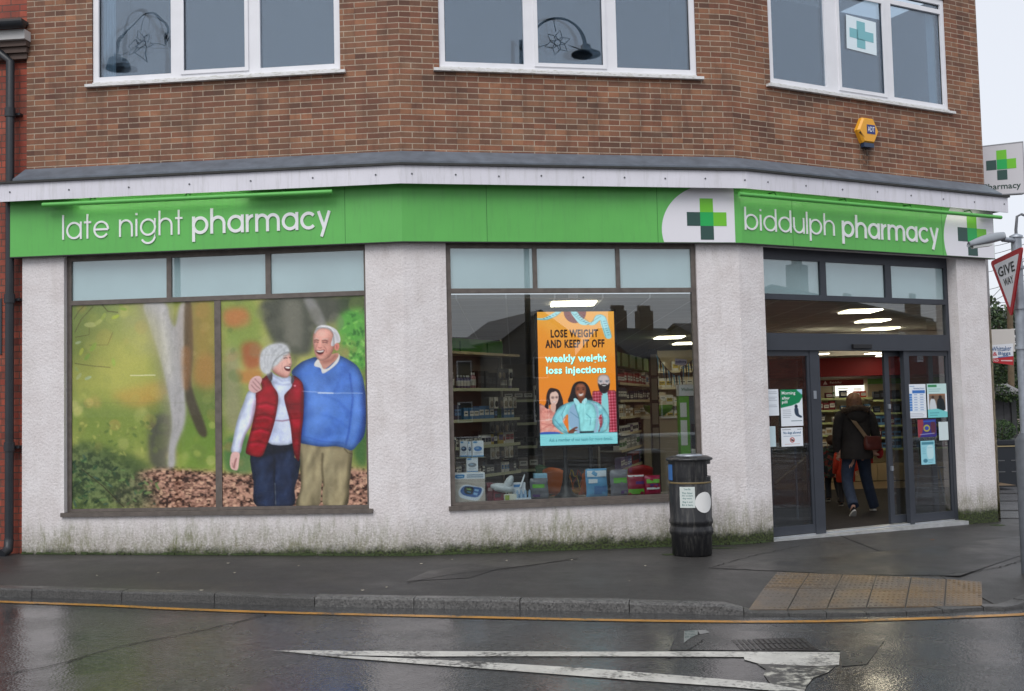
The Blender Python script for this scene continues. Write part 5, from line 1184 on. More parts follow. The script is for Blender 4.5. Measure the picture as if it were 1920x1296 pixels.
# cream counter block with papers, right half of the middle window
cc = at(1252, 840, 19.0); t = thing('cream_counter', 'cream dispensary counter with a green bowl behind the right of the middle window', 'counter', (cc.x, cc.y, FLOOR))
mb = MB(); mb.box(cc.x-.42, cc.x+.75, cc.y, cc.y+.6, FLOOR, 1.36); build('body', mb, cm(176, 164, 142), t, bevel=.01); mb = MB(); mb.box(cc.x-.46, cc.x+.8, cc.y-.03, cc.y+.63, 1.361, 1.40); build('worktop', mb, cm(206, 198, 180), t)
mb = MB(); mb.box(cc.x+.3, cc.x+.42, cc.y-.012, cc.y-.001, .55, 1.25); build('notice_strip', mb, CARD, t)
mb = MB(); mb.lathe([(.001, 0), (.1, .01), (.24, .1), (.27, .2), (.25, .2), (.1, .04)], (cc.x-.12, cc.y+.2, 1.402), 20); tag(build('green_bowl', mb, cm(104, 160, 50, .4)), 'lime green bowl standing on the cream counter', 'bowl')
mb = MB(); mb.box(cc.x+.28, cc.x+.4, cc.y+.05, cc.y+.1, 1.402, 1.82); tag(build('paper_rack', mb, cm(150, 130, 150)), 'narrow rack of leaflets standing on the cream counter', 'leaflet rack')
pD = at(1236, 800, 22.5)
U3 = shelf_unit('cream_shelving', 'cream shelf unit with paper bags behind the cream counter', (pD.x, pD.y), (1, .05), 1.0, [1.25, 1.6, 1.95, 2.3], 2.75, back=cm(186, 172, 146, .8), edge=cm(216, 206, 180))
for z, w_ in ((1.25, 'lowest'), (1.6, 'third'), (1.95, 'second'), (2.3, 'top')): stock(U3, z, .3, [('c', W_, YL, .14), ('c', (206, 196, 176), W_, .14), ('c', (230, 214, 150), W_, .18)], w_+' cream shelf', 'pale goods on the cream shelf unit')
# tall green and grey standee inside the window's right edge
sp = at(1291, 800, 14.05); t = thing('display_stand', 'tall green and grey display stand just inside the right edge of the middle window', 'display stand', (sp.x, sp.y, FLOOR))
zz = lambda y: Z(y, 14.05, 1290); xx = lambda x: X(x, 14.05)
mb = MB(); mb.box(xx(1274), xx(1307), sp.y, sp.y+.25, zz(742), zz(721)); build('header_card', mb, cm(206, 210, 212), t)
text_ = text_mb('Wellness', lambda a, b, tt: Vector((a, sp.y-tt, b)), xx(1278), xx(1303), zz(733), zz(727), 0, .002, .01); build('header_text', text_, cm(70, 110, 90), t)
mb = MB(); mb.box(xx(1274), xx(1292), sp.y+.01, sp.y+.24, FLOOR+.02, zz(742.5)); build('green_side', mb, cm(96, 164, 60), t); mb = MB(); mb.box(xx(1292)+.001, xx(1307), sp.y+.02, sp.y+.24, FLOOR+.02, zz(742.5)); build('grey_side', mb, cm(96, 104, 112), t)
mb = MB()
for y0, y1, c in ((755, 782, 0), (788, 835, 0)): mb.box(xx(1275), xx(1287), sp.y+.003, sp.y+.0095, zz(y1), zz(y0))
mb.box(xx(1294), xx(1306), sp.y+.01, sp.y+.0195, zz(850), zz(842)); build('leaflet', mb, cm(206, 208, 206), t)
mb = MB(); mb.box(xx(1294), xx(1306), sp.y-.03, sp.y+.019, zz(838), zz(795)); build('pocket', mb, cm(52, 60, 72), t)
mb = MB(); mb.box(xx(1274)-.03, xx(1308)+.03, sp.y-.03, sp.y+.28, FLOOR, FLOOR+.02); build('base', mb, cm(60, 62, 64), t)
# bunting strung under the ceiling and the small hanging notice
mb = MB(); A_ = at(1230, 664, 14.3); B_ = at(1306, 668, 15.2); P_ = [A_.lerp(B_, k/16)-Vector((0, 0, .28*math.sin(math.pi*k/16)*(.6 if k > 9 else 1))) for k in range(17)]
t = thing('bunting', 'string of pale blue and black triangular flags sagging inside the middle window', 'bunting', A_); mb.tube(P_, .004, 5); build('cord', mb, BLACK, t)
for k in range(0, 16, 1):
    q = P_[k].lerp(P_[k+1], .5); h = random.uniform(.2, .27); mb = MB(); dv = (P_[k+1]-P_[k])*.42; th = Vector((0, .003, 0))
    a, b, c = q-dv, q+dv, q-Vector((random.uniform(-.02, .02), .02, h)); mb.face([a, b, c]); mb.face([a+th, c+th, b+th]); mb.face([a, a+th, b+th, b]); mb.face([b, b+th, c+th, c]); mb.face([c, c+th, a+th, a])
    build('flag', mb, cm(120, 176, 206) if k % 2 == 0 else cm(30, 34, 44), t)
nn_ = at(1279, 678, 15.0); t = thing('hanging_notice', 'small purple and white notice hanging beside the bunting', 'notice', nn_)
PN = lambda a, b, tt: Vector((a, nn_.y-tt, b)); x0, x1 = X(1268, 15), X(1290, 15); z0, z1 = Z(684, 15, 1280), Z(672, 15, 1280)
mb = MB(); mb.prism([(x0, z0), (x1, z0-.02), (x1, z1-.02), (x0, z1)], PN, 0, .005); build('card', mb, cm(206, 200, 226), t); build('lettering', text_mb('wellbeing', PN, x0+.01, x1-.01, z0+.02, z1-.03, 0, .007, .01), cm(64, 54, 120), t)

# ---- window bed and the goods shown in it
bedz = SILLZ+.035
mb = MB(); mb.fbox('B', B5+.03, B6-.03, -.62, -.085, bedz-.04, bedz); build('window_bed', mb, cm(120, 112, 104, .6), bld)
def ub(x, y=915, wd=-.2): return fp('B', x, y, wd)[0]
def zb_(y, x=1050, wd=-.2): return fp('B', x, y, wd)[1]
def fbx(nm, par, x0, x1, y0, y1, w0, w1, m, lab=None, bev=0, label=None, cat=None, group=None):
    mb = MB(); wm = w1; mb.fbox('B', ub(x0, y1, wm), ub(x1, y1, wm), w0, w1, max(bedz, zb_(y1, (x0+x1)/2, wm)) if par is None else zb_(y1, (x0+x1)/2, wm), zb_(y0, (x0+x1)/2, wm)); return build(nm, mb, m, par, lab or label, cat, group, bevel=bev)
# blood pressure monitor box with a printed front
def bp_art():
    A = Art(228, 212, (232, 238, 244)); A.poly([(0, 40), (228, 44), (228, 212), (0, 212)], (186, 178, 166), 1, spline=False); A.put(A.mask([(0, 46), (120, 50), (228, 90), (228, 212), (0, 212)], 6, False)*np.clip(A.noise(40, 3, 5)*2-.7, 0, 1), (214, 206, 192), .6)
    A.poly([(8, 12), (70, 10), (74, 24), (66, 34), (12, 34)], (44, 132, 196), 1); A.line([(20, 23), (64, 22)], 5, (236, 242, 248), 1)
    for y in (14, 28): A.line([(92, y), (216, y+2)], 7, (96, 124, 150), 1.2, .8)
    A.poly([(30, 120), (70, 84), (150, 92), (212, 108), (214, 140), (180, 190), (140, 196), (56, 176), (32, 156)], (226, 234, 244), 1.2); A.poly([(44, 118), (76, 92), (150, 100), (204, 116), (170, 172), (80, 160), (48, 140)], (40, 92, 160), 1.2)
    A.poly([(70, 112), (86, 96), (140, 104), (128, 150), (78, 142)], (18, 30, 34), 1); A.line([(90, 112), (124, 118)], 10, (150, 196, 90), 1.5, .9); A.line([(92, 132), (122, 138)], 9, (90, 170, 206), 1.5, .9); A.poly([(150, 114), (184, 120), (176, 134), (146, 128)], (150, 196, 236), 1, spline=False); A.poly([(142, 138), (174, 144), (166, 160), (138, 154)], (150, 196, 236), 1, spline=False); A.line([(34, 66), (110, 74), (190, 100)], 10, (160, 150, 138), 4, .7)
    return A
t = thing('monitor_box', 'large blood pressure monitor box at the left end of the window bed', 'box', fw('B', ub(881, 940, -.12), -.2, bedz))
mb = MB(); bu0, bu1, bz1 = ub(853, 938, -.12), ub(910, 938, -.12), zb_(887, 880, -.12); mb.fbox('B', bu0, bu1, -.30, -.125, bedz, bz1); build('carton', mb, CARD, t)
art_sheet('printed_front', bp_art(), [(0, 0), (228, 0), (228, 212), (0, 212)], FPl('B'), bu0, bu1, bedz, bz1, -.12, .004, PRINTP, t, 60, 56, 1.05)
def minibox(x0, x1, y0, y1, wd, lab, dev=(40, 60, 90)):
    A = Art(120, 160, (230, 236, 242)); A.ell(32, 14, 24, 8, (44, 132, 196), 1); A.ell(60, 80, 44, 24, dev, 1.5); A.ell(54, 74, 22, 10, (150, 180, 206), 2); A.line([(20, 118), (100, 118)], 4, (120, 140, 160), 1); A.line([(20, 132), (80, 132)], 4, (150, 166, 180), 1); A.poly([(0, 148), (120, 148), (120, 160), (0, 160)], (70, 140, 196), 1, spline=False)
    t = thing('product_box', lab, 'box', fw('B', ub(x0, y1, wd), wd-.05, zb_(y1, x0, wd)), group=None); mb = MB(); a, b, c, d = ub(x0, y1, wd), ub(x1, y1, wd), zb_(y1, (x0+x1)/2, wd), zb_(y0, (x0+x1)/2, wd)
    mb.fbox('B', a, b, wd-.08, wd-.004, c, d); build('carton', mb, CARD, t); art_sheet('printed_front', A, [(0, 0), (120, 0), (120, 160), (0, 160)], FPl('B'), a, b, c, d, wd, .003, PRINTP, t, 22, 30, 1.05)
t = thing('acrylic_riser', 'clear acrylic riser standing behind the large monitor box', 'display riser', fw('B', ub(883, 940, -.34), -.34, bedz))
for nm, y0 in (('shelf', 857.5), ('shelf', 886)):
    mb = MB(); z = zb_(y0, 884, -.34); mb.fbox('B', ub(854, 900, -.34), ub(911, 900, -.34), -.46, -.31, z-.008, z); build(nm, mb, glass('acrylic_%d' % y0, 1.45, (.9, .94, .96, 1), 2), t)
mb = MB()
for x in (855, 909): u = ub(x, 900, -.34); mb.fbox('B', u-.004, u+.004, -.46, -.31, bedz, zb_(827, 884, -.34) if x < 900 else zb_(857, 884, -.34))
build('side_panel', mb, glass('acrylic_side', 1.45, (.9, .94, .96, 1), 2), t)
minibox(863, 877, 827, 856.5, -.345, 'left of the small white monitor boxes on the top of the acrylic riser'); minibox(878, 884.5, 828, 856.5, -.355, 'narrow middle monitor box on the top of the acrylic riser'); minibox(886, 907, 826.5, 856.5, -.345, 'right of the small white monitor boxes on the top of the acrylic riser', (60, 120, 190)); minibox(875, 896.5, 858.5, 885.5, -.345, 'single small white box on the lower tier of the acrylic riser', (120, 130, 140))
# nebuliser in plastic, maroon boxes behind, small packs
def simplebox(name, lab, x0, x1, y0, y1, wd, c, dp=.1, labels=(), rnd=0, cat='box'):
    t = thing(name, lab, cat, fw('B', ub((x0+x1)/2, y1, wd), wd-dp/2, bedz)); mb = MB(); a, b = ub(x0, y1, wd), ub(x1, y1, wd); c0 = zb_(y1, (x0+x1)/2, wd); c0 = bedz if y1 > 920 else c0; d = zb_(y0, (x0+x1)/2, wd)
    mb.fbox('B', a, b, wd-dp, wd, c0, d); build('carton', mb, cm(*c), t, bevel=.004)
    for (f0, f1, g0, g1, cc2, nm) in labels:
        mb = MB(); mb.fbox('B', a+(b-a)*f0, a+(b-a)*f1, wd+.0005, wd+.003, c0+(d-c0)*g0, c0+(d-c0)*g1); build(nm, mb, cm(*cc2), t)
    return t, a, b, c0, d
simplebox('maroon_box', 'maroon box lying behind the white mask on the window bed', 914, 926, 906, 938, -.3, (120, 32, 48), .12, [(.1, .9, .55, .75, (210, 190, 190), 'label')])
simplebox('maroon_box', 'wide maroon box under the white mask on the window bed', 926, 948, 917, 938, -.22, (132, 36, 54), .1, [(.1, .6, .3, .6, (60, 40, 50), 'label')])
mb = MB(); c = fw('B', ub(942, 915, -.2), -.2, zb_(915, 942)); mb.blob(c, .15, .08, .055, 0, 16, 10, Matrix.Rotation(.18, 3, 'Y')); mb.blob(c+Vector((.07, -.01, .05)), .05, .05, .11, 0, 14, 10, Matrix.Rotation(.5, 3, 'Y')); mb.blob(c+Vector((-.06, -.03, .01)), .05, .04, .05, 0)
tag(build('face_mask', mb, cm(200, 208, 212, .3)), 'white moulded breathing mask resting on maroon boxes on the window bed', 'breathing mask')
simplebox('thermometer_pack', 'white and blue thermometer pack on the window bed', 961, 986, 905, 935, -.2, (222, 228, 234), .05, [(.1, .9, .05, .35, (110, 160, 206), 'label'), (.1, .6, .75, .9, (60, 130, 190), 'label')])
mb = MB(); a = fw('B', ub(974, 908, -.22), -.17, zb_(914, 974)); b = fw('B', ub(983, 890, -.22), -.2, zb_(890, 983)); mb.tube([a, a.lerp(b, .7), b], [.012, .010, .006], 8); tag(build('thermometer', mb, cm(226, 232, 238, .3)), 'white digital thermometer leaning out of its pack', 'thermometer')
t = thing('ampoule_row', 'row of pale blue ampoules in a tray in front of the thermometer pack', 'ampoule pack', fw('B', ub(980, 930, -.13), -.13, bedz)); 
for k in range(4):
    mb = MB(); u = ub(970, 930, -.13)+k*.05; mb.tube([fw('B', u, -.13, bedz+.02), fw('B', u, -.13, bedz+.1), fw('B', u, -.13, bedz+.13)], [.017, .017, .008], 8); build('ampoule', mb, cm(150, 180, 206, .3), t)
mb = MB(); mb.fbox('B', ub(966, 930, -.13), ub(995, 930, -.13), -.16, -.10, bedz, bedz+.035); build('tray', mb, cm(226, 232, 238), t)
simplebox('flat_packet', 'small flat yellow and white packet lying at the front of the window bed', 946, 969, 927, 936, -.11, (222, 222, 206), .05, [(.05, .4, .1, .9, (150, 170, 50), 'label')])
def pack(lab, x0, x1, y0, y1, wd, base, labels, mat_=None):
    t = thing('soft_pack', lab, 'soft pack', fw('B', ub((x0+x1)/2, y1, wd), wd-.05, bedz)); a, b = ub(x0, y1, wd), ub(x1, y1, wd); z0, z1 = bedz, zb_(y0, (x0+x1)/2, wd); n = 12; V = []; 
    def pt(s_, q, side):
        e = (math.sin(math.pi*s_)*math.sin(math.pi*q))**.4*.045; cr = .006*math.sin(9*s_+5*q)+.004*math.sin(17*q)
        return fw('B', a+(b-a)*(s_+.02*math.sin(6*q)), wd-.05+side*(e+cr*(e > .01)), z0+(z1-z0)*q)
    for side in (1, -1): V += [pt(i/n, j/n, side) for j in range(n+1) for i in range(n+1)]
    m_ = n+1; Fc = [(o+j*m_+i, o+j*m_+i+1, o+(j+1)*m_+i+1, o+(j+1)*m_+i) for o in (0, m_*m_) for j in range(n) for i in range(n)]
    mb = MB(); mb.shared(V, Fc); build('bag', mb, cm(*base, .3), t)
    for (f0, f1, g0, g1, c) in labels:
        mb = MB(); k = 6; V = [fw('B', a+(b-a)*(f0+(f1-f0)*i/k), wd-.05+((math.sin(math.pi*(f0+(f1-f0)*i/k))*math.sin(math.pi*(g0+(g1-g0)*j/k)))**.4*.045)+.006, z0+(z1-z0)*(g0+(g1-g0)*j/k)) for j in range(k+1) for i in range(k+1)]
        mb.shared(V, [(j*(k+1)+i, j*(k+1)+i+1, (j+1)*(k+1)+i+1, (j+1)*(k+1)+i) for j in range(k) for i in range(k)]); build('label', mb, cm(*c, .35), t)
pack('grey soft pack with a green label right of the ampoules', 996, 1030, 897, 933, -.18, (112, 116, 122), [(.1, .75, .55, .72, (104, 180, 60)), (.1, .5, .12, .25, (90, 60, 120))])
simplebox('blue_carton', 'pale blue carton standing behind the grey pack right of the ampoules', 1003, 1027, 888, 930, -.36, (140, 190, 214), .08)
pack('tall blue and white pack of bed pads on the window bed', 1101, 1141, 879, 929, -.16, (90, 160, 204), [(.05, .95, .72, .93, (214, 226, 234)), (.1, .5, .5, .64, (226, 236, 242)), (.35, .95, .1, .4, (60, 120, 176))])
pack('grey pack with a green and purple label right of the bed pads', 1147, 1180, 881, 927, -.16, (118, 120, 128), [(.15, .9, .5, .7, (96, 176, 60)), (.55, .95, .1, .22, (88, 50, 120))])
pack('crimson pack with green and purple labels in front of the red chair', 1178, 1211, 890, 926, -.16, (150, 30, 60), [(.05, .95, .08, .32, (110, 180, 60)), (.45, .95, .55, .68, (84, 50, 120)), (.05, .95, .9, .97, (220, 220, 220))])
pack('small crimson pack, rightmost on the window bed', 1211, 1241, 892, 924, -.16, (156, 28, 66), [(.1, .9, .62, .82, (120, 184, 70)), (.1, .9, .3, .4, (226, 226, 226)), (.3, .8, .45, .58, (88, 50, 120))])
# children's play corner
def chair(lab, px, Y, c, rz, s=1.0):
    p = at(px, 900, Y); t = thing('child_chair', lab, 'chair', (p.x, p.y, FLOOR), rz); M = Matrix.Translation(t.location) @ Matrix.Rotation(rz, 4, 'Z'); m = cm(*c, .4)
    mb = MB(); mb.box(-.17*s, .17*s, -.16*s, .16*s, .36*s, .385*s, mat=M); build('seat', mb, m, t, bevel=.01)
    mb = MB(); V = []; 
    for j in range(7):
        for i in range(9):
            a = (i/8-.5)*1.5; V.append(M @ Vector((.19*s*math.sin(a), (.05+.12*math.cos(a))*s+.05*j/6*s, (.42+.30*j/6*(1-.12*(abs(i/4-1))**2))*s)))
    mb.shared(V, [(j*9+i, j*9+i+1, (j+1)*9+i+1, (j+1)*9+i) for j in range(6) for i in range(8)]); b = build('backrest', mb, m, t); sm = b.modifiers.new('s', 'SOLIDIFY'); sm.thickness = .014
    for x in (-1, 1):
        for y in (-1, 1): mb = MB(); mb.tube([M @ Vector((.14*x*s, .13*y*s, .36*s)), M @ Vector((.17*x*s, .17*y*s, 0))], [.018, .014], 8); build('leg', mb, m, t)
        mb = MB(); mb.tube([M @ Vector((.15*x*s, .14*s, .36*s)), M @ Vector((.15*x*s, .16*s, .46*s))], .014, 8); build('back_support', mb, m, t)
chair('orange plastic child chair, left one below the lit screen', 1053, 15.0, (216, 110, 30), 2.6, 1.25); chair('orange plastic child chair, right one below the lit screen', 1085, 15.3, (206, 104, 34), -2.4, 1.15)
chair('red plastic chair with a curved back behind the crimson packs', 1192, 14.5, (156, 26, 30), 3.3, 1.3); chair('small green child chair beside the orange chairs', 1040, 16.0, (40, 110, 60), 1.0, 1.2)
p = at(1085, 900, 16.4); t = thing('bead_table', 'low table with looping coloured bead wires below the lit screen', 'toy table', (p.x, p.y, FLOOR)); mb = MB(); mb.lathe([(.001, .42), (.38, .42), (.39, .44), (.38, .46), (.001, .46)], t.location, 24); build('table_top', mb, cm(190, 140, 60), t)
for k in range(3): mb = MB(); a = k*2.1; mb.tube([t.location+Vector((.25*math.cos(a), .25*math.sin(a), .42)), t.location+Vector((.3*math.cos(a), .3*math.sin(a), 0))], .025, 8); build('leg', mb, cm(60, 110, 60), t)
for k in range(5):
    mb = MB(); x0 = -.3+.1*k; P_ = [t.location+Vector((x0+.22*q/12, .1*math.sin(k+q*.4), .46+.26*math.sin(math.pi*q/12)*(1+.2*math.sin(q*1.5)))) for q in range(13)]; mb.tube(P_, .010, 6); build('bead_wire', mb, cm(*[(196, 120, 40), (190, 170, 60), (170, 60, 40)][k % 3]), t)

# ---- the lit advertising screen on its stand, just behind the middle window
def screen_art():
    A = Art(700, 1214, (252, 160, 40)); T = (1.053, 100, 72); A.T = T; W2, H2 = A.w, A.h; P = A.poly
    yy = (np.arange(A.h)/A.h)[:, None]; top = np.array((252, 178, 70))/255.; bot = np.array((247, 122, 26))/255.; A.a = (top*(1-yy)[..., None]+bot*yy[..., None])*np.ones((A.h, A.w, 1))
    P([(100, 200), (200, 260), (260, 340), (400, 400), (770, 480), (770, 760), (100, 760)], (246, 140, 24), 30, .45)
    A.ell(427, 76, 97, 96, (124, 52, 44), 1.2); A.ell(420, 60, 60, 60, (146, 66, 54), 10, .6)
    cy = (166, 226, 232)
    for p in ([(92, 126), (150, 126), (210, 100), (262, 72), (308, 72), (262, 110), (190, 140), (130, 142), (92, 136)], [(388, 70), (440, 70), (470, 110), (520, 150), (560, 176), (520, 190), (470, 182), (430, 140)], [(520, 170), (580, 160), (604, 110), (650, 98), (688, 118), (672, 150), (640, 150), (606, 182), (560, 192)], [(645, 150), (688, 118), (712, 180), (740, 296), (690, 306), (664, 230)]):
        P(p, cy, .9); 
    for p in ([(92, 134), (190, 140), (262, 110), (306, 74)], [(388, 70), (470, 150), (560, 178), (606, 112), (652, 98), (690, 120), (742, 298)], [(440, 70), (520, 140), (545, 162)], [(600, 184), (640, 150), (650, 150), (692, 306)]): A.line(p, 3, (60, 110, 120), .8, .8)
    for i in range(5): A.line([(150+i*26, 128-i*9), (168+i*26, 134-i*10)], 4, (70, 90, 110), .7, .9)
    for i in range(7): A.line([(425+i*17, 98+i*15), (448+i*17, 90+i*15)], 4, (50, 60, 70), .7, .9)
    for i in range(5): A.line([(560+i*18, 172-i*12), (575+i*20, 160-i*12)], 4, (90, 120, 130), .7, .8)
    for i in range(7): A.line([(668+i*6, 160+i*20), (694+i*5, 156+i*20)], 4, (70, 90, 110), .7, .9)
    # man in plaid, right
    m = P([(556, 800), (600, 766), (640, 760), (720, 762), (770, 800), (770, 1126), (600, 1126)], (196, 52, 74)); 
    for x in range(560, 775, 24): A.line([(x, 770), (x+8, 1126)], 5, (236, 150, 168), 1, .75, clip=m); A.line([(x+12, 770), (x+20, 1126)], 6, (120, 18, 40), 1, .7, clip=m)
    for y in range(780, 1126, 26): A.line([(556, y), (770, y-6)], 5, (236, 150, 168), 1, .7, clip=m); A.line([(556, y+13), (770, y+7)], 6, (120, 18, 40), 1, .6, clip=m)
    A.relief(m, 71, 60, .8, .2, .35, 14)
    P([(640, 780), (690, 780), (692, 1126), (640, 1126)], (150, 216, 222)); P([(622, 750), (650, 800), (630, 800)], (150, 40, 60)); P([(700, 760), (686, 800), (720, 790)], (150, 40, 60))
    f = P([(608, 660), (624, 632), (660, 622), (696, 632), (712, 664), (712, 710), (696, 750), (660, 772), (624, 750), (608, 712)], (214, 196, 196)); P([(610, 700), (634, 714), (640, 706), (680, 706), (690, 714), (712, 700), (704, 752), (684, 780), (660, 788), (636, 780), (618, 752)], (44, 34, 36), 1.2); A.line([(644, 716), (662, 720), (680, 716)], 7, (230, 226, 224), 1)
    A.line([(616, 676), (650, 678)], 4, (90, 96, 110), 1); A.line([(672, 678), (708, 676)], 4, (90, 96, 110), 1); A.ell(634, 684, 17, 13, (140, 150, 166), 1, .5); A.ell(688, 684, 17, 13, (140, 150, 166), 1, .5); A.ell(634, 684, 5, 4, (40, 36, 40), .8); A.ell(688, 684, 5, 4, (40, 36, 40), .8); A.line([(660, 684), (656, 702), (668, 704)], 4, (170, 140, 140), 1)
    A.relief(f, 72, 40, 1, .12, .35, 10)
    # woman left with dark wavy hair, glasses and pink jumper
    P([(98, 884), (130, 876), (180, 900), (230, 930), (300, 950), (330, 1000), (340, 1080), (260, 1126), (100, 1126)], (236, 156, 142)); m = A.mask([(98, 884), (130, 876), (230, 930), (340, 1000), (340, 1080), (260, 1126), (100, 1126)]); n = A.noise(26, 3, 8); A.put(m*np.clip((.46-n)*4, 0, 1), (188, 100, 92), .6); A.put(m*np.clip((n-.56)*4, 0, 1), (250, 196, 184), .6)
    A.relief(m, 73, 44, 1, .25, .3, 12)
    P([(112, 1110), (250, 1112), (262, 1132), (110, 1136)], (44, 90, 190)); P([(190, 736), (230, 734), (270, 752), (292, 800), (304, 850), (300, 896), (262, 926), (232, 930), (240, 880), (186, 876), (176, 912), (146, 890), (160, 850), (164, 790)], (42, 22, 26)); f = P([(192, 800), (204, 768), (236, 758), (262, 780), (266, 820), (252, 862), (226, 884), (204, 868), (194, 840)], (238, 198, 184))
    P([(200, 870), (240, 872), (236, 930), (214, 936), (196, 910)], (226, 178, 164)); A.ell(216, 814, 16, 13, (120, 90, 90), 1, .55); A.ell(250, 812, 14, 12, (120, 90, 90), 1, .55); A.ell(217, 814, 4, 3, (50, 30, 30), .7); A.ell(249, 812, 4, 3, (50, 30, 30), .7); A.line([(210, 846), (228, 856), (246, 846)], 8, (236, 232, 232), 1); A.line([(208, 842), (228, 862), (250, 842)], 3, (170, 70, 70), .8, .8); A.line([(190, 780), (206, 764), (240, 756)], 10, (42, 22, 26), 2)
    A.line([(110, 1000), (160, 1010), (230, 1040)], 22, (240, 170, 156), 4, .8); A.line([(110, 1030), (240, 1064)], 4, (176, 92, 86), 1.5, .8); A.line([(126, 1080), (230, 1020), (300, 1000)], 5, (176, 92, 86), 1.5, .7); A.line([(150, 1004), (210, 1000), (218, 1030)], 12, (244, 206, 192), 2, .9)
    # woman in the middle: long black hair, pale cyan blouse and jacket, hands on hips
    P([(388, 720), (416, 688), (460, 678), (500, 690), (530, 730), (546, 790), (560, 850), (520, 870), (400, 866), (346, 850), (366, 790)], (30, 20, 24))
    P([(400, 848), (330, 866), (270, 900), (226, 960), (206, 1010), (236, 1070), (300, 1124), (350, 1132), (346, 1096), (318, 1060), (296, 1010), (340, 960), (348, 1020), (352, 1130), (600, 1130), (606, 1000), (640, 970), (640, 1060), (600, 1110), (630, 1128), (690, 1070), (698, 990), (660, 920), (600, 862), (500, 840)], (140, 214, 226))
    m = A.mask([(206, 1010), (270, 900), (400, 848), (600, 862), (698, 990), (690, 1070), (630, 1128), (350, 1132), (236, 1070)]); n = A.noise(40, 3, 9); A.put(m*np.clip((.44-n)*4, 0, 1), (92, 160, 184), .5); A.put(m*np.clip((n-.56)*4, 0, 1), (206, 240, 246), .6); A.relief(m, 74, 50, .8, .25, .35, 16)
    P([(346, 960), (366, 900), (420, 866), (440, 990), (444, 1116), (420, 1120), (352, 1060)], (150, 184, 216)); P([(540, 860), (600, 900), (606, 990), (590, 1110), (560, 1116), (590, 960)], (156, 190, 214)); P([(404, 870), (436, 1000), (442, 1112), (560, 1112), (584, 960), (560, 880), (500, 866)], (158, 232, 236))
    A.relief(A.mask([(404, 870), (436, 1000), (442, 1112), (560, 1112), (584, 960), (560, 880), (500, 866)]), 75, 50, .6, .22, .25, 14)
    P([(308, 1020), (336, 990), (346, 1060), (342, 1098), (318, 1060)], (248, 128, 30)); P([(616, 1060), (640, 980), (648, 1010), (636, 1070), (606, 1106)], (150, 60, 70), 1.5, .6)
    for p in ([(226, 1000), (300, 1090), (346, 1126)], [(330, 880), (290, 960), (300, 1010)], [(640, 960), (646, 1040), (606, 1108)], [(362, 940), (440, 1000)], [(402, 866), (436, 990), (444, 1110)], [(210, 1000), (250, 920), (330, 868)], [(500, 960), (540, 1000), (530, 1060)]): A.line(p, 5, (74, 128, 150), 1.6, .8)
    P([(345, 1108), (376, 1086), (410, 1070), (424, 1078), (396, 1094), (424, 1100), (398, 1110), (380, 1130), (348, 1132)], (124, 66, 48)); A.line([(380, 1096), (420, 1080)], 3, (70, 34, 26), 1, .8); A.line([(384, 1106), (418, 1102)], 3, (70, 34, 26), 1, .8); A.line([(440, 1118), (562, 1118)], 14, (36, 42, 50), 1.2)
    P([(440, 800), (490, 800), (492, 846), (462, 868), (432, 850)], (112, 58, 42)); P([(394, 836), (414, 824), (446, 862), (416, 884)], (178, 234, 242)); P([(510, 830), (490, 828), (464, 864), (500, 872)], (178, 234, 242))
    f = P([(410, 740), (424, 706), (458, 694), (492, 706), (506, 742), (500, 790), (482, 824), (456, 834), (432, 822), (414, 786)], (146, 82, 58)); A.ell(432, 780, 16, 12, (178, 108, 80), 6, .8); A.ell(482, 780, 14, 12, (178, 108, 80), 6, .8); A.ell(458, 716, 26, 12, (176, 108, 80), 6, .7)
    A.line([(424, 738), (444, 734)], 5, (40, 20, 20), 1); A.line([(470, 734), (492, 738)], 5, (40, 20, 20), 1); A.ell(434, 750, 9, 4, (30, 18, 18), .8); A.ell(482, 750, 9, 4, (30, 18, 18), .8); A.ell(458, 776, 13, 6, (108, 56, 42), 1.5, .8)
    A.relief(f, 76, 40, 1, .12, .35, 12)
    P([(436, 784), (458, 790), (484, 782), (474, 802), (458, 808), (442, 802)], (240, 236, 234), .9); A.line([(434, 784), (458, 810), (486, 782)], 4, (110, 40, 40), 1, .8)
    P([(100, 1130), (768, 1126), (768, 1240), (100, 1240)], (140, 220, 228), .8, spline=False); A.line([(100, 1128), (768, 1128)], 3, (90, 170, 184), .8)
    return A
SA = screen_art(); SWD = -.34
su0, su1 = (ub(1011, 700, SWD)+ub(1011.5, 830, SWD))/2, (ub(1155, 700, SWD)+ub(1157, 830, SWD))/2; sz1, sz0 = zb_(584.5, 1083, SWD), zb_(834, 1083, SWD)
scr = thing('advertising_screen', 'lit portrait screen with an orange weight loss advert behind the middle window', 'screen', fw('B', (su0+su1)/2, SWD-.05, bedz))
art_sheet('display', SA, [(0, 0), (700, 0), (700, 1214), (0, 1214)], FPl('B'), su0, su1, sz0, sz1, SWD, .01, SCREENM, scr, 170, 300, .92)
mb = MB(); frame_rect(mb, 'B', su0-.025, su1+.025, sz0-.03, sz1+.025, .0245, SWD-.06, SWD+.008, tb=.0295); mb.fbox('B', su0, su1, SWD-.06, SWD-.011, sz0, sz1); build('casing', mb, BLACK, scr)
def sx(x): return su0+(su1-su0)*(x-100)/665
def sz(y): return sz1+(sz0-sz1)*(y-72)/1153
DKT = emis('screen_dark_text', srgb(58, 32, 20), .6); CYT = emis('screen_pale_text', srgb(170, 250, 240), 1.15); TLT = emis('screen_teal_text', srgb(40, 110, 120), .7); SHT = emis('screen_text_shadow', srgb(96, 110, 80), .5)
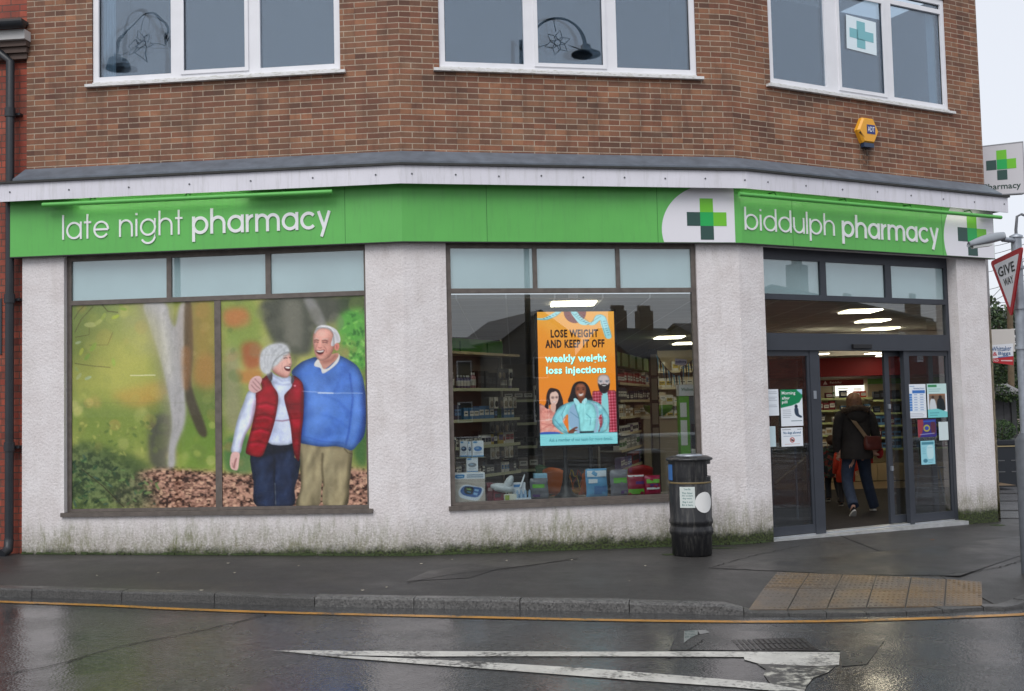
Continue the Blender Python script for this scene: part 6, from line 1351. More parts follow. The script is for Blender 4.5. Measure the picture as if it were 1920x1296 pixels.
for tx, x0, x1, y0, y1, m, bo, off in (('LOSE WEIGHT', 212, 624, 298, 226, DKT, .045, .003), ('AND KEEP IT OFF', 163, 676, 388, 314, DKT, .045, .003), ('weekly weight', 164, 692, 534, 445, SHT, .035, .002), ('loss injections', 169, 684, 634, 550, SHT, .035, .002), ('weekly weight', 160, 688, 530, 442, CYT, .03, .004), ('loss injections', 166, 681, 630, 546, CYT, .03, .004), ('Ask a member of our team for more details', 176, 720, 1194, 1164, TLT, .004, .003)):
    build('advert_text', text_mb(tx, FPl('B'), sx(x0), sx(x1), sz(y0), sz(y1), 0, SWD+off, bo), m, scr)
mb = MB()
for x, yb in ((1061, 905), (1109, 880)):
    u = ub(x, 860, SWD-.05); mb.tube([fw('B', u, SWD-.08, FLOOR if x > 1100 else FLOOR), fw('B', u, SWD-.08, sz0+.1)], .03, 10)
build('stand_pole', mb, BLACK, scr)
mb = MB(); u = ub(1061, 860, SWD-.05); c = fw('B', u, SWD-.08, bedz); mb.lathe([(.16, -.03), (.155, .0), (.08, .06), (.045, .18), (.034, .3)], c, 24); build('stand_base', mb, BLACK, scr)
u = ub(1109, 860, SWD-.05); mb = MB(); mb.lathe([(.16, 0), (.16, .02), (.03, .05)], fw('B', u, SWD-.08, FLOOR), 20); build('stand_base', mb, BLACK, scr)

# ---- back of the shop seen through the doors
YB = 23.0
bx_ = lambda x: X(x, YB); bz_ = lambda y, x=1600: Z(y, YB, x)
mb = MB(); mb.box(5.12, 10.0, YB-.5, YB+.5, bz_(705.5), zl-.002); build('red_bulkhead', mb, cm(150, 30, 36, .6), bld)
t = thing('back_counter_surround', 'cream rounded surround with dark red sign and lit panel at the back of the shop', 'display surround', (bx_(1600), YB, FLOOR))
mb = MB(); V = [(bx_(1492), bz_(752)), (bx_(1492), bz_(722)), (bx_(1494), bz_(713)), (bx_(1500), bz_(708.5)), (bx_(1625), bz_(708.5)), (bx_(1625), bz_(720)), (bx_(1497), bz_(722)), (bx_(1497), bz_(752))]
mb.prism(V, lambda a, b, tt: Vector((a, YB+.1-tt, b)), 0, .12); mb.box(bx_(1622), bx_(1628), YB, YB+.1, FLOOR, bz_(708.5)); build('surround', mb, cm(214, 200, 170), t)
mb = MB(); mb.box(bx_(1500), bx_(1619), YB-.06, YB-.03, bz_(723), bz_(712)); build('red_sign', mb, cm(120, 26, 34), t)
PY = lambda Y: (lambda a, b, tt: Vector((a, Y-tt, b)))
build('sign_text', text_mb('Painkiller', PY(YB-.06), bx_(1556), bx_(1578), bz_(718.5), bz_(714.5), 0, .003, .01), cm(230, 210, 206), t)
mb = MB(); mb.prism([(bx_(1543), bz_(720)), (bx_(1551), bz_(720)), (bx_(1547), bz_(713))], PY(YB-.06), .001, .004); build('emblem', mb, cm(230, 210, 206), t)
mb = MB(); mb.box(bx_(1567), bx_(1620), YB-.05, YB, bz_(742), bz_(722)); build('lit_panel', mb, emis('lit_panel', (.95, 1, .92, 1), 1.1), t)
mb = MB()
for k in range(9): mb.box(bx_(1600)+k*.02, bx_(1600)+k*.02+.01, YB-.053, YB-.0505, bz_(733), bz_(727))
for k in range(3): mb.box(bx_(1570), bx_(1590), YB-.053, YB-.0505, bz_(737-k*4), bz_(735.6-k*4))
build('panel_print', mb, cm(160, 120, 90), t)
def back_bay(lab, x0, x1, ys, top, hdr=None):
    u = shelf_unit('back_shelving', lab, (bx_(x0), YB-.3), (1, 0), bx_(x1)-bx_(x0), [bz_(y) for y in ys], bz_(top), depth=.36, back=cm(186, 172, 140, .8), edge=cm(198, 212, 150), header=hdr)
    mb = MB(); mb.box(0, u[3], -.1, .26, 0, bz_(868)-FLOOR, mat=u[1]); build('base_unit', mb, cm(170, 150, 118), u[0]); return u
B1 = back_bay('white shelf bay left of the woman at the back of the shop', 1500, 1566, [746, 768, 791, 814, 839], 724)
B2 = back_bay('shelf bay under the lit panel at the back of the shop', 1566, 1627, [746, 769, 792, 815, 839], 744)
B3 = back_bay('shelf bay of dark blue packs right of the woman at the back of the shop', 1628, 1692, [751, 775, 798, 820, 841], 722, (Z(721, YB), Z(711, YB)))
B4 = back_bay('rightmost shelf bay at the back, half hidden by the door', 1692, 1785, [751, 775, 798, 820, 841], 722, (Z(721, YB), Z(711, YB)))
for o_, (y, ks) in enumerate(((746, [('c', GRN, W_, .12), ('c', (110, 40, 60), W_, .14), ('b', GRN, W_)]), (768, [('c', (120, 30, 40), W_, .12), ('c', K_, GRN, .12)]), (791, [('c', W_, RD, .12), ('c', (60, 60, 70), W_, .14)]), (814, [('c', TN, W_, .14), ('c', W_, TN, .12)]), (839, [('c', W_, TN, .14), ('c', TN, W_, .14)]))):
    stock(B1, bz_(y), .24, ks, ORD[o_]+' shelf, left back bay', 'goods on the left back bay', fill=.85)
for o_, y in enumerate((746, 769, 792)): stock(B2, bz_(y), .22, [('c', (190, 50, 30), W_, .12), ('c', (60, 110, 150), W_, .12), ('c', N_, W_, .14)], ORD[o_]+' shelf under the lit panel', 'goods under the lit panel', fill=.85)
for U_, nm in ((B3, 'right back bay'), (B4, 'rightmost back bay')):
    for o_, y in enumerate((751, 775, 798, 820, 841)): stock(U_, bz_(y), .24, [('c', (26, 28, 34), (64, 70, 84), .13), ('c', (36, 44, 60), (90, 100, 120), .13)] if y < 790 else [('c', N_, BL, .15), ('c', (120, 60, 80), W_, .13), ('c', BL, N_, .13)], ORD[o_]+' shelf, '+nm, 'dark packs on the right back bays', fill=.9)
mb = MB(); mb.box(5.12, 9.6, 20.6, 22.3, FLOOR+.002, FLOOR+.006); build('pale_floor_strip', mb, cm(128, 108, 84, .6), bld)
# handrail of the ramp behind the left screen
t = thing('handrail', 'pair of sloping wooden handrails with a steel post behind the left door screen', 'handrail', at(1485, 980, 15.6))
for a, b in (((1450, 846), (1522, 798)), ((1453, 908), (1522, 848))):
    mb = MB(); mb.tube([at(*a, 15.3), at(*b, 16.2)], .022, 10); build('rail', mb, cm(150, 128, 92, .4), t)
mb = MB(); q = at(1490, 822, 15.8); mb.tube([q, Vector((q.x, q.y, FLOOR))], .018, 8); build('post', mb, GALV, t)
# bicycle-like display rack frames and grey curtains seen through the right screen
pr = at(1735, 880, 17.5); t = thing('folding_table', 'small folding table with dark goods behind the right door screen', 'table', (pr.x, pr.y, FLOOR))
mb = MB(); mb.box(pr.x-.25, pr.x+.25, pr.y-.2, pr.y+.2, .48, .5); build('table_top', mb, cm(70, 66, 64), t)
for sx_ in (-1, 1): 
    for sy in (-1, 1): mb = MB(); mb.tube([(pr.x+.16*sx_, pr.y+.15*sy, .48), (pr.x+.24*sx_, pr.y+.18*sy, FLOOR)], .012, 6); build('leg', mb, GALV, t)

# ================================================================ NOTICES ON THE DOOR GLASS
def sheet(name, lab, x0, x1, y0, y1, paint, texts=(), wd=DW-.006, res=1.0, cat='notice'):
    a, b = uc(x0, (y0+y1)/2, wd), uc(x1, (y0+y1)/2, wd); c, d = zc(y1, (x0+x1)/2, wd), zc(y0, (x0+x1)/2, wd); w_, h_ = int((x1-x0)*5), int((y1-y0)*5)
    A = Art(w_, h_, (228, 234, 240)); A.T = (1, 0, 0); paint(A, w_, h_); t = thing(name, lab, cat, fw('C', (a+b)/2, wd, c))
    art_sheet('sheet', A, [(0, 0), (w_, 0), (w_, h_), (0, h_)], FPl('C'), a, b, c, d, wd, .003, PRINTP, t, int((x1-x0)*res*1.4)+2, int((y1-y0)*res*1.4)+2, 1.05)
    for tx, f0, f1, g0, g1, col, bo in texts: build('lettering', text_mb(tx, FPl('C'), a+(b-a)*f0, a+(b-a)*f1, d+(c-d)*g1, d+(c-d)*g0, 0, wd+.002, bo), cm(*col), t)
    return t
def lines(A, w, h, x0, x1, ys, c=(120, 130, 144), t=3, al=.8):
    for y in ys: A.line([(x0*w, y*h), (x1*w*random.uniform(.8, 1), y*h)], t, c, 1, al)
def pn(A, w, h): lines(A, w, h, .1, .9, (.1, .16, .3, .36, .42, .6, .66), (110, 116, 128))
sheet('door_notice', 'plain white typed notice at the far left of the left door screen', 1437.5, 1460, 730, 779.5, pn)
def pm(A, w, h):
    A.poly([(0, 0), (w, 0), (w, h*.22), (w*.85, h*.36), (w*.5, h*.44), (0, h*.5)], (20, 132, 84), 1, spline=False); A.poly([(w*.75, 0), (w, 0), (w, h*.14), (w*.9, h*.1)], (170, 206, 226), 2)
    A.ell(w*.7, h*.47, w*.07, h*.06, (40, 50, 66), 1); A.poly([(w*.62, h*.52), (w*.78, h*.52), (w*.82, h*.68), (w*.95, h*.74), (w*.9, h*.78), (w*.66, h*.7)], (52, 66, 86), 1); lines(A, w, h, .08, .5, (.56, .61, .66, .71, .76), (90, 98, 110)); A.line([(w*.45, h*.86), (w*.95, h*.86)], 5, (80, 100, 110), 1)
sheet('door_poster', 'green and white morning after pill poster on the left door screen', 1464, 1505, 730.5, 799, pm, [('Morning', .06, .68, .05, .16, (236, 244, 240), .02), ('after', .06, .42, .19, .27, (236, 244, 240), .02), ('pill', .06, .3, .30, .40, (236, 244, 240), .02)], cat='poster')
def pdg(A, w, h):
    A.line([(.05*w, .1*h), (.45*w, .1*h)], 4, (80, 80, 90), 1); A.line([(.75*w, .1*h), (.95*w, .1*h)], 4, (80, 80, 90), 1); A.line([(.1*w, .45*h), (.9*w, .45*h)], 3, (70, 100, 130), 1); A.ell(w*.5, h*.66, w*.11, h*.14, (170, 50, 44), 1); A.ell(w*.5, h*.66, w*.08, h*.10, (232, 232, 234), 1); A.poly([(w*.45, h*.62), (w*.55, h*.64), (w*.56, h*.72), (w*.46, h*.7)], (40, 40, 40), 1); A.line([(w*.42, h*.56), (w*.58, h*.76)], 4, (170, 50, 44), 1); A.line([(.15*w, .88*h), (.85*w, .88*h)], 3, (180, 130, 120), 1)
sheet('door_notice', 'no dogs allowed notice under the morning after pill poster', 1465, 1505.5, 802, 837, pdg, [('No dogs allowed', .1, .9, .2, .37, (60, 110, 150), .015)])
sheet('door_notice', 'blank pale blue sheet low on the left edge of the left door screen', 1439.5, 1454.5, 799.5, 838, lambda A, w, h: A.put(np.ones((h, w)), (196, 220, 226), .9))
def ph(A, w, h):
    A.line([(.08*w, .06*h), (.35*w, .06*h)], 4, (60, 120, 180), 1); A.poly([(.22*w, .18*h), (.95*w, .18*h), (.95*w, .27*h), (.22*w, .27*h)], (60, 116, 190), 1, spline=False)
    for k in range(7):
        y = .31+.075*k; A.poly([(.02*w, (y-.03)*h), (.2*w, (y-.03)*h), (.2*w, (y+.03)*h), (.02*w, (y+.03)*h)], (72, 130, 200), 1, spline=False); A.line([(.3*w, y*h), (.5*w, y*h)], 5, (90, 130, 190), 1); A.line([(.65*w, y*h), (.85*w, y*h)], 5, (90, 130, 190), 1); A.line([(.22*w, (y+.035)*h), (.95*w, (y+.035)*h)], 1.5, (150, 180, 214), .8)
    lines(A, w, h, .05, .95, (.87, .91, .95), (110, 120, 140))
sheet('door_poster', 'blue and white opening hours table, upper left of the right door screen', 1704, 1736.5, 720.5, 784, ph, [('Opening Hours', .28, .92, .1, .15, (40, 90, 160), .01)], cat='poster')
def pp(A, w, h):
    A.poly([(0, 0), (w, 0), (w, h*.3), (0, h*.3)], (196, 224, 222), 1, spline=False); A.poly([(.05*w, .03*h), (.5*w, .03*h), (.5*w, .1*h), (.05*w, .1*h)], (60, 140, 90), 1, spline=False); lines(A, w, h, .08, .8, (.16, .22), (60, 120, 120)); A.poly([(.08*w, .3*h), (.92*w, .3*h), (.92*w, .78*h), (.08*w, .78*h)], (120, 100, 84), 1, spline=False)
    A.poly([(.12*w, .78*h), (.14*w, .5*h), (.28*w, .44*h), (.4*w, .52*h), (.44*w, .78*h)], (206, 212, 216), 1); A.ell(.28*w, .4*h, .07*w, .05*h, (70, 52, 44), 1); A.poly([(.5*w, .78*h), (.5*w, .5*h), (.66*w, .42*h), (.84*w, .5*h), (.88*w, .78*h)], (34, 42, 46), 1); A.ell(.66*w, .4*h, .08*w, .06*h, (40, 30, 28), 1); A.line([(.1*w, .33*h), (.9*w, .33*h)], 8, (190, 120, 80), 2, .7)
    A.poly([(0, .76*h), (.5*w, .74*h), (w, .84*h), (w, h), (0, h)], (120, 204, 206), 1, spline=False); lines(A, w, h, .1, .6, (.86, .93), (40, 100, 120), 4)
sheet('door_poster', 'pale teal poster with a photograph of two people on the right door screen', 1739, 1775.5, 719.5, 783, pp, cat='poster')
def pu(A, w, h):
    A.put(np.ones((h, w)), (60, 52, 130), 1); A.poly([(0, 0), (.3*w, 0), (.24*w, .7*h), (0, h)], (150, 60, 70), 3); A.ell(.48*w, .5*h, .18*w, .2*h, (190, 180, 60), 2); A.ell(.48*w, .5*h, .12*w, .12*h, (60, 80, 170), 2); A.poly([(.7*w, .2*h), (w*.95, .2*h), (w*.95, .8*h), (.75*w, .8*h)], (90, 50, 70), 2); A.line([(.1*w, .85*h), (.9*w, .8*h)], 6, (170, 180, 210), 1.5); A.line([(.3*w, .12*h), (.95*w, .1*h)], 10, (50, 100, 190), 2)
sheet('door_poster', 'small dark purple and yellow poster on the right door screen', 1721, 1755.5, 786.5, 819.5, pu, cat='poster')
sheet('door_notice', 'blank pale sheet at the right edge of the right door screen', 1760.5, 1778, 791, 825.5, lambda A, w, h: A.put(np.ones((h, w)), (206, 222, 224), .9))
def pt_(A, w, h):
    A.put(np.ones((h, w)), (150, 208, 220), 1); A.poly([(.06*w, .05*h), (.94*w, .05*h), (.94*w, .16*h), (.06*w, .16*h)], (60, 120, 140), 1, .8, spline=False); A.poly([(.45*w, .25*h), (.85*w, .22*h), (.88*w, .7*h), (.48*w, .74*h)], (190, 224, 230), 1.5); A.line([(.48*w, .3*h), (.84*w, .3*h)], 2, (90, 150, 170), 1); A.ell(.3*w, .84*h, .16*w, .08*h, (70, 130, 150), 2); lines(A, w, h, .5, .9, (.8, .86, .92), (60, 120, 140)); lines(A, w, h, .1, .38, (.3, .38, .46, .54), (80, 140, 160))
sheet('door_poster', 'teal leaflet poster, lowest on the right door screen', 1727, 1753, 826.5, 871, pt_, cat='poster')

# ================================================================ THINGS ON AND ROUND THE BUILDING
# neighbouring red brick building on the left, with its downpipe and gutter end
nb = thing('neighbour_building', 'red brick building adjoining the left end of the pharmacy', 'building', fw('A', -6, -2, 0))
UO['A'] = 0
a0n = UEND['A']-.001
mb = MB(); WN = -.06
for z0, z1 in ((-.4, 7.0),):
    P = lambda u, z: fw('A', u, WN, z)
    mb.face([P(-11, z0), P(a0n+.08, z0), P(a0n+.08, z1), P(-11, z1)], 0, [(-11, z0), (a0n+.08, z0), (a0n+.08, z1), (-11, z1)])
build('wall', mb, REDBRICK, nb)
mb = MB(); mb.fbox('A', -11, a0n-.002, -4, WN-.002, 6.0, 6.9); build('upper_wall', mb, REDBRICK, nb)
zc1 = fp('A', 30, 108, .02)[1]; zc2 = fp('A', 30, 75, .02)[1]
mb = MB(); ucx = fp('A', 3, 90, .05)[0]; uce = fp('A', 52, 90, .05)[0]
for k in range(3): mb.fbox('A', ucx-.4, uce-.03+.015*k, WN, .02+.035*k, zc1+.07*k-.02, zc1+.07*k+.048)
build('corbel', mb, REDBRICK, nb)
mb = MB(); mb.fbox('A', ucx-.4, uce+.01, WN, .14, zc1+.19, zc1+.31); build('eaves_board', mb, cm(200, 198, 196, .6), nb)
mb = MB()
V = []; 
for u in (ucx-.6, uce+.03):
    for k in range(9): an = math.pi*(1+k/8); V.append(fw('A', u, .2+.07*math.cos(an), zc1+.37+.07*math.sin(an)))
mb.shared(V, [(k, k+1, 10+k, 9+k) for k in range(8)]+[tuple(range(9)), tuple(range(9, 18))]); build('gutter', mb, PIPE, nb)
mb = MB(); N0 = fw('A', ucx-.6, -.1, zc1+.42); mb.fbox('A', ucx-.6, uce-.02, -.3, .16, zc1+.40, zc1+.44); build('roof_edge', mb, cm(60, 58, 58), nb)
# small dark window with a pale frame low on the neighbour (only its edge shows)
mb = MB(); mb.fbox('A', -5.9, fp('A', 4, 620, WN)[0], WN-.02, WN+.012, fp('A', 2, 665, WN)[1], fp('A', 2, 560, WN)[1]); build('window', mb, cm(46, 50, 56, .2), nb)
ud = fp('A', 14, 700, .06)[0]; ud0 = fp('A', 19, 200, .06)[0]
mb = MB(); mb.tube([fw('A', ud0-.22, .06, zc1+.1), fw('A', ud0-.12, .06, zc1+.04), fw('A', ud0, .06, zc1-.06), fw('A', ud0, .06, 4.2), fw('A', ud0, .06, .12)], .05, 14)
dp = build('downpipe', mb, PIPE, nb)
for z in (5.35, 3.05, 1.25): mb = MB(); mb.tube([fw('A', ud0, .06, z), fw('A', ud0, .06, z+.11)], .062, 14); mb.fbox('A', ud0-.1, ud0+.1, -.05, .02, z+.03, z+.06); build('pipe_collar', mb, PIPE, dp)
mb = MB(); mb.tube([fw('A', ud0, .06, .2), fw('A', ud0, .08, .07), fw('A', ud0-.02, .2, .03)], [.055, .058, .062], 12); build('pipe_shoe', mb, PIPE, dp)

# alarm box
ua, za = fp('C', 1626, 246, .05); al = thing('alarm_box', 'yellow hexagonal alarm box with a blue badge high on the brick wall above the doors', 'alarm box', fw('C', ua, 0, za))
w2, h2 = .19, .175
hexp = [(-.095, h2), (.095, h2), (w2, .0), (.10, -h2*.95), (-.10, -h2*.95), (-w2, 0)]
mb = MB(); n = len(hexp); Pb = lambda a, b, t: fw('C', ua+a, t, za+b)
for s0_, s1_, t0, t1 in ((1, 1, .0, .055), (1, .88, .055, .085)):
    for i in range(n): a, b = hexp[i], hexp[(i+1) % n]; mb.face([Pb(a[0]*s0_, a[1]*s0_, t0), Pb(b[0]*s0_, b[1]*s0_, t0), Pb(b[0]*s1_, b[1]*s1_, t1), Pb(a[0]*s1_, a[1]*s1_, t1)])
mb.face([Pb(a*.88, b*.88, .085) for a, b in hexp]); build('cover', mb, cm(236, 168, 44, .35), al)
mb = MB(); mb.fbox('C', ua-.04, ua+.11, .0855, .088, za-.045, za+.08); bd = build('badge', mb, cm(34, 52, 120, .4), al)
build('badge_text', text_mb('ADT', FPl('C'), ua-.028, ua+.098, za-.015, za+.055, 0, .0895, .01), LETTER, bd)
mb = MB(); mb.fbox('C', ua-.09, ua+.09, .012, .075, za-h2*1.28, za-h2*.955); build('strobe', mb, cm(38, 56, 84, .25), al)
for k in range(6): mb = MB(); u = ua-w2*.86+.012*k; mb.fbox('C', u, u+.005, .0, .0868, za-.045-.012*k, za-.02-.012*k); build('vent_slot', mb, cm(70, 50, 20), al)
# dark stain below it is part of the wall: thin washed patch
ST = NG('wall_stain'); p = ST.coord('UV'); f_ = ST.rng(ST.noise(ST.mapping(p, (9, 2.5, 1)), 3, 6, .75), .42, .62); tr = ST.n('BsdfTransparent'); mx = ST.n('MixShader'); ST.b.inputs['Base Color'].default_value = (.02, .018, .016, 1); ST.b.inputs['Roughness'].default_value = .8
xy = ST.sep(p); edge = ST.math('MULTIPLY', ST.rng(ST.math('ABSOLUTE', ST.math('SUBTRACT', xy[0], .5)), .15, .5, 1., 0.), ST.rng(xy[1], 0., .35, 0., 1.))
ST.set(mx.inputs[0], ST.math('MULTIPLY', ST.math('MULTIPLY', f_, edge), .9)); ST.t.links.new(tr.outputs[0], mx.inputs[1]); ST.t.links.new(ST.b.outputs[0], mx.inputs[2]); ST.t.links.new(mx.outputs[0], ST.out.inputs['Surface'])
mb = MB(); mb.face([fw('C', ua-.14, .004, LV['gt']+.01), fw('C', ua+.14, .004, LV['gt']+.01), fw('C', ua+.14, .004, za-.15), fw('C', ua-.14, .004, za-.15)], 0, [(0, 0), (1, 0), (1, 1), (0, 1)]); build('stain', mb, ST.m, bld)

# projecting sign on the side wall
YS = 16.4
t = thing('projecting_sign', 'square white projecting sign with a green cross reading Pharmacy beyond the right corner', 'shop sign', at(1880, 362, YS))
q = [at(1838, 276, YS), at(1917, 267, YS), at(1921, 361, YS), at(1842, 366, YS)]
def PQ(a, b, t_):
    p = (q[3]*(1-a)+q[2]*a)*(1-b)+(q[0]*(1-a)+q[1]*a)*b; return p+Vector((0, -t_, 0))
mb = MB(); mb.prism([(0, 0), (1, 0), (1, 1), (0, 1)], PQ, -.10, 0); build('panel', mb, cm(206, 204, 208, .4), t)
mb = MB(); 
for a, b, c_, d_ in ((-.02, 1.02, -.02, .0), (-.02, 1.02, 1.0, 1.02), (-.02, .0, 0, 1), (1.0, 1.02, 0, 1)): mb.prism([(a, c_), (b, c_), (b, d_), (a, d_)], PQ, -.11, .004)
build('frame', mb, cm(150, 152, 156, .4), t)
for a, b, m in ((.49, .60, MG), (.49, .79, LG), (.71, .60, LG), (.24, .60, DG), (.49, .385, DG)):
    mb = MB(); mb.prism([(a-.12, b-.1), (a+.12, b-.1), (a+.12, b+.1), (a-.12, b+.1)], PQ, .001, .003 if b != .6 or a != .49 else .004); build('cross_square', mb, m, t)
build('lettering', text_mb('Pharmacy', PQ, .03, .92, .06, .22, 0, .004, .012), cm(36, 66, 58), t)
mb = MB(); mb.tube([PQ(.1, .95, -.05), PQ(-.3, .95, -.05)], .02, 8); mb.tube([PQ(.1, .05, -.05), PQ(-.3, .05, -.05)], .02, 8); build('bracket', mb, GALV, t)

# ---- litter bin
g = gp(1298, 1040); bin_ = thing('litter_bin', 'tall black round litter bin with a white disc sticker against the shop wall', 'litter bin', (g.x, g.y, ped(g.x, g.y)))
bp = bin_.location; K_M = NG('bin_black'); p = K_M.coord('Object'); K_M.set(K_M.b.inputs['Base Color'], K_M.mix(K_M.rng(K_M.noise(K_M.mapping(p, (14, 14, 2)), 2, 5, .7), .5, .72), (.012, .012, .014, 1), (.07, .068, .062, 1))); K_M.b.inputs['Roughness'].default_value = .36; K_M.set(K_M.b.inputs['Normal'], K_M.bump(K_M.noise(p, 60, 3), .15, .003)); K_M = K_M.m
pxm = (F_PX/bp.y); hz = lambda y: (1043-y)/pxm
H = lambda y: max(0, (1041-y)/pxm)
mb = MB(); prof = [(.205, 0), (.225, .012), (.232, H(1005)), (.25, H(1000)), (.25, H(993)), (.238, H(988)), (.238, H(984)), (.25, H(981)), (.25, H(976)), (.24, H(972)), (.243, H(910)), (.237, H(908)), (.237, H(903))]
mb.lathe(prof, bp, 48)
build('body', mb, K_M, bin_)
mb = MB(); mb.lathe([(.246, H(908)), (.25, H(906.5)), (.246, H(905))], bp, 48); build('brass_band', mb, cm(120, 104, 70, .4), bin_)
mb = MB(); ang = R(-14); wdt = R(74)     # hood with the mouth cut in its right side, another behind
lo, hi = H(896), H(873)
mb.lathe([(.237, H(904)), (.24, lo)], bp, 48); mb.lathe([(.24, hi), (.243, H(866))], bp, 48)
mb.lathe([(.24, lo), (.24, hi)], bp, 34, a0=ang+wdt/2, a1=ang+2*math.pi-wdt/2-.0)
mb.lathe([(.13, lo), (.13, hi)], bp, 34, a0=ang+wdt/2, a1=ang+2*math.pi-wdt/2)
for s_ in (1, -1):
    a = ang+s_*wdt/2; c0, c1 = Vector((.13*math.cos(a), .13*math.sin(a), 0)), Vector((.24*math.cos(a), .24*math.sin(a), 0)); mb.face([bp+c0+Vector((0, 0, lo)), bp+c1+Vector((0, 0, lo)), bp+c1+Vector((0, 0, hi)), bp+c0+Vector((0, 0, hi))])
mb.lathe([(.001, lo), (.24, lo)], bp, 48); mb.lathe([(.001, hi), (.24, hi)], bp, 48)
build('hood', mb, K_M, bin_)
mb = MB(); mb.lathe([(.238, H(866)), (.262, H(866)), (.268, H(864.5)), (.264, H(862)), (.2, H(858)), (.001, H(857))], bp, 48); build('lid', mb, K_M, bin_)
mb = MB(); mb.lathe([(.15, H(858.4)), (.15, H(856)), (.13, H(855.2)), (.001, H(855.2))], bp+Vector((0, -.02, 0)), 40); build('ash_plate', mb, GALV, bin_)
def curved(nm, a0, a1, z0, z1, m, r=.2475, ellipse=False, parent=bin_, lab=None):
    mb = MB(); k = 14; V = []; P = []
    if ellipse:
        N = 28; ac, ar_, zc_, zr_ = (a0+a1)/2, (a1-a0)/2, (z0+z1)/2, (z1-z0)/2
        V = [bp+Vector((r*math.cos(ac), r*math.sin(ac), zc_))]+[bp+Vector((r*math.cos(ac+q_*ar_*math.cos(2*math.pi*i/N)), r*math.sin(ac+q_*ar_*math.cos(2*math.pi*i/N)), zc_+q_*zr_*math.sin(2*math.pi*i/N))) for q_ in (.25, .5, .75, 1) for i in range(N)]
        mb.shared(V, [(0, 1+i, 1+(i+1) % N) for i in range(N)]+[(1+q_*N+i, 1+(q_+1)*N+i, 1+(q_+1)*N+(i+1) % N, 1+q_*N+(i+1) % N) for q_ in range(3) for i in range(N)])
    else:
        V = [bp+Vector((r*math.cos(a0+(a1-a0)*i/k), r*math.sin(a0+(a1-a0)*i/k), z)) for z in (z0, z1) for i in range(k+1)]
        mb.shared(V, [(i, i+1, k+2+i, k+1+i) for i in range(k)])
    return build(nm, mb, m, parent, lab)
camA = math.atan2(-bp.y, -bp.x)
def aof(x): return camA+math.asin(max(-.999, min(.999, ((x-1298)/pxm)/.247)))
l_ = curved('sticker', aof(1279), aof(1306.5), H(951), H(913), cm(206, 214, 210), lab='white paper label')
curved('disc_sticker', aof(1306), aof(1335), H(961), H(923), cm(228, 228, 226), ellipse=True)
def PBN(a, b, t_): an = aof(1280.5)+(aof(1305)-aof(1280.5))*a; r = .2485; return bp+Vector((r*math.cos(an), r*math.sin(an), b))
for k, (s_, x0, x1) in enumerate((('Town Bin', .25, .75), ('This litter', .1, .9), ('bin accepts', .12, .9), ('dog waste.', .15, .85), ('Bag it and', .15, .85), ('Bin it here.', .1, .9))):
    y = (919, 926, 931, 936, 942.5, 947.5)[k]; build('label_text', text_mb(s_, PBN, x0, x1, H(y), H(y-3.6), 0, 0, .01), cm(70, 120, 120), l_)
curved('blue_sticker', aof(1257)-.0, aof(1266), H(902), H(873), cm(60, 110, 170), r=.2425)
MOSS = mat('moss', srgb(50, 64, 28), .9, noise=.5, nscale=30, bump=.8, bscale=90)
def moss_patch(lab, cx, cy, rx, ry, n=26, seed=0):
    r_ = random.Random(seed); c = gp(cx, cy); mb = MB(); V = [Vector((c.x, c.y, ped(c.x, c.y)+.012))]
    for k in range(n): a = 2*math.pi*k/n; s_ = r_.uniform(.55, 1.1); x, y = c.x+rx*s_*math.cos(a), c.y+ry*s_*math.sin(a); V.append(Vector((x, y, ped(x, y)+.001)))
    mb.shared(V, [(0, 1+k, 1+(k+1) % n) for k in range(n)]); tag(build('moss', mb, MOSS), None, None, None, 'stuff')
moss_patch('', 1258, 1040, .13, .07, seed=1); moss_patch('', 1350, 1028, .2, .04, seed=2); moss_patch('', 1872, 985, .12, .1, seed=3)
# low moss fringe along the foot of the wall
mb = MB(); r_ = random.Random(9)
for f, a, b in (('A', A0, 0), ('B', 0, 4.18), ('C', 0, C9-.05)):
    u = a
    while u < b:
        l = r_.uniform(.03, .09); p = fw(f, u, .012, 0); q2 = fw(f, u, r_.uniform(.02, .055), 0); p2 = fw(f, u+l, .012, 0); q3 = fw(f, u+l, r_.uniform(.02, .055), 0); h = r_.uniform(.008, .03)
        if r_.random() < .85: mb.face([(q2.x, q2.y, ped(q2.x, q2.y)), (q3.x, q3.y, ped(q3.x, q3.y)), (p2.x, p2.y, ped(p2.x, p2.y)+h), (p.x, p.y, ped(p.x, p.y)+h)])
        u += l
tag(build('moss', mb, MOSS), None, None, None, 'stuff')

# ---- give way sign on its post with a sign lantern
YP = 10.75; pb = at(1927, 1083, YP); g0 = ped(pb.x, YP)
post = thing('sign_post', 'grey steel post with a thick base compartment at the right edge', 'sign post', (pb.x, YP, g0))
PXc = lambda px, py: at(px, py, YP)
topz = PXc(1905, 446).z; xt = pb.x+.055
mb = MB(); mb.tube([(xt, YP, g0+1.40), (xt, YP, topz)], .050, 20); build('pole', mb, GALV, post)
mb = MB(); mb.tube([(xt, YP, g0-.02), (xt, YP, g0+1.33), (xt, YP, g0+1.40)], [.105, .105, .06], 20); bc = build('base_compartment', mb, mat('grey_base_paint', srgb(92, 96, 102), .45, noise=.25, nscale=10), post)
mb = MB(); mb.box(xt-.05, xt+.05, YP-.108, YP-.1, g0+.5, g0+1.1); build('door', mb, GALV, bc)
mb = MB(); mb.tube([(xt, YP, topz), (xt, YP, topz+.02), (xt, YP, topz+.04)], [.064, .064, .02], 20); build('cap', mb, GALV, post)
for y in (655, 580, 505): mb = MB(); z = PXc(1912, y).z; mb.tube([(xt, YP, z), (xt, YP, z+.03)], .066, 20); build('clamp', mb, GALV, post)
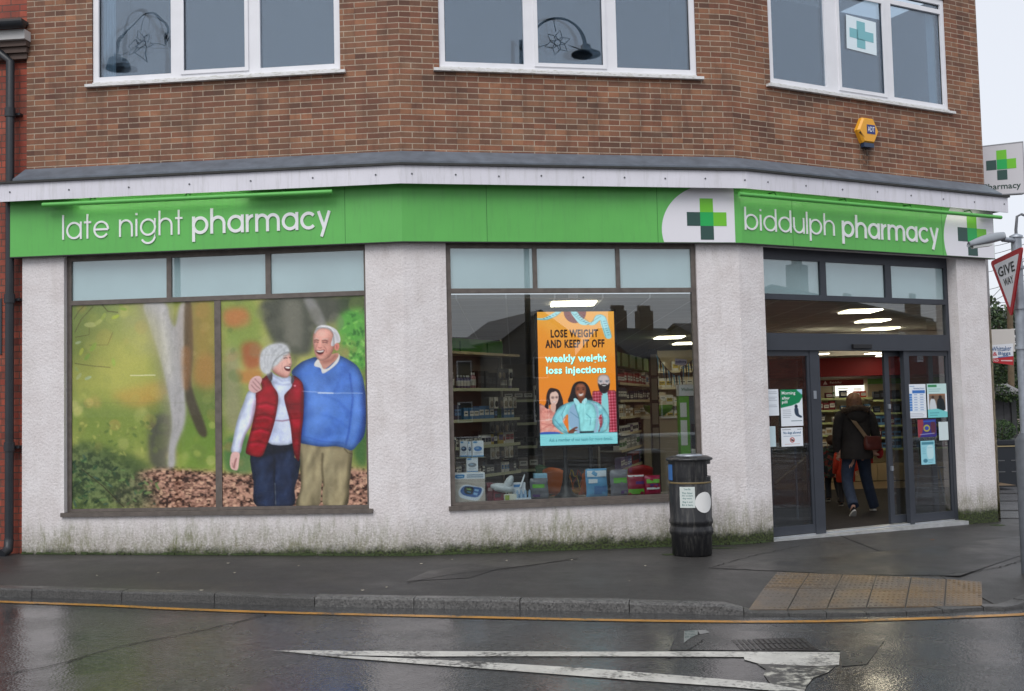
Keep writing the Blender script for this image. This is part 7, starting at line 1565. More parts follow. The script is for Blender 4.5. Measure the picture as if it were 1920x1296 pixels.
# triangle: its plane turned towards the side road
tl, tr_, bt = at(1857, 491, 10.95), at(1918, 462, 10.35), at(1896.5, 596, 10.68)
gw = thing('give_way_sign', 'red bordered triangular give way sign on the grey post', 'road sign', bt)
cen = (tl+tr_+bt)/3; nn3 = (tr_-tl).cross(bt-tl).normalized(); nn3 = nn3 if nn3.dot(-cen) > 0 else -nn3
def rounded_tri(s_, rr=.06, n=5):
    P = [cen+(p-cen)*s_ for p in (tl, tr_, bt)]; o = []
    for i in range(3):
        a, b, c = P[i-1], P[i], P[(i+1) % 3]; p0 = b+(a-b).normalized()*rr; p1 = b+(c-b).normalized()*rr
        for k in range(n+1): t_ = k/n; o.append(p0*(1-t_)**2+b*2*t_*(1-t_)+p1*t_*t_)
    return o
for nm, s_, rr, t0, t1, m in (('red_border', 1.0, .05, -.01, .004, cm(160, 30, 38, .35)), ('white_face', .76, .012, .0045, .0065, cm(206, 206, 210, .35))):
    mb = MB(); P = rounded_tri(s_, rr); mb.face([p+nn3*t1 for p in P]); mb.face([p+nn3*t0 for p in reversed(P)])
    for i in range(len(P)): a, b = P[i], P[(i+1) % len(P)]; mb.face([a+nn3*t0, b+nn3*t0, b+nn3*t1, a+nn3*t1])
    build(nm, mb, m, gw)
ex = (tr_-tl).normalized(); ey = nn3.cross(ex); ey = ey if ey.z > 0 else -ey; Wt = (tr_-tl).length
def PG(a, b, t_): return cen+ex*a+ey*b+nn3*t_
build('lettering', text_mb('GIVE', PG, -.25*Wt, .25*Wt, .02*Wt, .19*Wt, 0, .009, .02), BLACK, gw); build('lettering', text_mb('WAY', PG, -.135*Wt, .15*Wt, -.155*Wt, -.03*Wt, 0, .009, .018), BLACK, gw)
mb = MB(); mb.tube([cen-nn3*.012, Vector((xt, YP, cen.z))], .02, 8); build('mounting', mb, GALV, gw)
# lantern that lights the sign
la, lb = at(1882, 446, YP-.1), at(1816, 461, YP-.25); ln = thing('sign_lantern', 'grey lantern reaching left from the top of the sign post', 'sign lantern', at(1882, 452, YP-.05))
mb = MB(); mb.tube([Vector((xt, YP, topz-.03)), at(1880, 449, YP-.1)], .026, 10); build('arm', mb, GALV, ln)
mb = MB(); ax = (la-lb); V = []; N = 12
for k in range(11):
    t_ = k/10; c = lb.lerp(la, t_); wv = .055*(.45+.55*math.sin(math.pi*min(1, .15+.55*t_))); hv = (.018+.055*math.sin(math.pi*(.12+.62*t_)))
    for i in range(N):
        an = 2*math.pi*i/N; z = math.sin(an)*hv; z = z*.35 if z < 0 else z; V.append(c+Vector((0, math.cos(an)*wv*1.1, z)))
mb.shared(V, [(k*N+i, k*N+(i+1) % N, (k+1)*N+(i+1) % N, (k+1)*N+i) for k in range(10) for i in range(N)]+[tuple(range(N)), tuple(reversed(range(10*N, 11*N)))]); build('canopy', mb, cm(140, 146, 152, .4), ln)
mb = MB(); V = [lb.lerp(la, .1)+Vector((0, -.03, -.012)), lb.lerp(la, .62)+Vector((0, -.045, -.03)), lb.lerp(la, .62)+Vector((0, .045, -.03)), lb.lerp(la, .1)+Vector((0, .03, -.012))]
mb.hexa([v-Vector((0, 0, .022)) for v in V]+V); build('lens', mb, cm(196, 198, 196, .2), ln)

# ---- behind the corner: planter, shrubs, fence, hedge, poles, sale board
def leafcloud(name, blobs, n, size, mats, label=None, cat=None, parent=None, seed=0, kind=None, group=None):
    r_ = random.Random(seed); mb = MB(); tot = sum(b[1]*b[2]*b[3] for b in blobs)
    for (c, rx, ry, rz_) in blobs:
        for _ in range(int(n*rx*ry*rz_/tot)):
            while True:
                v = Vector((r_.uniform(-1, 1), r_.uniform(-1, 1), r_.uniform(-1, 1)))
                if .35 < v.length < 1: break
            v = v*(v.length**-.45)
            if v.length > 1.08: v = v.normalized()*r_.uniform(.85, 1.08)
            p = Vector(c)+Vector((v.x*rx, v.y*ry, v.z*rz_)); s_ = size*r_.uniform(.6, 1.4)
            a = Vector((r_.gauss(0, 1), r_.gauss(0, 1), r_.gauss(0, 1))).normalized(); b = a.orthogonal().normalized(); b = Matrix.Rotation(r_.uniform(0, 6.3), 3, a) @ b; c2 = a.cross(b)
            mb.face([p-b*s_, p+c2*s_*.45, p+b*s_, p-c2*s_*.45], r_.randrange(len(mats)))
    return build(name, mb, mats, parent, label, cat, group, kind)
BOXL = [mat('box_leaf_%d' % i, srgb(*c), .5) for i, c in enumerate(((46, 74, 34), (62, 92, 42), (34, 56, 30), (80, 108, 54)))]
HDG = [mat('hedge_leaf_%d' % i, srgb(*c), .5) for i, c in enumerate(((44, 66, 36), (60, 84, 44), (34, 50, 32), (84, 102, 60)))]
YPL = 21.5
pl = at(1888, 895, YPL); plt = thing('planter', 'large black street planter with cream trim behind the right corner of the shop', 'planter', (pl.x, YPL, ped(pl.x, YPL)))
gz = plt.location.z; x0 = at(1867, 860, YPL).x-.25; x1 = x0+1.0; pz = at(1888, 835, YPL).z
mb = MB(); mb.box(x0+.02, x1-.02, YPL-.01, YPL+.6, gz, pz-.03); build('body', mb, mat('planter_black', srgb(40, 44, 50), .4), plt, bevel=.01)
mb = MB(); mb.box(x0-.02, x1+.02, YPL-.05, YPL+.64, pz, at(1888, 825, YPL).z); build('rim', mb, cm(34, 38, 44, .4), plt, bevel=.015); mb = MB(); mb.box(x0+.01, x1-.01, YPL-.03, YPL+.62, pz-.028, pz-.006); build('trim', mb, cm(186, 170, 130, .5), plt)
mb = MB()
for z in (.35, .62): 
    for k in range(2): mb.box(x0+.15+k*.4, x0+.42+k*.4, YPL-.022, YPL-.0101, gz+z*(pz-gz), gz+z*(pz-gz)+.02)
build('slots', mb, cm(96, 98, 100), plt)
c1 = at(1889, 808, YPL); c2 = at(1872, 796, YPL)
for k, (c, r1, lab) in enumerate(((c1+Vector((.02, .28, 0)), .24, 'rounded clipped box shrub at the front of the black planter'), (c2+Vector((-.1, .45, .02)), .2, 'smaller box shrub behind the first in the black planter'))):
    s_ = thing('box_shrub', lab, 'shrub', (c.x, c.y, c.z-r1), group='clipped shrubs in the planter'); leafcloud('foliage', [(c, r1*1.1, r1, r1*.95)], 1700, .02, BOXL, parent=s_, seed=k); mb = MB(); mb.tube([(c.x, c.y, c.z-r1*1.2), (c.x, c.y, c.z+.05)], .02, 6); build('stem', mb, cm(70, 58, 44), s_)
# timber pole, telegraph pole with number plate
YT = 27.0; a = at(1898, 862, YT); tp = thing('timber_pole', 'brown weathered timber telegraph pole with a small white number plate right of the shop', 'telegraph pole', (a.x, YT, ped(a.x, YT)))
mb = MB(); mb.tube([(a.x, YT, tp.location.z), (at(1893, 520, YT).x, YT, at(1893, 505, YT).z)], [.085, .07], 12); build('pole', mb, mat('timber', srgb(116, 100, 78), .8, noise=.3, nscale=8), tp)
npz = at(1902, 630, YT-.1); mb = MB(); mb.box(npz.x-.08, npz.x+.08, YT-.12, YT-.1, npz.z-.22, npz.z+.18); pn_ = build('number_plate', mb, CARD, tp); build('plate_text', text_mb('1', lambda a, b, t_: Vector((a, YT-.12-t_, b)), npz.x-.025, npz.x+.025, npz.z+.02, npz.z+.15, 0, .002, .01), BLACK, pn_); build('plate_text', text_mb('3', lambda a, b, t_: Vector((a, YT-.12-t_, b)), npz.x-.035, npz.x+.035, npz.z-.18, npz.z-.04, 0, .002, .01), BLACK, pn_)
# sale board on the building's side
YB2 = 17.3; sb = thing('agent_board', 'white and red estate agent board sticking out past the right corner', 'sale board', at(1878, 683, YB2))
q5 = [at(1848, 648, YB2), at(1899.5, 644, YB2), at(1900, 672, YB2), at(1848, 672, YB2)]; q6 = [at(1848, 674, YB2), at(1900, 668, YB2), at(1900, 685, YB2), at(1848, 678, YB2)]
def PR(Q): return lambda a, b, t_: (Q[3]*(1-a)+Q[2]*a)*(1-b)+(Q[0]*(1-a)+Q[1]*a)*b-Vector((0, t_, 0))
mb = MB(); mb.prism([(0, 0), (1, 0), (1, 1), (0, 1)], PR(q5), -.01, 0); build('board', mb, cm(222, 224, 228), sb)
mb = MB(); mb.prism([(0, 0), (1, 0), (1, 1), (0, 1)], PR(q6), -.008, .004); build('red_slip', mb, cm(180, 36, 44), sb); mb = MB(); mb.prism([(.45, .0), (1, -.02), (1, .16), (.45, .12)], PR(q5), .001, .0035); build('blue_stripe', mb, cm(70, 120, 170), sb)
build('lettering', text_mb('Whittaker', PR(q5), .22, .93, .52, .86, 0, .003, .01), cm(36, 88, 140), sb); build('lettering', text_mb('Biggs', PR(q5), .46, .9, .16, .48, 0, .003, .015), cm(36, 88, 140), sb); build('lettering', text_mb('&', PR(q5), .26, .42, .18, .46, 0, .003, .015), cm(190, 40, 50), sb); build('lettering', text_mb('SOLD', PR(q6), .2, .46, .3, .75, 0, .006, .01), cm(230, 220, 220), sb); mb = MB(); mb.prism([(.55, .42), (.96, .42), (.96, .58), (.55, .58)], PR(q6), .005, .006); build('small_print', mb, cm(222, 190, 190), sb)
# grey boarded shed / fence with ivy, stone cap, hedge and trees behind
YF = 26.0; fl, fr = at(1850, 800, YF), at(1893, 800, YF); fn = thing('boarded_fence', 'grey vertical boarded fence beyond the planter', 'fence', (fl.x, YF, ped(fl.x, YF))); zt = at(1875, 738, YF).z; x = fl.x-1; k = 0
mb = MB()
while x < fr.x+.05: mb.box(x, x+.115, YF+(.012 if k % 2 else 0), YF+.03, fn.location.z, zt+.02*(k % 3)); x += .12; k += 1
build('boards', mb, mat('grey_timber', srgb(78, 78, 80), .8, noise=.35, nscale=7), fn); mb = MB(); mb.box(fr.x+.05, fr.x+.17, YF-.04, YF+.08, fn.location.z, zt+.1); build('post', mb, cm(58, 60, 60), fn)
cP = at(1880, 731, YF-.2); mb = MB(); mb.loft([((cP.x, cP.y, cP.z-.12), .42, .2), ((cP.x, cP.y, cP.z-.02), .42, .2), ((cP.x, cP.y, cP.z+.14), .12, .06)], 16); tag(build('stone_cap', mb, cm(140, 140, 140, .8)), 'pale stone pillar cap showing above ivy beyond the shop corner', 'pillar cap')
leafcloud('ivy', [(at(1868, 735, YF-.35), .35, .16, .2), (at(1890, 742, YF-.3), .3, .14, .15)], 800, .045, HDG, 'clump of ivy over the top of the grey boarded fence', 'ivy', seed=5)
YH = 29.0; hc = at(1870, 690, YH); hd_ = thing('hedge', 'tall dark evergreen hedge behind the fence, right of the shop corner', 'hedge', (hc.x, YH, ped(hc.x, YH)))
leafcloud('foliage', [((hc.x-.6, YH, 1.6), 1.3, .9, 1.8), ((hc.x+.35, YH+.2, 1.2), .8, .8, 1.9)], 9000, .06, HDG, parent=hd_, seed=6); mb = MB(); mb.tube([(hc.x-.3, YH, hd_.location.z), (hc.x-.3, YH, 2.4)], [.12, .05], 8); build('trunk', mb, cm(64, 54, 44), hd_)
YR = 36.0; tc_ = at(1872, 600, YR); tr0 = thing('bushy_tree', 'bushy green tree rising behind the hedge, right of the shop', 'tree', (tc_.x, YR, ped(tc_.x, YR)))
leafcloud('crown', [((tc_.x-.1, YR, tc_.z-.5), 1.1, 1.2, 1.0), ((tc_.x-.7, YR+.3, tc_.z+.3), .9, .9, .7), ((tc_.x+.5, YR, tc_.z-.6), .6, .8, .7), ((tc_.x-.2, YR, tc_.z-1.6), 1.3, 1.1, 1.1)], 9000, .07, HDG, parent=tr0, seed=7)
mb = MB(); mb.tube([(tc_.x-.2, YR, tr0.location.z), (tc_.x-.15, YR, 2), (tc_.x, YR, tc_.z)], [.2, .14, .05], 8)
for k in range(7): a = k*2.4; z = 1.5+.35*k; mb.tube([(tc_.x-.15, YR, z), (tc_.x-.15+.8*math.cos(a), YR+.8*math.sin(a), z+.9)], [.06, .02], 6)
build('trunk', mb, cm(64, 54, 44), tr0)
# paved strip and a pale stone wall between planter and corner
mb = MB(); q = [gp(1864, 902), gp(1960, 902), gp(1965, 972), gp(1862, 972)]; mb.face([(p.x, p.y, ped(p.x, p.y)+.006) for p in q]); build('paved_strip', mb, mat('wet_paving_flags', srgb(112, 112, 114), .25, noise=.3, nscale=3), kind='structure')
for k, y in enumerate((912, 926, 940, 958)):
    mb = MB(); q = [gp(1858, y), gp(1960, y-1.5), gp(1960, y+.2), gp(1858, y+1.6)]; mb.face([(p.x, p.y, ped(p.x, p.y)+.010) for p in q]); build('paving_joint', mb, CRACK, kind='structure')
# distant house gable and wall at the right edge behind the hedge line
YG = 44; a = at(1900, 740, YG); hs_ = thing('distant_house', 'pale distant house wall half hidden behind the timber pole', 'house', (a.x+2, YG, ped(a.x, YG)))
mb = MB(); mb.box(a.x-.4, a.x+8, YG, YG+6, ped(a.x, YG), 3.0); build('wall', mb, cm(150, 140, 132, .8), hs_); mb = MB(); mb.prism([(a.x-.7, 3.0), (a.x+8.3, 3.0), (a.x+7, 5.2), (a.x+.6, 5.2)], lambda x, z, t_: Vector((x, YG-.3+t_, z)), 0, 6.5); build('roof', mb, cm(84, 82, 84, .7), hs_)
mb = MB(); mb.box(a.x+.3, a.x+1.2, YG-.03, YG+.05, 1.1, 2.2); build('window', mb, cm(60, 66, 74, .2), hs_)
# overhead wires
YW = 30
tp2 = at(1905, 402, 24); lc = thing('street_lamp', 'thin distant street lamp column with a curved arm above the sign post', 'street lamp', (at(1900, 740, 24).x, 24, ped(10, 24))); mb = MB(); mb.tube([(tp2.x-.02, 24, lc.location.z), (tp2.x-.02, 24, tp2.z-.35), (tp2.x+.02, 24, tp2.z-.05), (tp2.x+.12, 24, tp2.z), (tp2.x+.8, 24, tp2.z-.28)], [.06, .035, .03, .03, .03], 8); build('column', mb, cm(110, 114, 120, .5), lc); mb = MB(); mb.blob((tp2.x+.95, 24, tp2.z-.34), .25, .1, .06); build('lantern', mb, cm(120, 124, 128), lc)
ends = [((1780, 452), (1935, 440)), ((1780, 470), (1935, 452)), ((1780, 508), (1935, 478)), ((1800, 540), (1935, 508)), ((1800, 575), (1930, 520)), ((1800, 545), (1935, 560)), ((1810, 560), (1935, 575)), ((1800, 600), (1935, 470))]
for k, (a, b) in enumerate(ends):
    A_, B_ = at(*a, 34+k), at(*b, 26); mb = MB(); mb.tube([A_.lerp(B_, i/12)-Vector((0, 0, .25*math.sin(math.pi*i/12))) for i in range(13)], .008, 4)
    tag(build('overhead_wire', mb, cm(70, 74, 80)), '%s overhead telephone wire crossing the sky right of the shop' % ['topmost', 'second highest', 'third highest', 'fourth highest', 'fifth highest', 'sixth highest', 'seventh highest', 'steepest'][k], 'wire', 'overhead wires')

# ================================================================ PEOPLE (walking into the shop, seen from behind)
SKIN_ = mat('skin', srgb(206, 160, 140), .5)
def place_verts(V, M): return [M @ Vector(v) for v in V]
def limb(mb, pts, rs, M, n=14, mi=0):
    # smooth tapered tube through points
    P = smooth_path([Vector(p) for p in pts], 4); k = len(P); R_ = []
    for i in range(k): t_ = i/(k-1)*(len(rs)-1); a = int(min(t_, len(rs)-2)); R_.append(rs[a]+(rs[a+1]-rs[a])*(t_-a))
    mb.tube([M @ p for p in P], R_, n, mi)
def hand_joints(J, E, side, w, d, s=1.0, nm='h'):
    """palm and five curled fingers from wrist w, pointing along d (mostly down)"""
    d = Vector(d).normalized(); fwd = Vector((0, 1, 0)); w = Vector(w); pn = nm+'p'; J[pn] = (w+d*.05*s, (.030*s, .016*s)); 
    for i, (o, l, r) in enumerate(((-.026, .068, .0085), (-.009, .078, .009), (.009, .073, .009), (.025, .058, .008))):
        b = w+d*.095*s+fwd*(-o)*s; J[nm+'k%d' % i] = (b, r*1.15*s); J[nm+'m%d' % i] = (b+(d*.55+Vector((-side*.35, 0, 0)))*l*.6*s, r*s); J[nm+'t%d' % i] = (b+(d*.75+Vector((-side*.9, 0, 0)))*l*.75*s, r*.8*s)
        E += [(pn, nm+'k%d' % i), (nm+'k%d' % i, nm+'m%d' % i), (nm+'m%d' % i, nm+'t%d' % i)]
    J[nm+'th1'] = (w+d*.045*s+fwd*.035*s+Vector((-side*.012, 0, 0))*s, .0115*s); J[nm+'th2'] = (w+d*.085*s+fwd*.05*s+Vector((-side*.03, 0, 0))*s, .0095*s); E += [(pn, nm+'th1'), (nm+'th1', nm+'th2')]
    return pn
def person(label, loc, s, legs, arms, build_f, rz=0, group=None):
    t = thing('person', label, 'person', loc, rz, group); M = Matrix.Translation(loc) @ Matrix.Rotation(rz, 4, 'Z') @ Matrix.Scale(s, 4)
    J = {'pelvis': ((0, 0, .94), (.14, .10)), 'waist': ((0, .01, 1.08), (.12, .09)), 'chest': ((0, .02, 1.30), (.15, .10)), 'neck0': ((0, .02, 1.45), (.06, .06)), 'neck': ((0, .03, 1.52), (.048, .05)), 'head': ((0, .05, 1.60), (.070, .085)), 'crown': ((0, .05, 1.70), (.062, .075)), 'nose': ((0, .145, 1.615), (.012, .012)), 'chin': ((0, .115, 1.545), (.022, .02))}
    E = [('pelvis', 'waist'), ('waist', 'chest'), ('chest', 'neck0'), ('neck0', 'neck'), ('neck', 'head'), ('head', 'crown'), ('head', 'nose'), ('neck', 'chin')]
    for sd, nm in ((-1, 'l'), (1, 'r')):
        J[nm+'ear'] = ((.078*sd, .045, 1.615), (.012, .018)); E.append(('head', nm+'ear'))
        sh, el, wr = arms[nm]; J[nm+'s'] = (sh, .052); J[nm+'e'] = (el, .038); J[nm+'w'] = (wr, .026); E += [('chest', nm+'s'), (nm+'s', nm+'e'), (nm+'e', nm+'w')]
        d = Vector(wr)-Vector(el); pn = hand_joints(J, E, sd, wr, d, 1, nm+'h'); E.append((nm+'w', pn))
        hp, kn, an, toe = legs[nm]; J[nm+'hp'] = (hp, .085); J[nm+'kn'] = (kn, .055); J[nm+'an'] = (an, .038); J[nm+'toe'] = (toe, (.035, .022)); E += [('pelvis', nm+'hp'), (nm+'hp', nm+'kn'), (nm+'kn', nm+'an'), (nm+'an', nm+'toe')]
    V, Fc = skin(J, E, 2); mb = MB(); mb.shared([M @ v for v in V], Fc); build('body', mb, SKIN_, t)
    build_f(t, M, legs, arms); return t
def shoe(t, M, an, toe, m_up, m_sole):
    an, toe = Vector(an), Vector(toe); d = (toe-an); d2 = Vector((d.x, d.y, 0)).normalized(); dz = math.atan2(-(d.z+.05), Vector((d.x, d.y)).length); rz_ = math.atan2(d2.y, d2.x)
    heel = an-d2*.055+Vector((0, 0, -.085)); Rm = Matrix.Translation(heel) @ Matrix.Rotation(rz_, 4, 'Z') @ Matrix.Rotation(dz*.9 if dz > .1 else 0, 4, 'Y')
    out = []; n = 16
    for z, k in ((0, 1.0), (.022, 1.02), (.026, .97), (.055, .86), (.085, .55)):
        for i in range(n):
            a = 2*math.pi*i/n; x = .13+.135*math.cos(a); y = .045*math.sin(a)*(1+.12*math.cos(a)); xx_ = x if z < .05 else min(x, .10 if z > .08 else .2); out.append(Rm @ Vector((.02+(xx_-.02)*(1 if z < .05 else .95), y*k, z)))
    for nm, r0, r1, m in (('sole', 0, 2, m_sole), ('shoe', 2, 5, m_up)):
        mb = MB(); V = [M @ out[r*n+i] for r in range(r0, r1) for i in range(n)]; rr = r1-r0
        mb.shared(V, [(r*n+i, r*n+(i+1) % n, (r+1)*n+(i+1) % n, (r+1)*n+i) for r in range(rr-1) for i in range(n)]); mb.face([V[i] for i in reversed(range(n))]); mb.face([V[(rr-1)*n+i] for i in range(n)])
        if nm == 'shoe': sh = build('shoe', mb, m, t); sh_p = sh
        else: so = build('sole', mb, m, t)
WHS = cm(214, 212, 208, .5); BKS = cm(24, 24, 26, .5)
COAT = mat('dark_brown_coat', srgb(40, 35, 34), .85, noise=.35, nscale=9, bump=.5, bscale=22); FUR = mat('fur_trim', srgb(70, 56, 46), .95, noise=.4, nscale=60); HAIRM = mat('brown_hair', srgb(124, 86, 62), .6, noise=.4, nscale=30); JEAN = mat('blue_jeans', srgb(48, 60, 82), .85, noise=.25, nscale=14, bump=.3, bscale=60); BAGM = mat('oxblood_leather', srgb(96, 44, 36), .4, noise=.25, nscale=12); STRAP = mat('tan_strap', srgb(128, 104, 76), .6)
def tuft(mb, c, r0, r1, n, ln, M, seed=1, flat=1.0):
    r_ = random.Random(seed)
    for _ in range(n):
        a = r_.uniform(0, 2*math.pi); b = r_.uniform(-1, 1); v = Vector((math.cos(a), math.sin(a)*flat, b*.6)); p = Vector(c)+Vector((v.x*r0, v.y*r0*.8, b*r1)); d = (v+Vector((r_.uniform(-.4, .4), r_.uniform(-.4, .4), r_.uniform(-.5, .3)))).normalized()*ln*r_.uniform(.5, 1.2); w_ = d.orthogonal().normalized()*.004
        mb.face([M @ (p-w_), M @ (p+w_), M @ (p+d)])
def dress_woman(t, M, legs, arms):
    mb = MB(); rings = [((0, .0, .80), .225, .165), ((0, -.005, .83), .232, .172), ((0, 0, .95), .225, .165), ((0, .01, 1.08), .205, .148), ((0, .015, 1.20), .212, .15), ((0, .015, 1.33), .228, .152), ((0, .01, 1.42), .215, .135), ((0, .01, 1.475), .16, .11), ((0, .02, 1.51), .085, .08)]
    mb.loft([(M @ Vector(c), rx*M.median_scale, ry*M.median_scale) for c, rx, ry in rings], 28)
    for sd, nm in ((-1, 'l'), (1, 'r')):
        sh, el, wr = [Vector(p) for p in arms[nm]]; limb(mb, [(sd*.14, .01, 1.43), sh, el, wr-(wr-el).normalized()*.01], [.075*M.median_scale, .082*M.median_scale, .068*M.median_scale, .052*M.median_scale], M)
    ct = build('coat', mb, COAT, t)
    mb = MB(); mb.blob(M @ Vector((0, -.10, 1.42)), .155*M.median_scale, .09*M.median_scale, .12*M.median_scale); build('hood', mb, COAT, ct)
    mb = MB(); V = [M @ Vector((.165*math.cos(a), -.03+.13*math.sin(a), 1.495+.012*math.sin(3*a)-.03*math.sin(a))) for a in np.linspace(0, 2*math.pi, 25)]; mb.tube(V, .042*M.median_scale, 10, cap=False)
    r_ = random.Random(3)
    for v in V:
        for _ in range(34): d = Vector((r_.gauss(0, 1), r_.gauss(0, 1), r_.gauss(0, 1))).normalized(); w_ = d.orthogonal().normalized()*.006; b = v+d*.035*M.median_scale; mb.face([b-w_, b+w_, b+d*.045])
    build('fur_trim', mb, FUR, ct)
    # hair: a rounded bob
    mb = MB(); mb.blob(M @ Vector((0, .03, 1.635)), .108*M.median_scale, .118*M.median_scale, .125*M.median_scale, n=20, m=14); mb.blob(M @ Vector((0, -.02, 1.56)), .10*M.median_scale, .08*M.median_scale, .085*M.median_scale)
    r_ = random.Random(8)
    for _ in range(260):
        a = r_.uniform(math.pi, 2*math.pi) if r_.random() < .8 else r_.uniform(0, math.pi); p = Vector((.105*math.cos(a), .02+.11*math.sin(a), 1.66)); e = p+Vector((.01*math.cos(a), .008*math.sin(a), -.14+r_.uniform(-.03, .03))); w_ = Vector((-math.sin(a), math.cos(a), 0))*.007
        mb.face([M @ (p-w_), M @ (p+w_), M @ (e+w_*.3), M @ (e-w_*.3)])
    build('hair', mb, HAIRM, t)
    for nm in 'lr':
        hp, kn, an, toe = legs[nm]; mb = MB(); hp2 = Vector(hp)+Vector((0, 0, .03)); limb(mb, [hp2, kn, Vector(an)+Vector((0, 0, -.02))], [.112*M.median_scale, .082*M.median_scale, .074*M.median_scale], M, 16); build('trouser_leg', mb, JEAN, t); shoe(t, M, an, toe, BKS, WHS)
wp = at(1611, 967, 16.15); WS = 1.045
LEG = {'l': ((-.085, 0, .90), (-.12, .10, .50), (-.145, -.22, .17), (-.145, -.13, .03)), 'r': ((.09, 0, .90), (.20, .24, .52), (.365, .44, .10), (.385, .57, .03))}
ARM = {'l': ((-.215, .01, 1.40), (-.265, .03, 1.13), (-.255, .10, .90)), 'r': ((.215, .01, 1.40), (.285, .0, 1.14), (.335, .05, .93))}
wom = person('woman in a dark fur hooded coat and jeans walking in through the doors', (wp.x, 16.15, FLOOR), WS, LEG, ARM, dress_woman)
MW = Matrix.Translation(wom.location) @ Matrix.Scale(WS, 4)
bg_ = thing('shoulder_bag', 'oxblood leather shoulder bag at the woman\'s right hip on a tan strap', 'bag', MW @ Vector((.17, -.20, .93)))
mb = MB(); V = []; n = 14
for k, (z, rx, ry) in enumerate(((.93, .10, .03), (.95, .125, .05), (1.02, .13, .055), (1.09, .12, .045), (1.13, .10, .03))):
    for i in range(n): a = 2*math.pi*i/n; V.append(MW @ Vector((.17+rx*math.copysign(abs(math.cos(a))**.6, math.cos(a)), -.20+ry*math.sin(a), z-.04*(math.cos(a)*rx))))
mb.shared(V, [(r*n+i, r*n+(i+1) % n, (r+1)*n+(i+1) % n, (r+1)*n+i) for r in range(4) for i in range(n)]); mb.face(V[:n][::-1]); mb.face(V[-n:]); build('bag_body', mb, BAGM, bg_)
mb = MB(); P = [(.065, 1.125), (.275, 1.12), (.28, 1.05), (.20, 1.01), (.08, 1.03)]; mb.prism(P, lambda a, b, t_: MW @ Vector((a, -.25-t_-.012*math.sin((b-1)*10), b)), 0, .008); build('flap', mb, BAGM, bg_)
mb = MB(); sp_ = [(-.135, .0, 1.475), (-.115, -.12, 1.43), (-.06, -.165, 1.33), (.02, -.163, 1.22), (.085, -.175, 1.12), (.10, -.205, 1.09)]
for i in range(len(sp_)-1):
    a, b = Vector(sp_[i]), Vector(sp_[i+1]); w_ = Vector((.022, 0, .012)); th = Vector((0, -.006, 0)); mb.hexa([MW @ p for p in (a-w_, a+w_, a+w_+th, a-w_+th, b-w_, b+w_, b+w_+th, b-w_+th)])
build('strap', mb, STRAP, bg_)
# something red held in her right hand
mb = MB(); hp_ = MW @ Vector((.36, .07, .86)); mb.blob(hp_, .05, .05, .075, rot=Matrix.Rotation(.3, 3, 'Y')); mb.blob(hp_+Vector((.02, 0, .06)), .028, .03, .04); mb.blob(hp_+Vector((-.045, 0, .02)), .018, .02, .04, rot=Matrix.Rotation(-.5, 3, 'Y')); tag(build('red_mitten', mb, cm(150, 30, 34, .9)), 'red knitted mitten held in the woman\'s right hand', 'mitten')
mb = MB(); c = MW @ Vector((.22, .12, .80)); V = []; n = 14
for k in range(7):
    for i in range(n): a = 2*math.pi*i/n; r_ = .05+.02*k/6+.006*math.sin(3*a); V.append(c+Vector((r_*math.cos(a)-.002*k, r_*.5*math.sin(a), .16-.04*k)))
mb.shared(V, [(r*n+i, r*n+(i+1) % n, (r+1)*n+(i+1) % n, (r+1)*n+i) for r in range(6) for i in range(n)]); mb.face(V[:n]); mb.face(V[-n:][::-1]); tag(build('red_scarf', mb, cm(176, 34, 30, .9)), 'folded red scarf hanging beside the woman\'s right leg', 'scarf')
# two small children ahead of her
CLEG = {'l': ((-.085, 0, .90), (-.10, .12, .50), (-.11, .05, .11), (-.11, .18, .04)), 'r': ((.085, 0, .90), (.11, .0, .50), (.12, -.2, .16), (.12, -.09, .04))}
CARM = {'l': ((-.19, .01, 1.38), (-.25, -.02, 1.12), (-.26, .05, .90)), 'r': ((.19, .01, 1.38), (.25, .02, 1.14), (.30, .0, .95))}
def dress_child(coat, trouser, hood, hair):
    def f(t, M, legs, arms):
        s_ = M.median_scale; mb = MB(); R_ = [((0, 0, .66), .24, .18), ((0, 0, .72), .26, .2), ((0, 0, .95), .25, .2), ((0, .0, 1.15), .24, .18), ((0, .0, 1.33), .23, .17), ((0, 0, 1.43), .17, .13), ((0, .01, 1.50), .09, .09)]
        mb.loft([(M @ Vector(c), rx*s_, ry*s_) for c, rx, ry in R_], 24)
        for sd, nm in ((-1, 'l'), (1, 'r')): sh, el, wr = arms[nm]; limb(mb, [(sd*.12, .01, 1.40), sh, el, wr], [.09*s_, .10*s_, .085*s_, .07*s_], M)
        ct = build('coat', mb, coat, t)
        if hood: mb = MB(); mb.blob(M @ Vector((0, -.12, 1.42)), .16*s_, .1*s_, .12*s_); build('hood', mb, coat, ct)
        mb = MB(); mb.blob(M @ Vector((0, .02, 1.66)), .125*s_, .135*s_, .14*s_, n=18, m=12); build('hair' if hair else 'hat', mb, hair or hood, t)
        for nm in 'lr':
            hp, kn, an, toe = legs[nm]; mb = MB(); limb(mb, [hp, kn, an], [.11*s_, .085*s_, .07*s_], M, 14); build('trouser_leg', mb, trouser, t); shoe(t, M, an, toe, BKS, WHS)
    return f
CAMO = NG('dark_patterned_fabric'); p = CAMO.coord('Object'); n_ = CAMO.noise(p, 9, 2); CAMO.set(CAMO.b.inputs['Base Color'], CAMO.mix(CAMO.rng(n_, .5, .54), srgb(28, 32, 40), CAMO.mix(CAMO.rng(CAMO.noise(p, 14, 2), .5, .55), srgb(60, 78, 66), srgb(110, 44, 44)))); CAMO.b.inputs['Roughness'].default_value = .8; CAMO = CAMO.m
REDC = mat('red_orange_coat', srgb(190, 52, 30), .8, noise=.2, nscale=10, bump=.4, bscale=20)
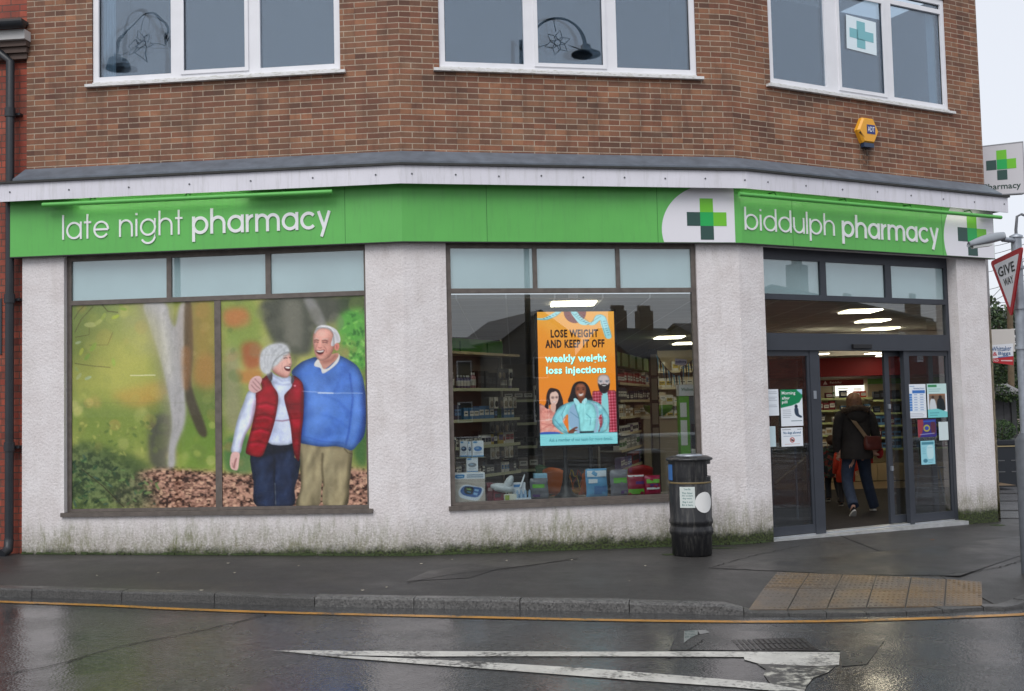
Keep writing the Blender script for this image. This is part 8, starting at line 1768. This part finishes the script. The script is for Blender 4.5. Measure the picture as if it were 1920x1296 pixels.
k1 = at(1563, 935, 18.2); person('small child in a dark patterned coat walking ahead, left of the woman', (k1.x, 18.2, FLOOR), .63, CLEG, CARM, dress_child(CAMO, cm(34, 38, 48, .9), True, cm(84, 58, 44, .8)))
k2 = at(1584, 946, 17.4); person('small child in an orange red coat, mostly hidden in front of the woman', (k2.x+.03, 17.4, FLOOR), .60, CLEG, CARM, dress_child(REDC, cm(60, 58, 62, .9), True, cm(70, 48, 38, .8)))

# ================================================================ THE OTHER SIDE OF THE STREET (behind the camera, seen in the glass and the wet road)
SLATE = mat('slate_roof', srgb(66, 66, 72), .6, noise=.3, nscale=5); STUC = mat('grey_stucco', srgb(128, 124, 120), .85, noise=.15, nscale=2); TOWNB = brick_mat('town_brick', srgb(112, 62, 50), srgb(132, 76, 60), srgb(120, 104, 92))
def terrace(label, x0, x1, y, depth, eave, ridge, wall_m, gable=False, chim=()):
    gz = road(0, 0)-.1; t = thing('terrace_house', label, 'house', ((x0+x1)/2, y-depth/2, gz)); mb = MB()
    if gable: mb.prism([(x0, gz), (x1, gz), (x1, eave), ((x0+x1)/2, ridge), (x0, eave)], lambda a, b, t_: Vector((a, y-t_, b)), 0, depth)
    else: mb.box(x0, x1, y-depth, y, gz, eave); mb.prism([(y-depth, eave), (y, eave), (y-depth/2, ridge)], lambda a, b, t_: Vector((t_, a, b)), x0+.01, x1-.01)
    for fi in range(len(mb.f)): mb.uv[fi] = [(mb.v[i][0]+mb.v[i][1], mb.v[i][2]) for i in mb.f[fi]]
    build('wall', mb, wall_m, t); mb = MB(); xm = (x0+x1)/2; th = .12
    if gable:
        for a, b in (((x0-.3, eave-.15), (xm, ridge+.1)), ((xm, ridge+.1), (x1+.3, eave-.15))): mb.prism([a, b, (b[0], b[1]+th), (a[0], a[1]+th)], lambda p, q_, t_: Vector((p, y+.3-t_, q_)), 0, depth+.6)
    else:
        ym = y-depth/2
        for a, b in (((y+.3, eave-.1), (ym, ridge+.05)), ((ym, ridge+.05), (y-depth-.3, eave-.1))): mb.prism([a, b, (b[0], b[1]+th), (a[0], a[1]+th)], lambda p, q_, t_: Vector((t_, p, q_)), x0-.2, x1+.2)
    rf = build('roof', mb, SLATE, t)
    for cx in chim:
        mb = MB(); mb.box(cx-.5, cx+.5, y-depth/2-.35, y-depth/2+.35, ridge-.6, ridge+1.3)
        for k in range(4): mb.lathe([(.11, 0), (.13, .35), (.1, .37)], (cx-.36+.24*k, y-depth/2, ridge+1.3), 10)
        build('chimney', mb, TOWNB, rf)
    if wall_m is not STUC or True:
        n = max(1, int((x1-x0)/2.6))
        for k in range(n):
            for z in (.9, 3.5):
                if z+1.3 > eave: continue
                mb = MB(); c = x0+(k+.5)*(x1-x0)/n; mb.box(c-.5, c+.5, y-.02, y+.03, z+gz, z+gz+1.3); wn_ = build('window', mb, UPVC, t); mb = MB(); mb.box(c-.42, c+.42, y+.031, y+.036, z+gz+.08, z+gz+1.22); build('pane', mb, cm(50, 56, 62, .1), wn_)
def refl(f, px, py, off, dist):
    """where a thing must stand for its reflection in the facet's glass to be seen in this direction"""
    n2 = nrm(f); n = Vector((n2.x, n2.y, 0)); o = ORG[f]; p0 = Vector((o.x, o.y, 0))+n*off; h = hitp(px, py, p0, n); d = (h-Vector((0, 0, EYE))).normalized(); d = d-2*d.dot(n)*n; return h+d*dist
def hx(px, py): c = refl('B', px, py, -.05, 53); return c
def hz_(px, py): return hx(px, py).z
for lab, pa, pb_, e, r_, m, gb, ch, yo in (('brick terraced house with a broad chimney stack far across the road', 640, 940, 655, 628, TOWNB, False, (886,), 0),
        ('grey stuccoed gable fronted house far across the road', 925, 1075, 640, 592, STUC, True, (), 2),
        ('low grey rendered house far across the road between two taller ones', 1080, 1175, 700, 668, STUC, False, (), -1),
        ('tall slate roofed brick house far across the road', 1175, 1330, 672, 612, TOWNB, False, (1282, 1216), 1),
        ('brick terraced house at the far left across the road', 250, 630, 655, 615, TOWNB, False, (420,), 0), ('grey rendered house at the far right across the road', 1340, 1700, 650, 600, STUC, False, (1500,), 0)):
    A_, B_ = hx(pa, 700), hx(pb_, 700); xa, xb = sorted((A_.x, B_.x)); terrace(lab, xa, xb, A_.y+yo, 9, hz_(pa, e), hz_(pa, r_), m, gb, tuple(hx(q_, 600).x for q_ in ch))
# houses along the side road, seen in the door glass
for k, (lab, px0, e, r_, m, dd) in enumerate((('brick house on the side road beyond the junction', 1455, 590, 540, TOWNB, 34), ('slate roofed grey house further along the side road', 1560, 640, 600, STUC, 46), ('low brick house at the end of the side road', 1690, 628, 596, TOWNB, 52))):
    c = refl('C', px0, 620, -.15, dd); ze = refl('C', px0, e, -.15, dd).z; zr__ = refl('C', px0, r_, -.15, dd).z; terrace(lab, c.x, c.x+9, c.y+4.2, 8.4, ze, zr__, m, False, (c.x+3,))
# ornamental street lamps whose flower motifs show in the upstairs glass
def flower_lamp(label, c, ang, s=1.0):
    t = thing('ornamental_lamp', label, 'street lamp', (c.x, c.y, road(0, 0)-.1), ang); M = Matrix.Translation((c.x, c.y, c.z)) @ Matrix.Rotation(ang, 4, 'Z') @ Matrix.Scale(s, 4); DKM = cm(26, 28, 30, .5)
    mb = MB(); mb.tube([M @ Vector((-.95, 0, .2)), Vector((*(M @ Vector((-.95, 0, 0))).xy, t.location.z))], [.05, .09], 10); build('column', mb, DKM, t)
    mb = MB(); mb.tube([M @ Vector((.72*math.cos(a), 0, .72*math.sin(a)*1.05)) for a in np.linspace(math.pi*1.02, .06, 26)], [.03]*20+[.035, .04, .045, .05, .05, .05], 8); build('arch', mb, DKM, t)
    mb = MB(); mb.lathe([(.02, .16), (.12, .15), (.13, .06), (.2, .02), (.36, -.06), (.37, -.1), (.02, -.1)], M @ Vector((.74, 0, -.14)), 20); build('lantern', mb, DKM, t)
    mb = MB(); mb.tube([M @ Vector((-.95, 0, .2)), M @ Vector((-.72, 0, -.05)), M @ Vector((-.6, 0, .3))], .02, 6); build('scroll', mb, DKM, t)
    for k in range(6):
        a = k*math.pi/3+.3; P = [M @ Vector((.07*math.cos(a), 0, .1+.07*math.sin(a)))]
        for q_, w_ in ((.2, .45), (.34, .0), (.2, -.45)): P.append(M @ Vector((q_*math.cos(a+w_), 0, .1+q_*math.sin(a+w_))))
        P.append(P[0]); mb = MB(); mb.tube(P, .013, 6, cap=False); build('petal', mb, DKM, t)
    mb = MB(); mb.tube([M @ Vector((.08*math.cos(a), 0, .1+.08*math.sin(a))) for a in np.linspace(0, 2*math.pi, 13)], .012, 6, cap=False)
    for a, r0, r1 in ((1.7, .3, .66), (3.3, .3, .68), (-.25, .3, .72)): mb.tube([M @ Vector((r0*math.cos(a), 0, .1+r0*math.sin(a))), M @ Vector((r1*math.cos(a), 0, .05+r1*math.sin(a)))], .012, 6)
    build('flower_centre', mb, DKM, t)
c = refl('B', 1045, 88, -.05, 14.0); flower_lamp('ornamental street lamp with ring and flower motif opposite the middle facade', c, .35, .95)
c = refl('A', 268, 95, -.05, 14.0); flower_lamp('ornamental street lamp with a ring and flower motif opposite the left facade', c, .35+math.pi, 1.2)
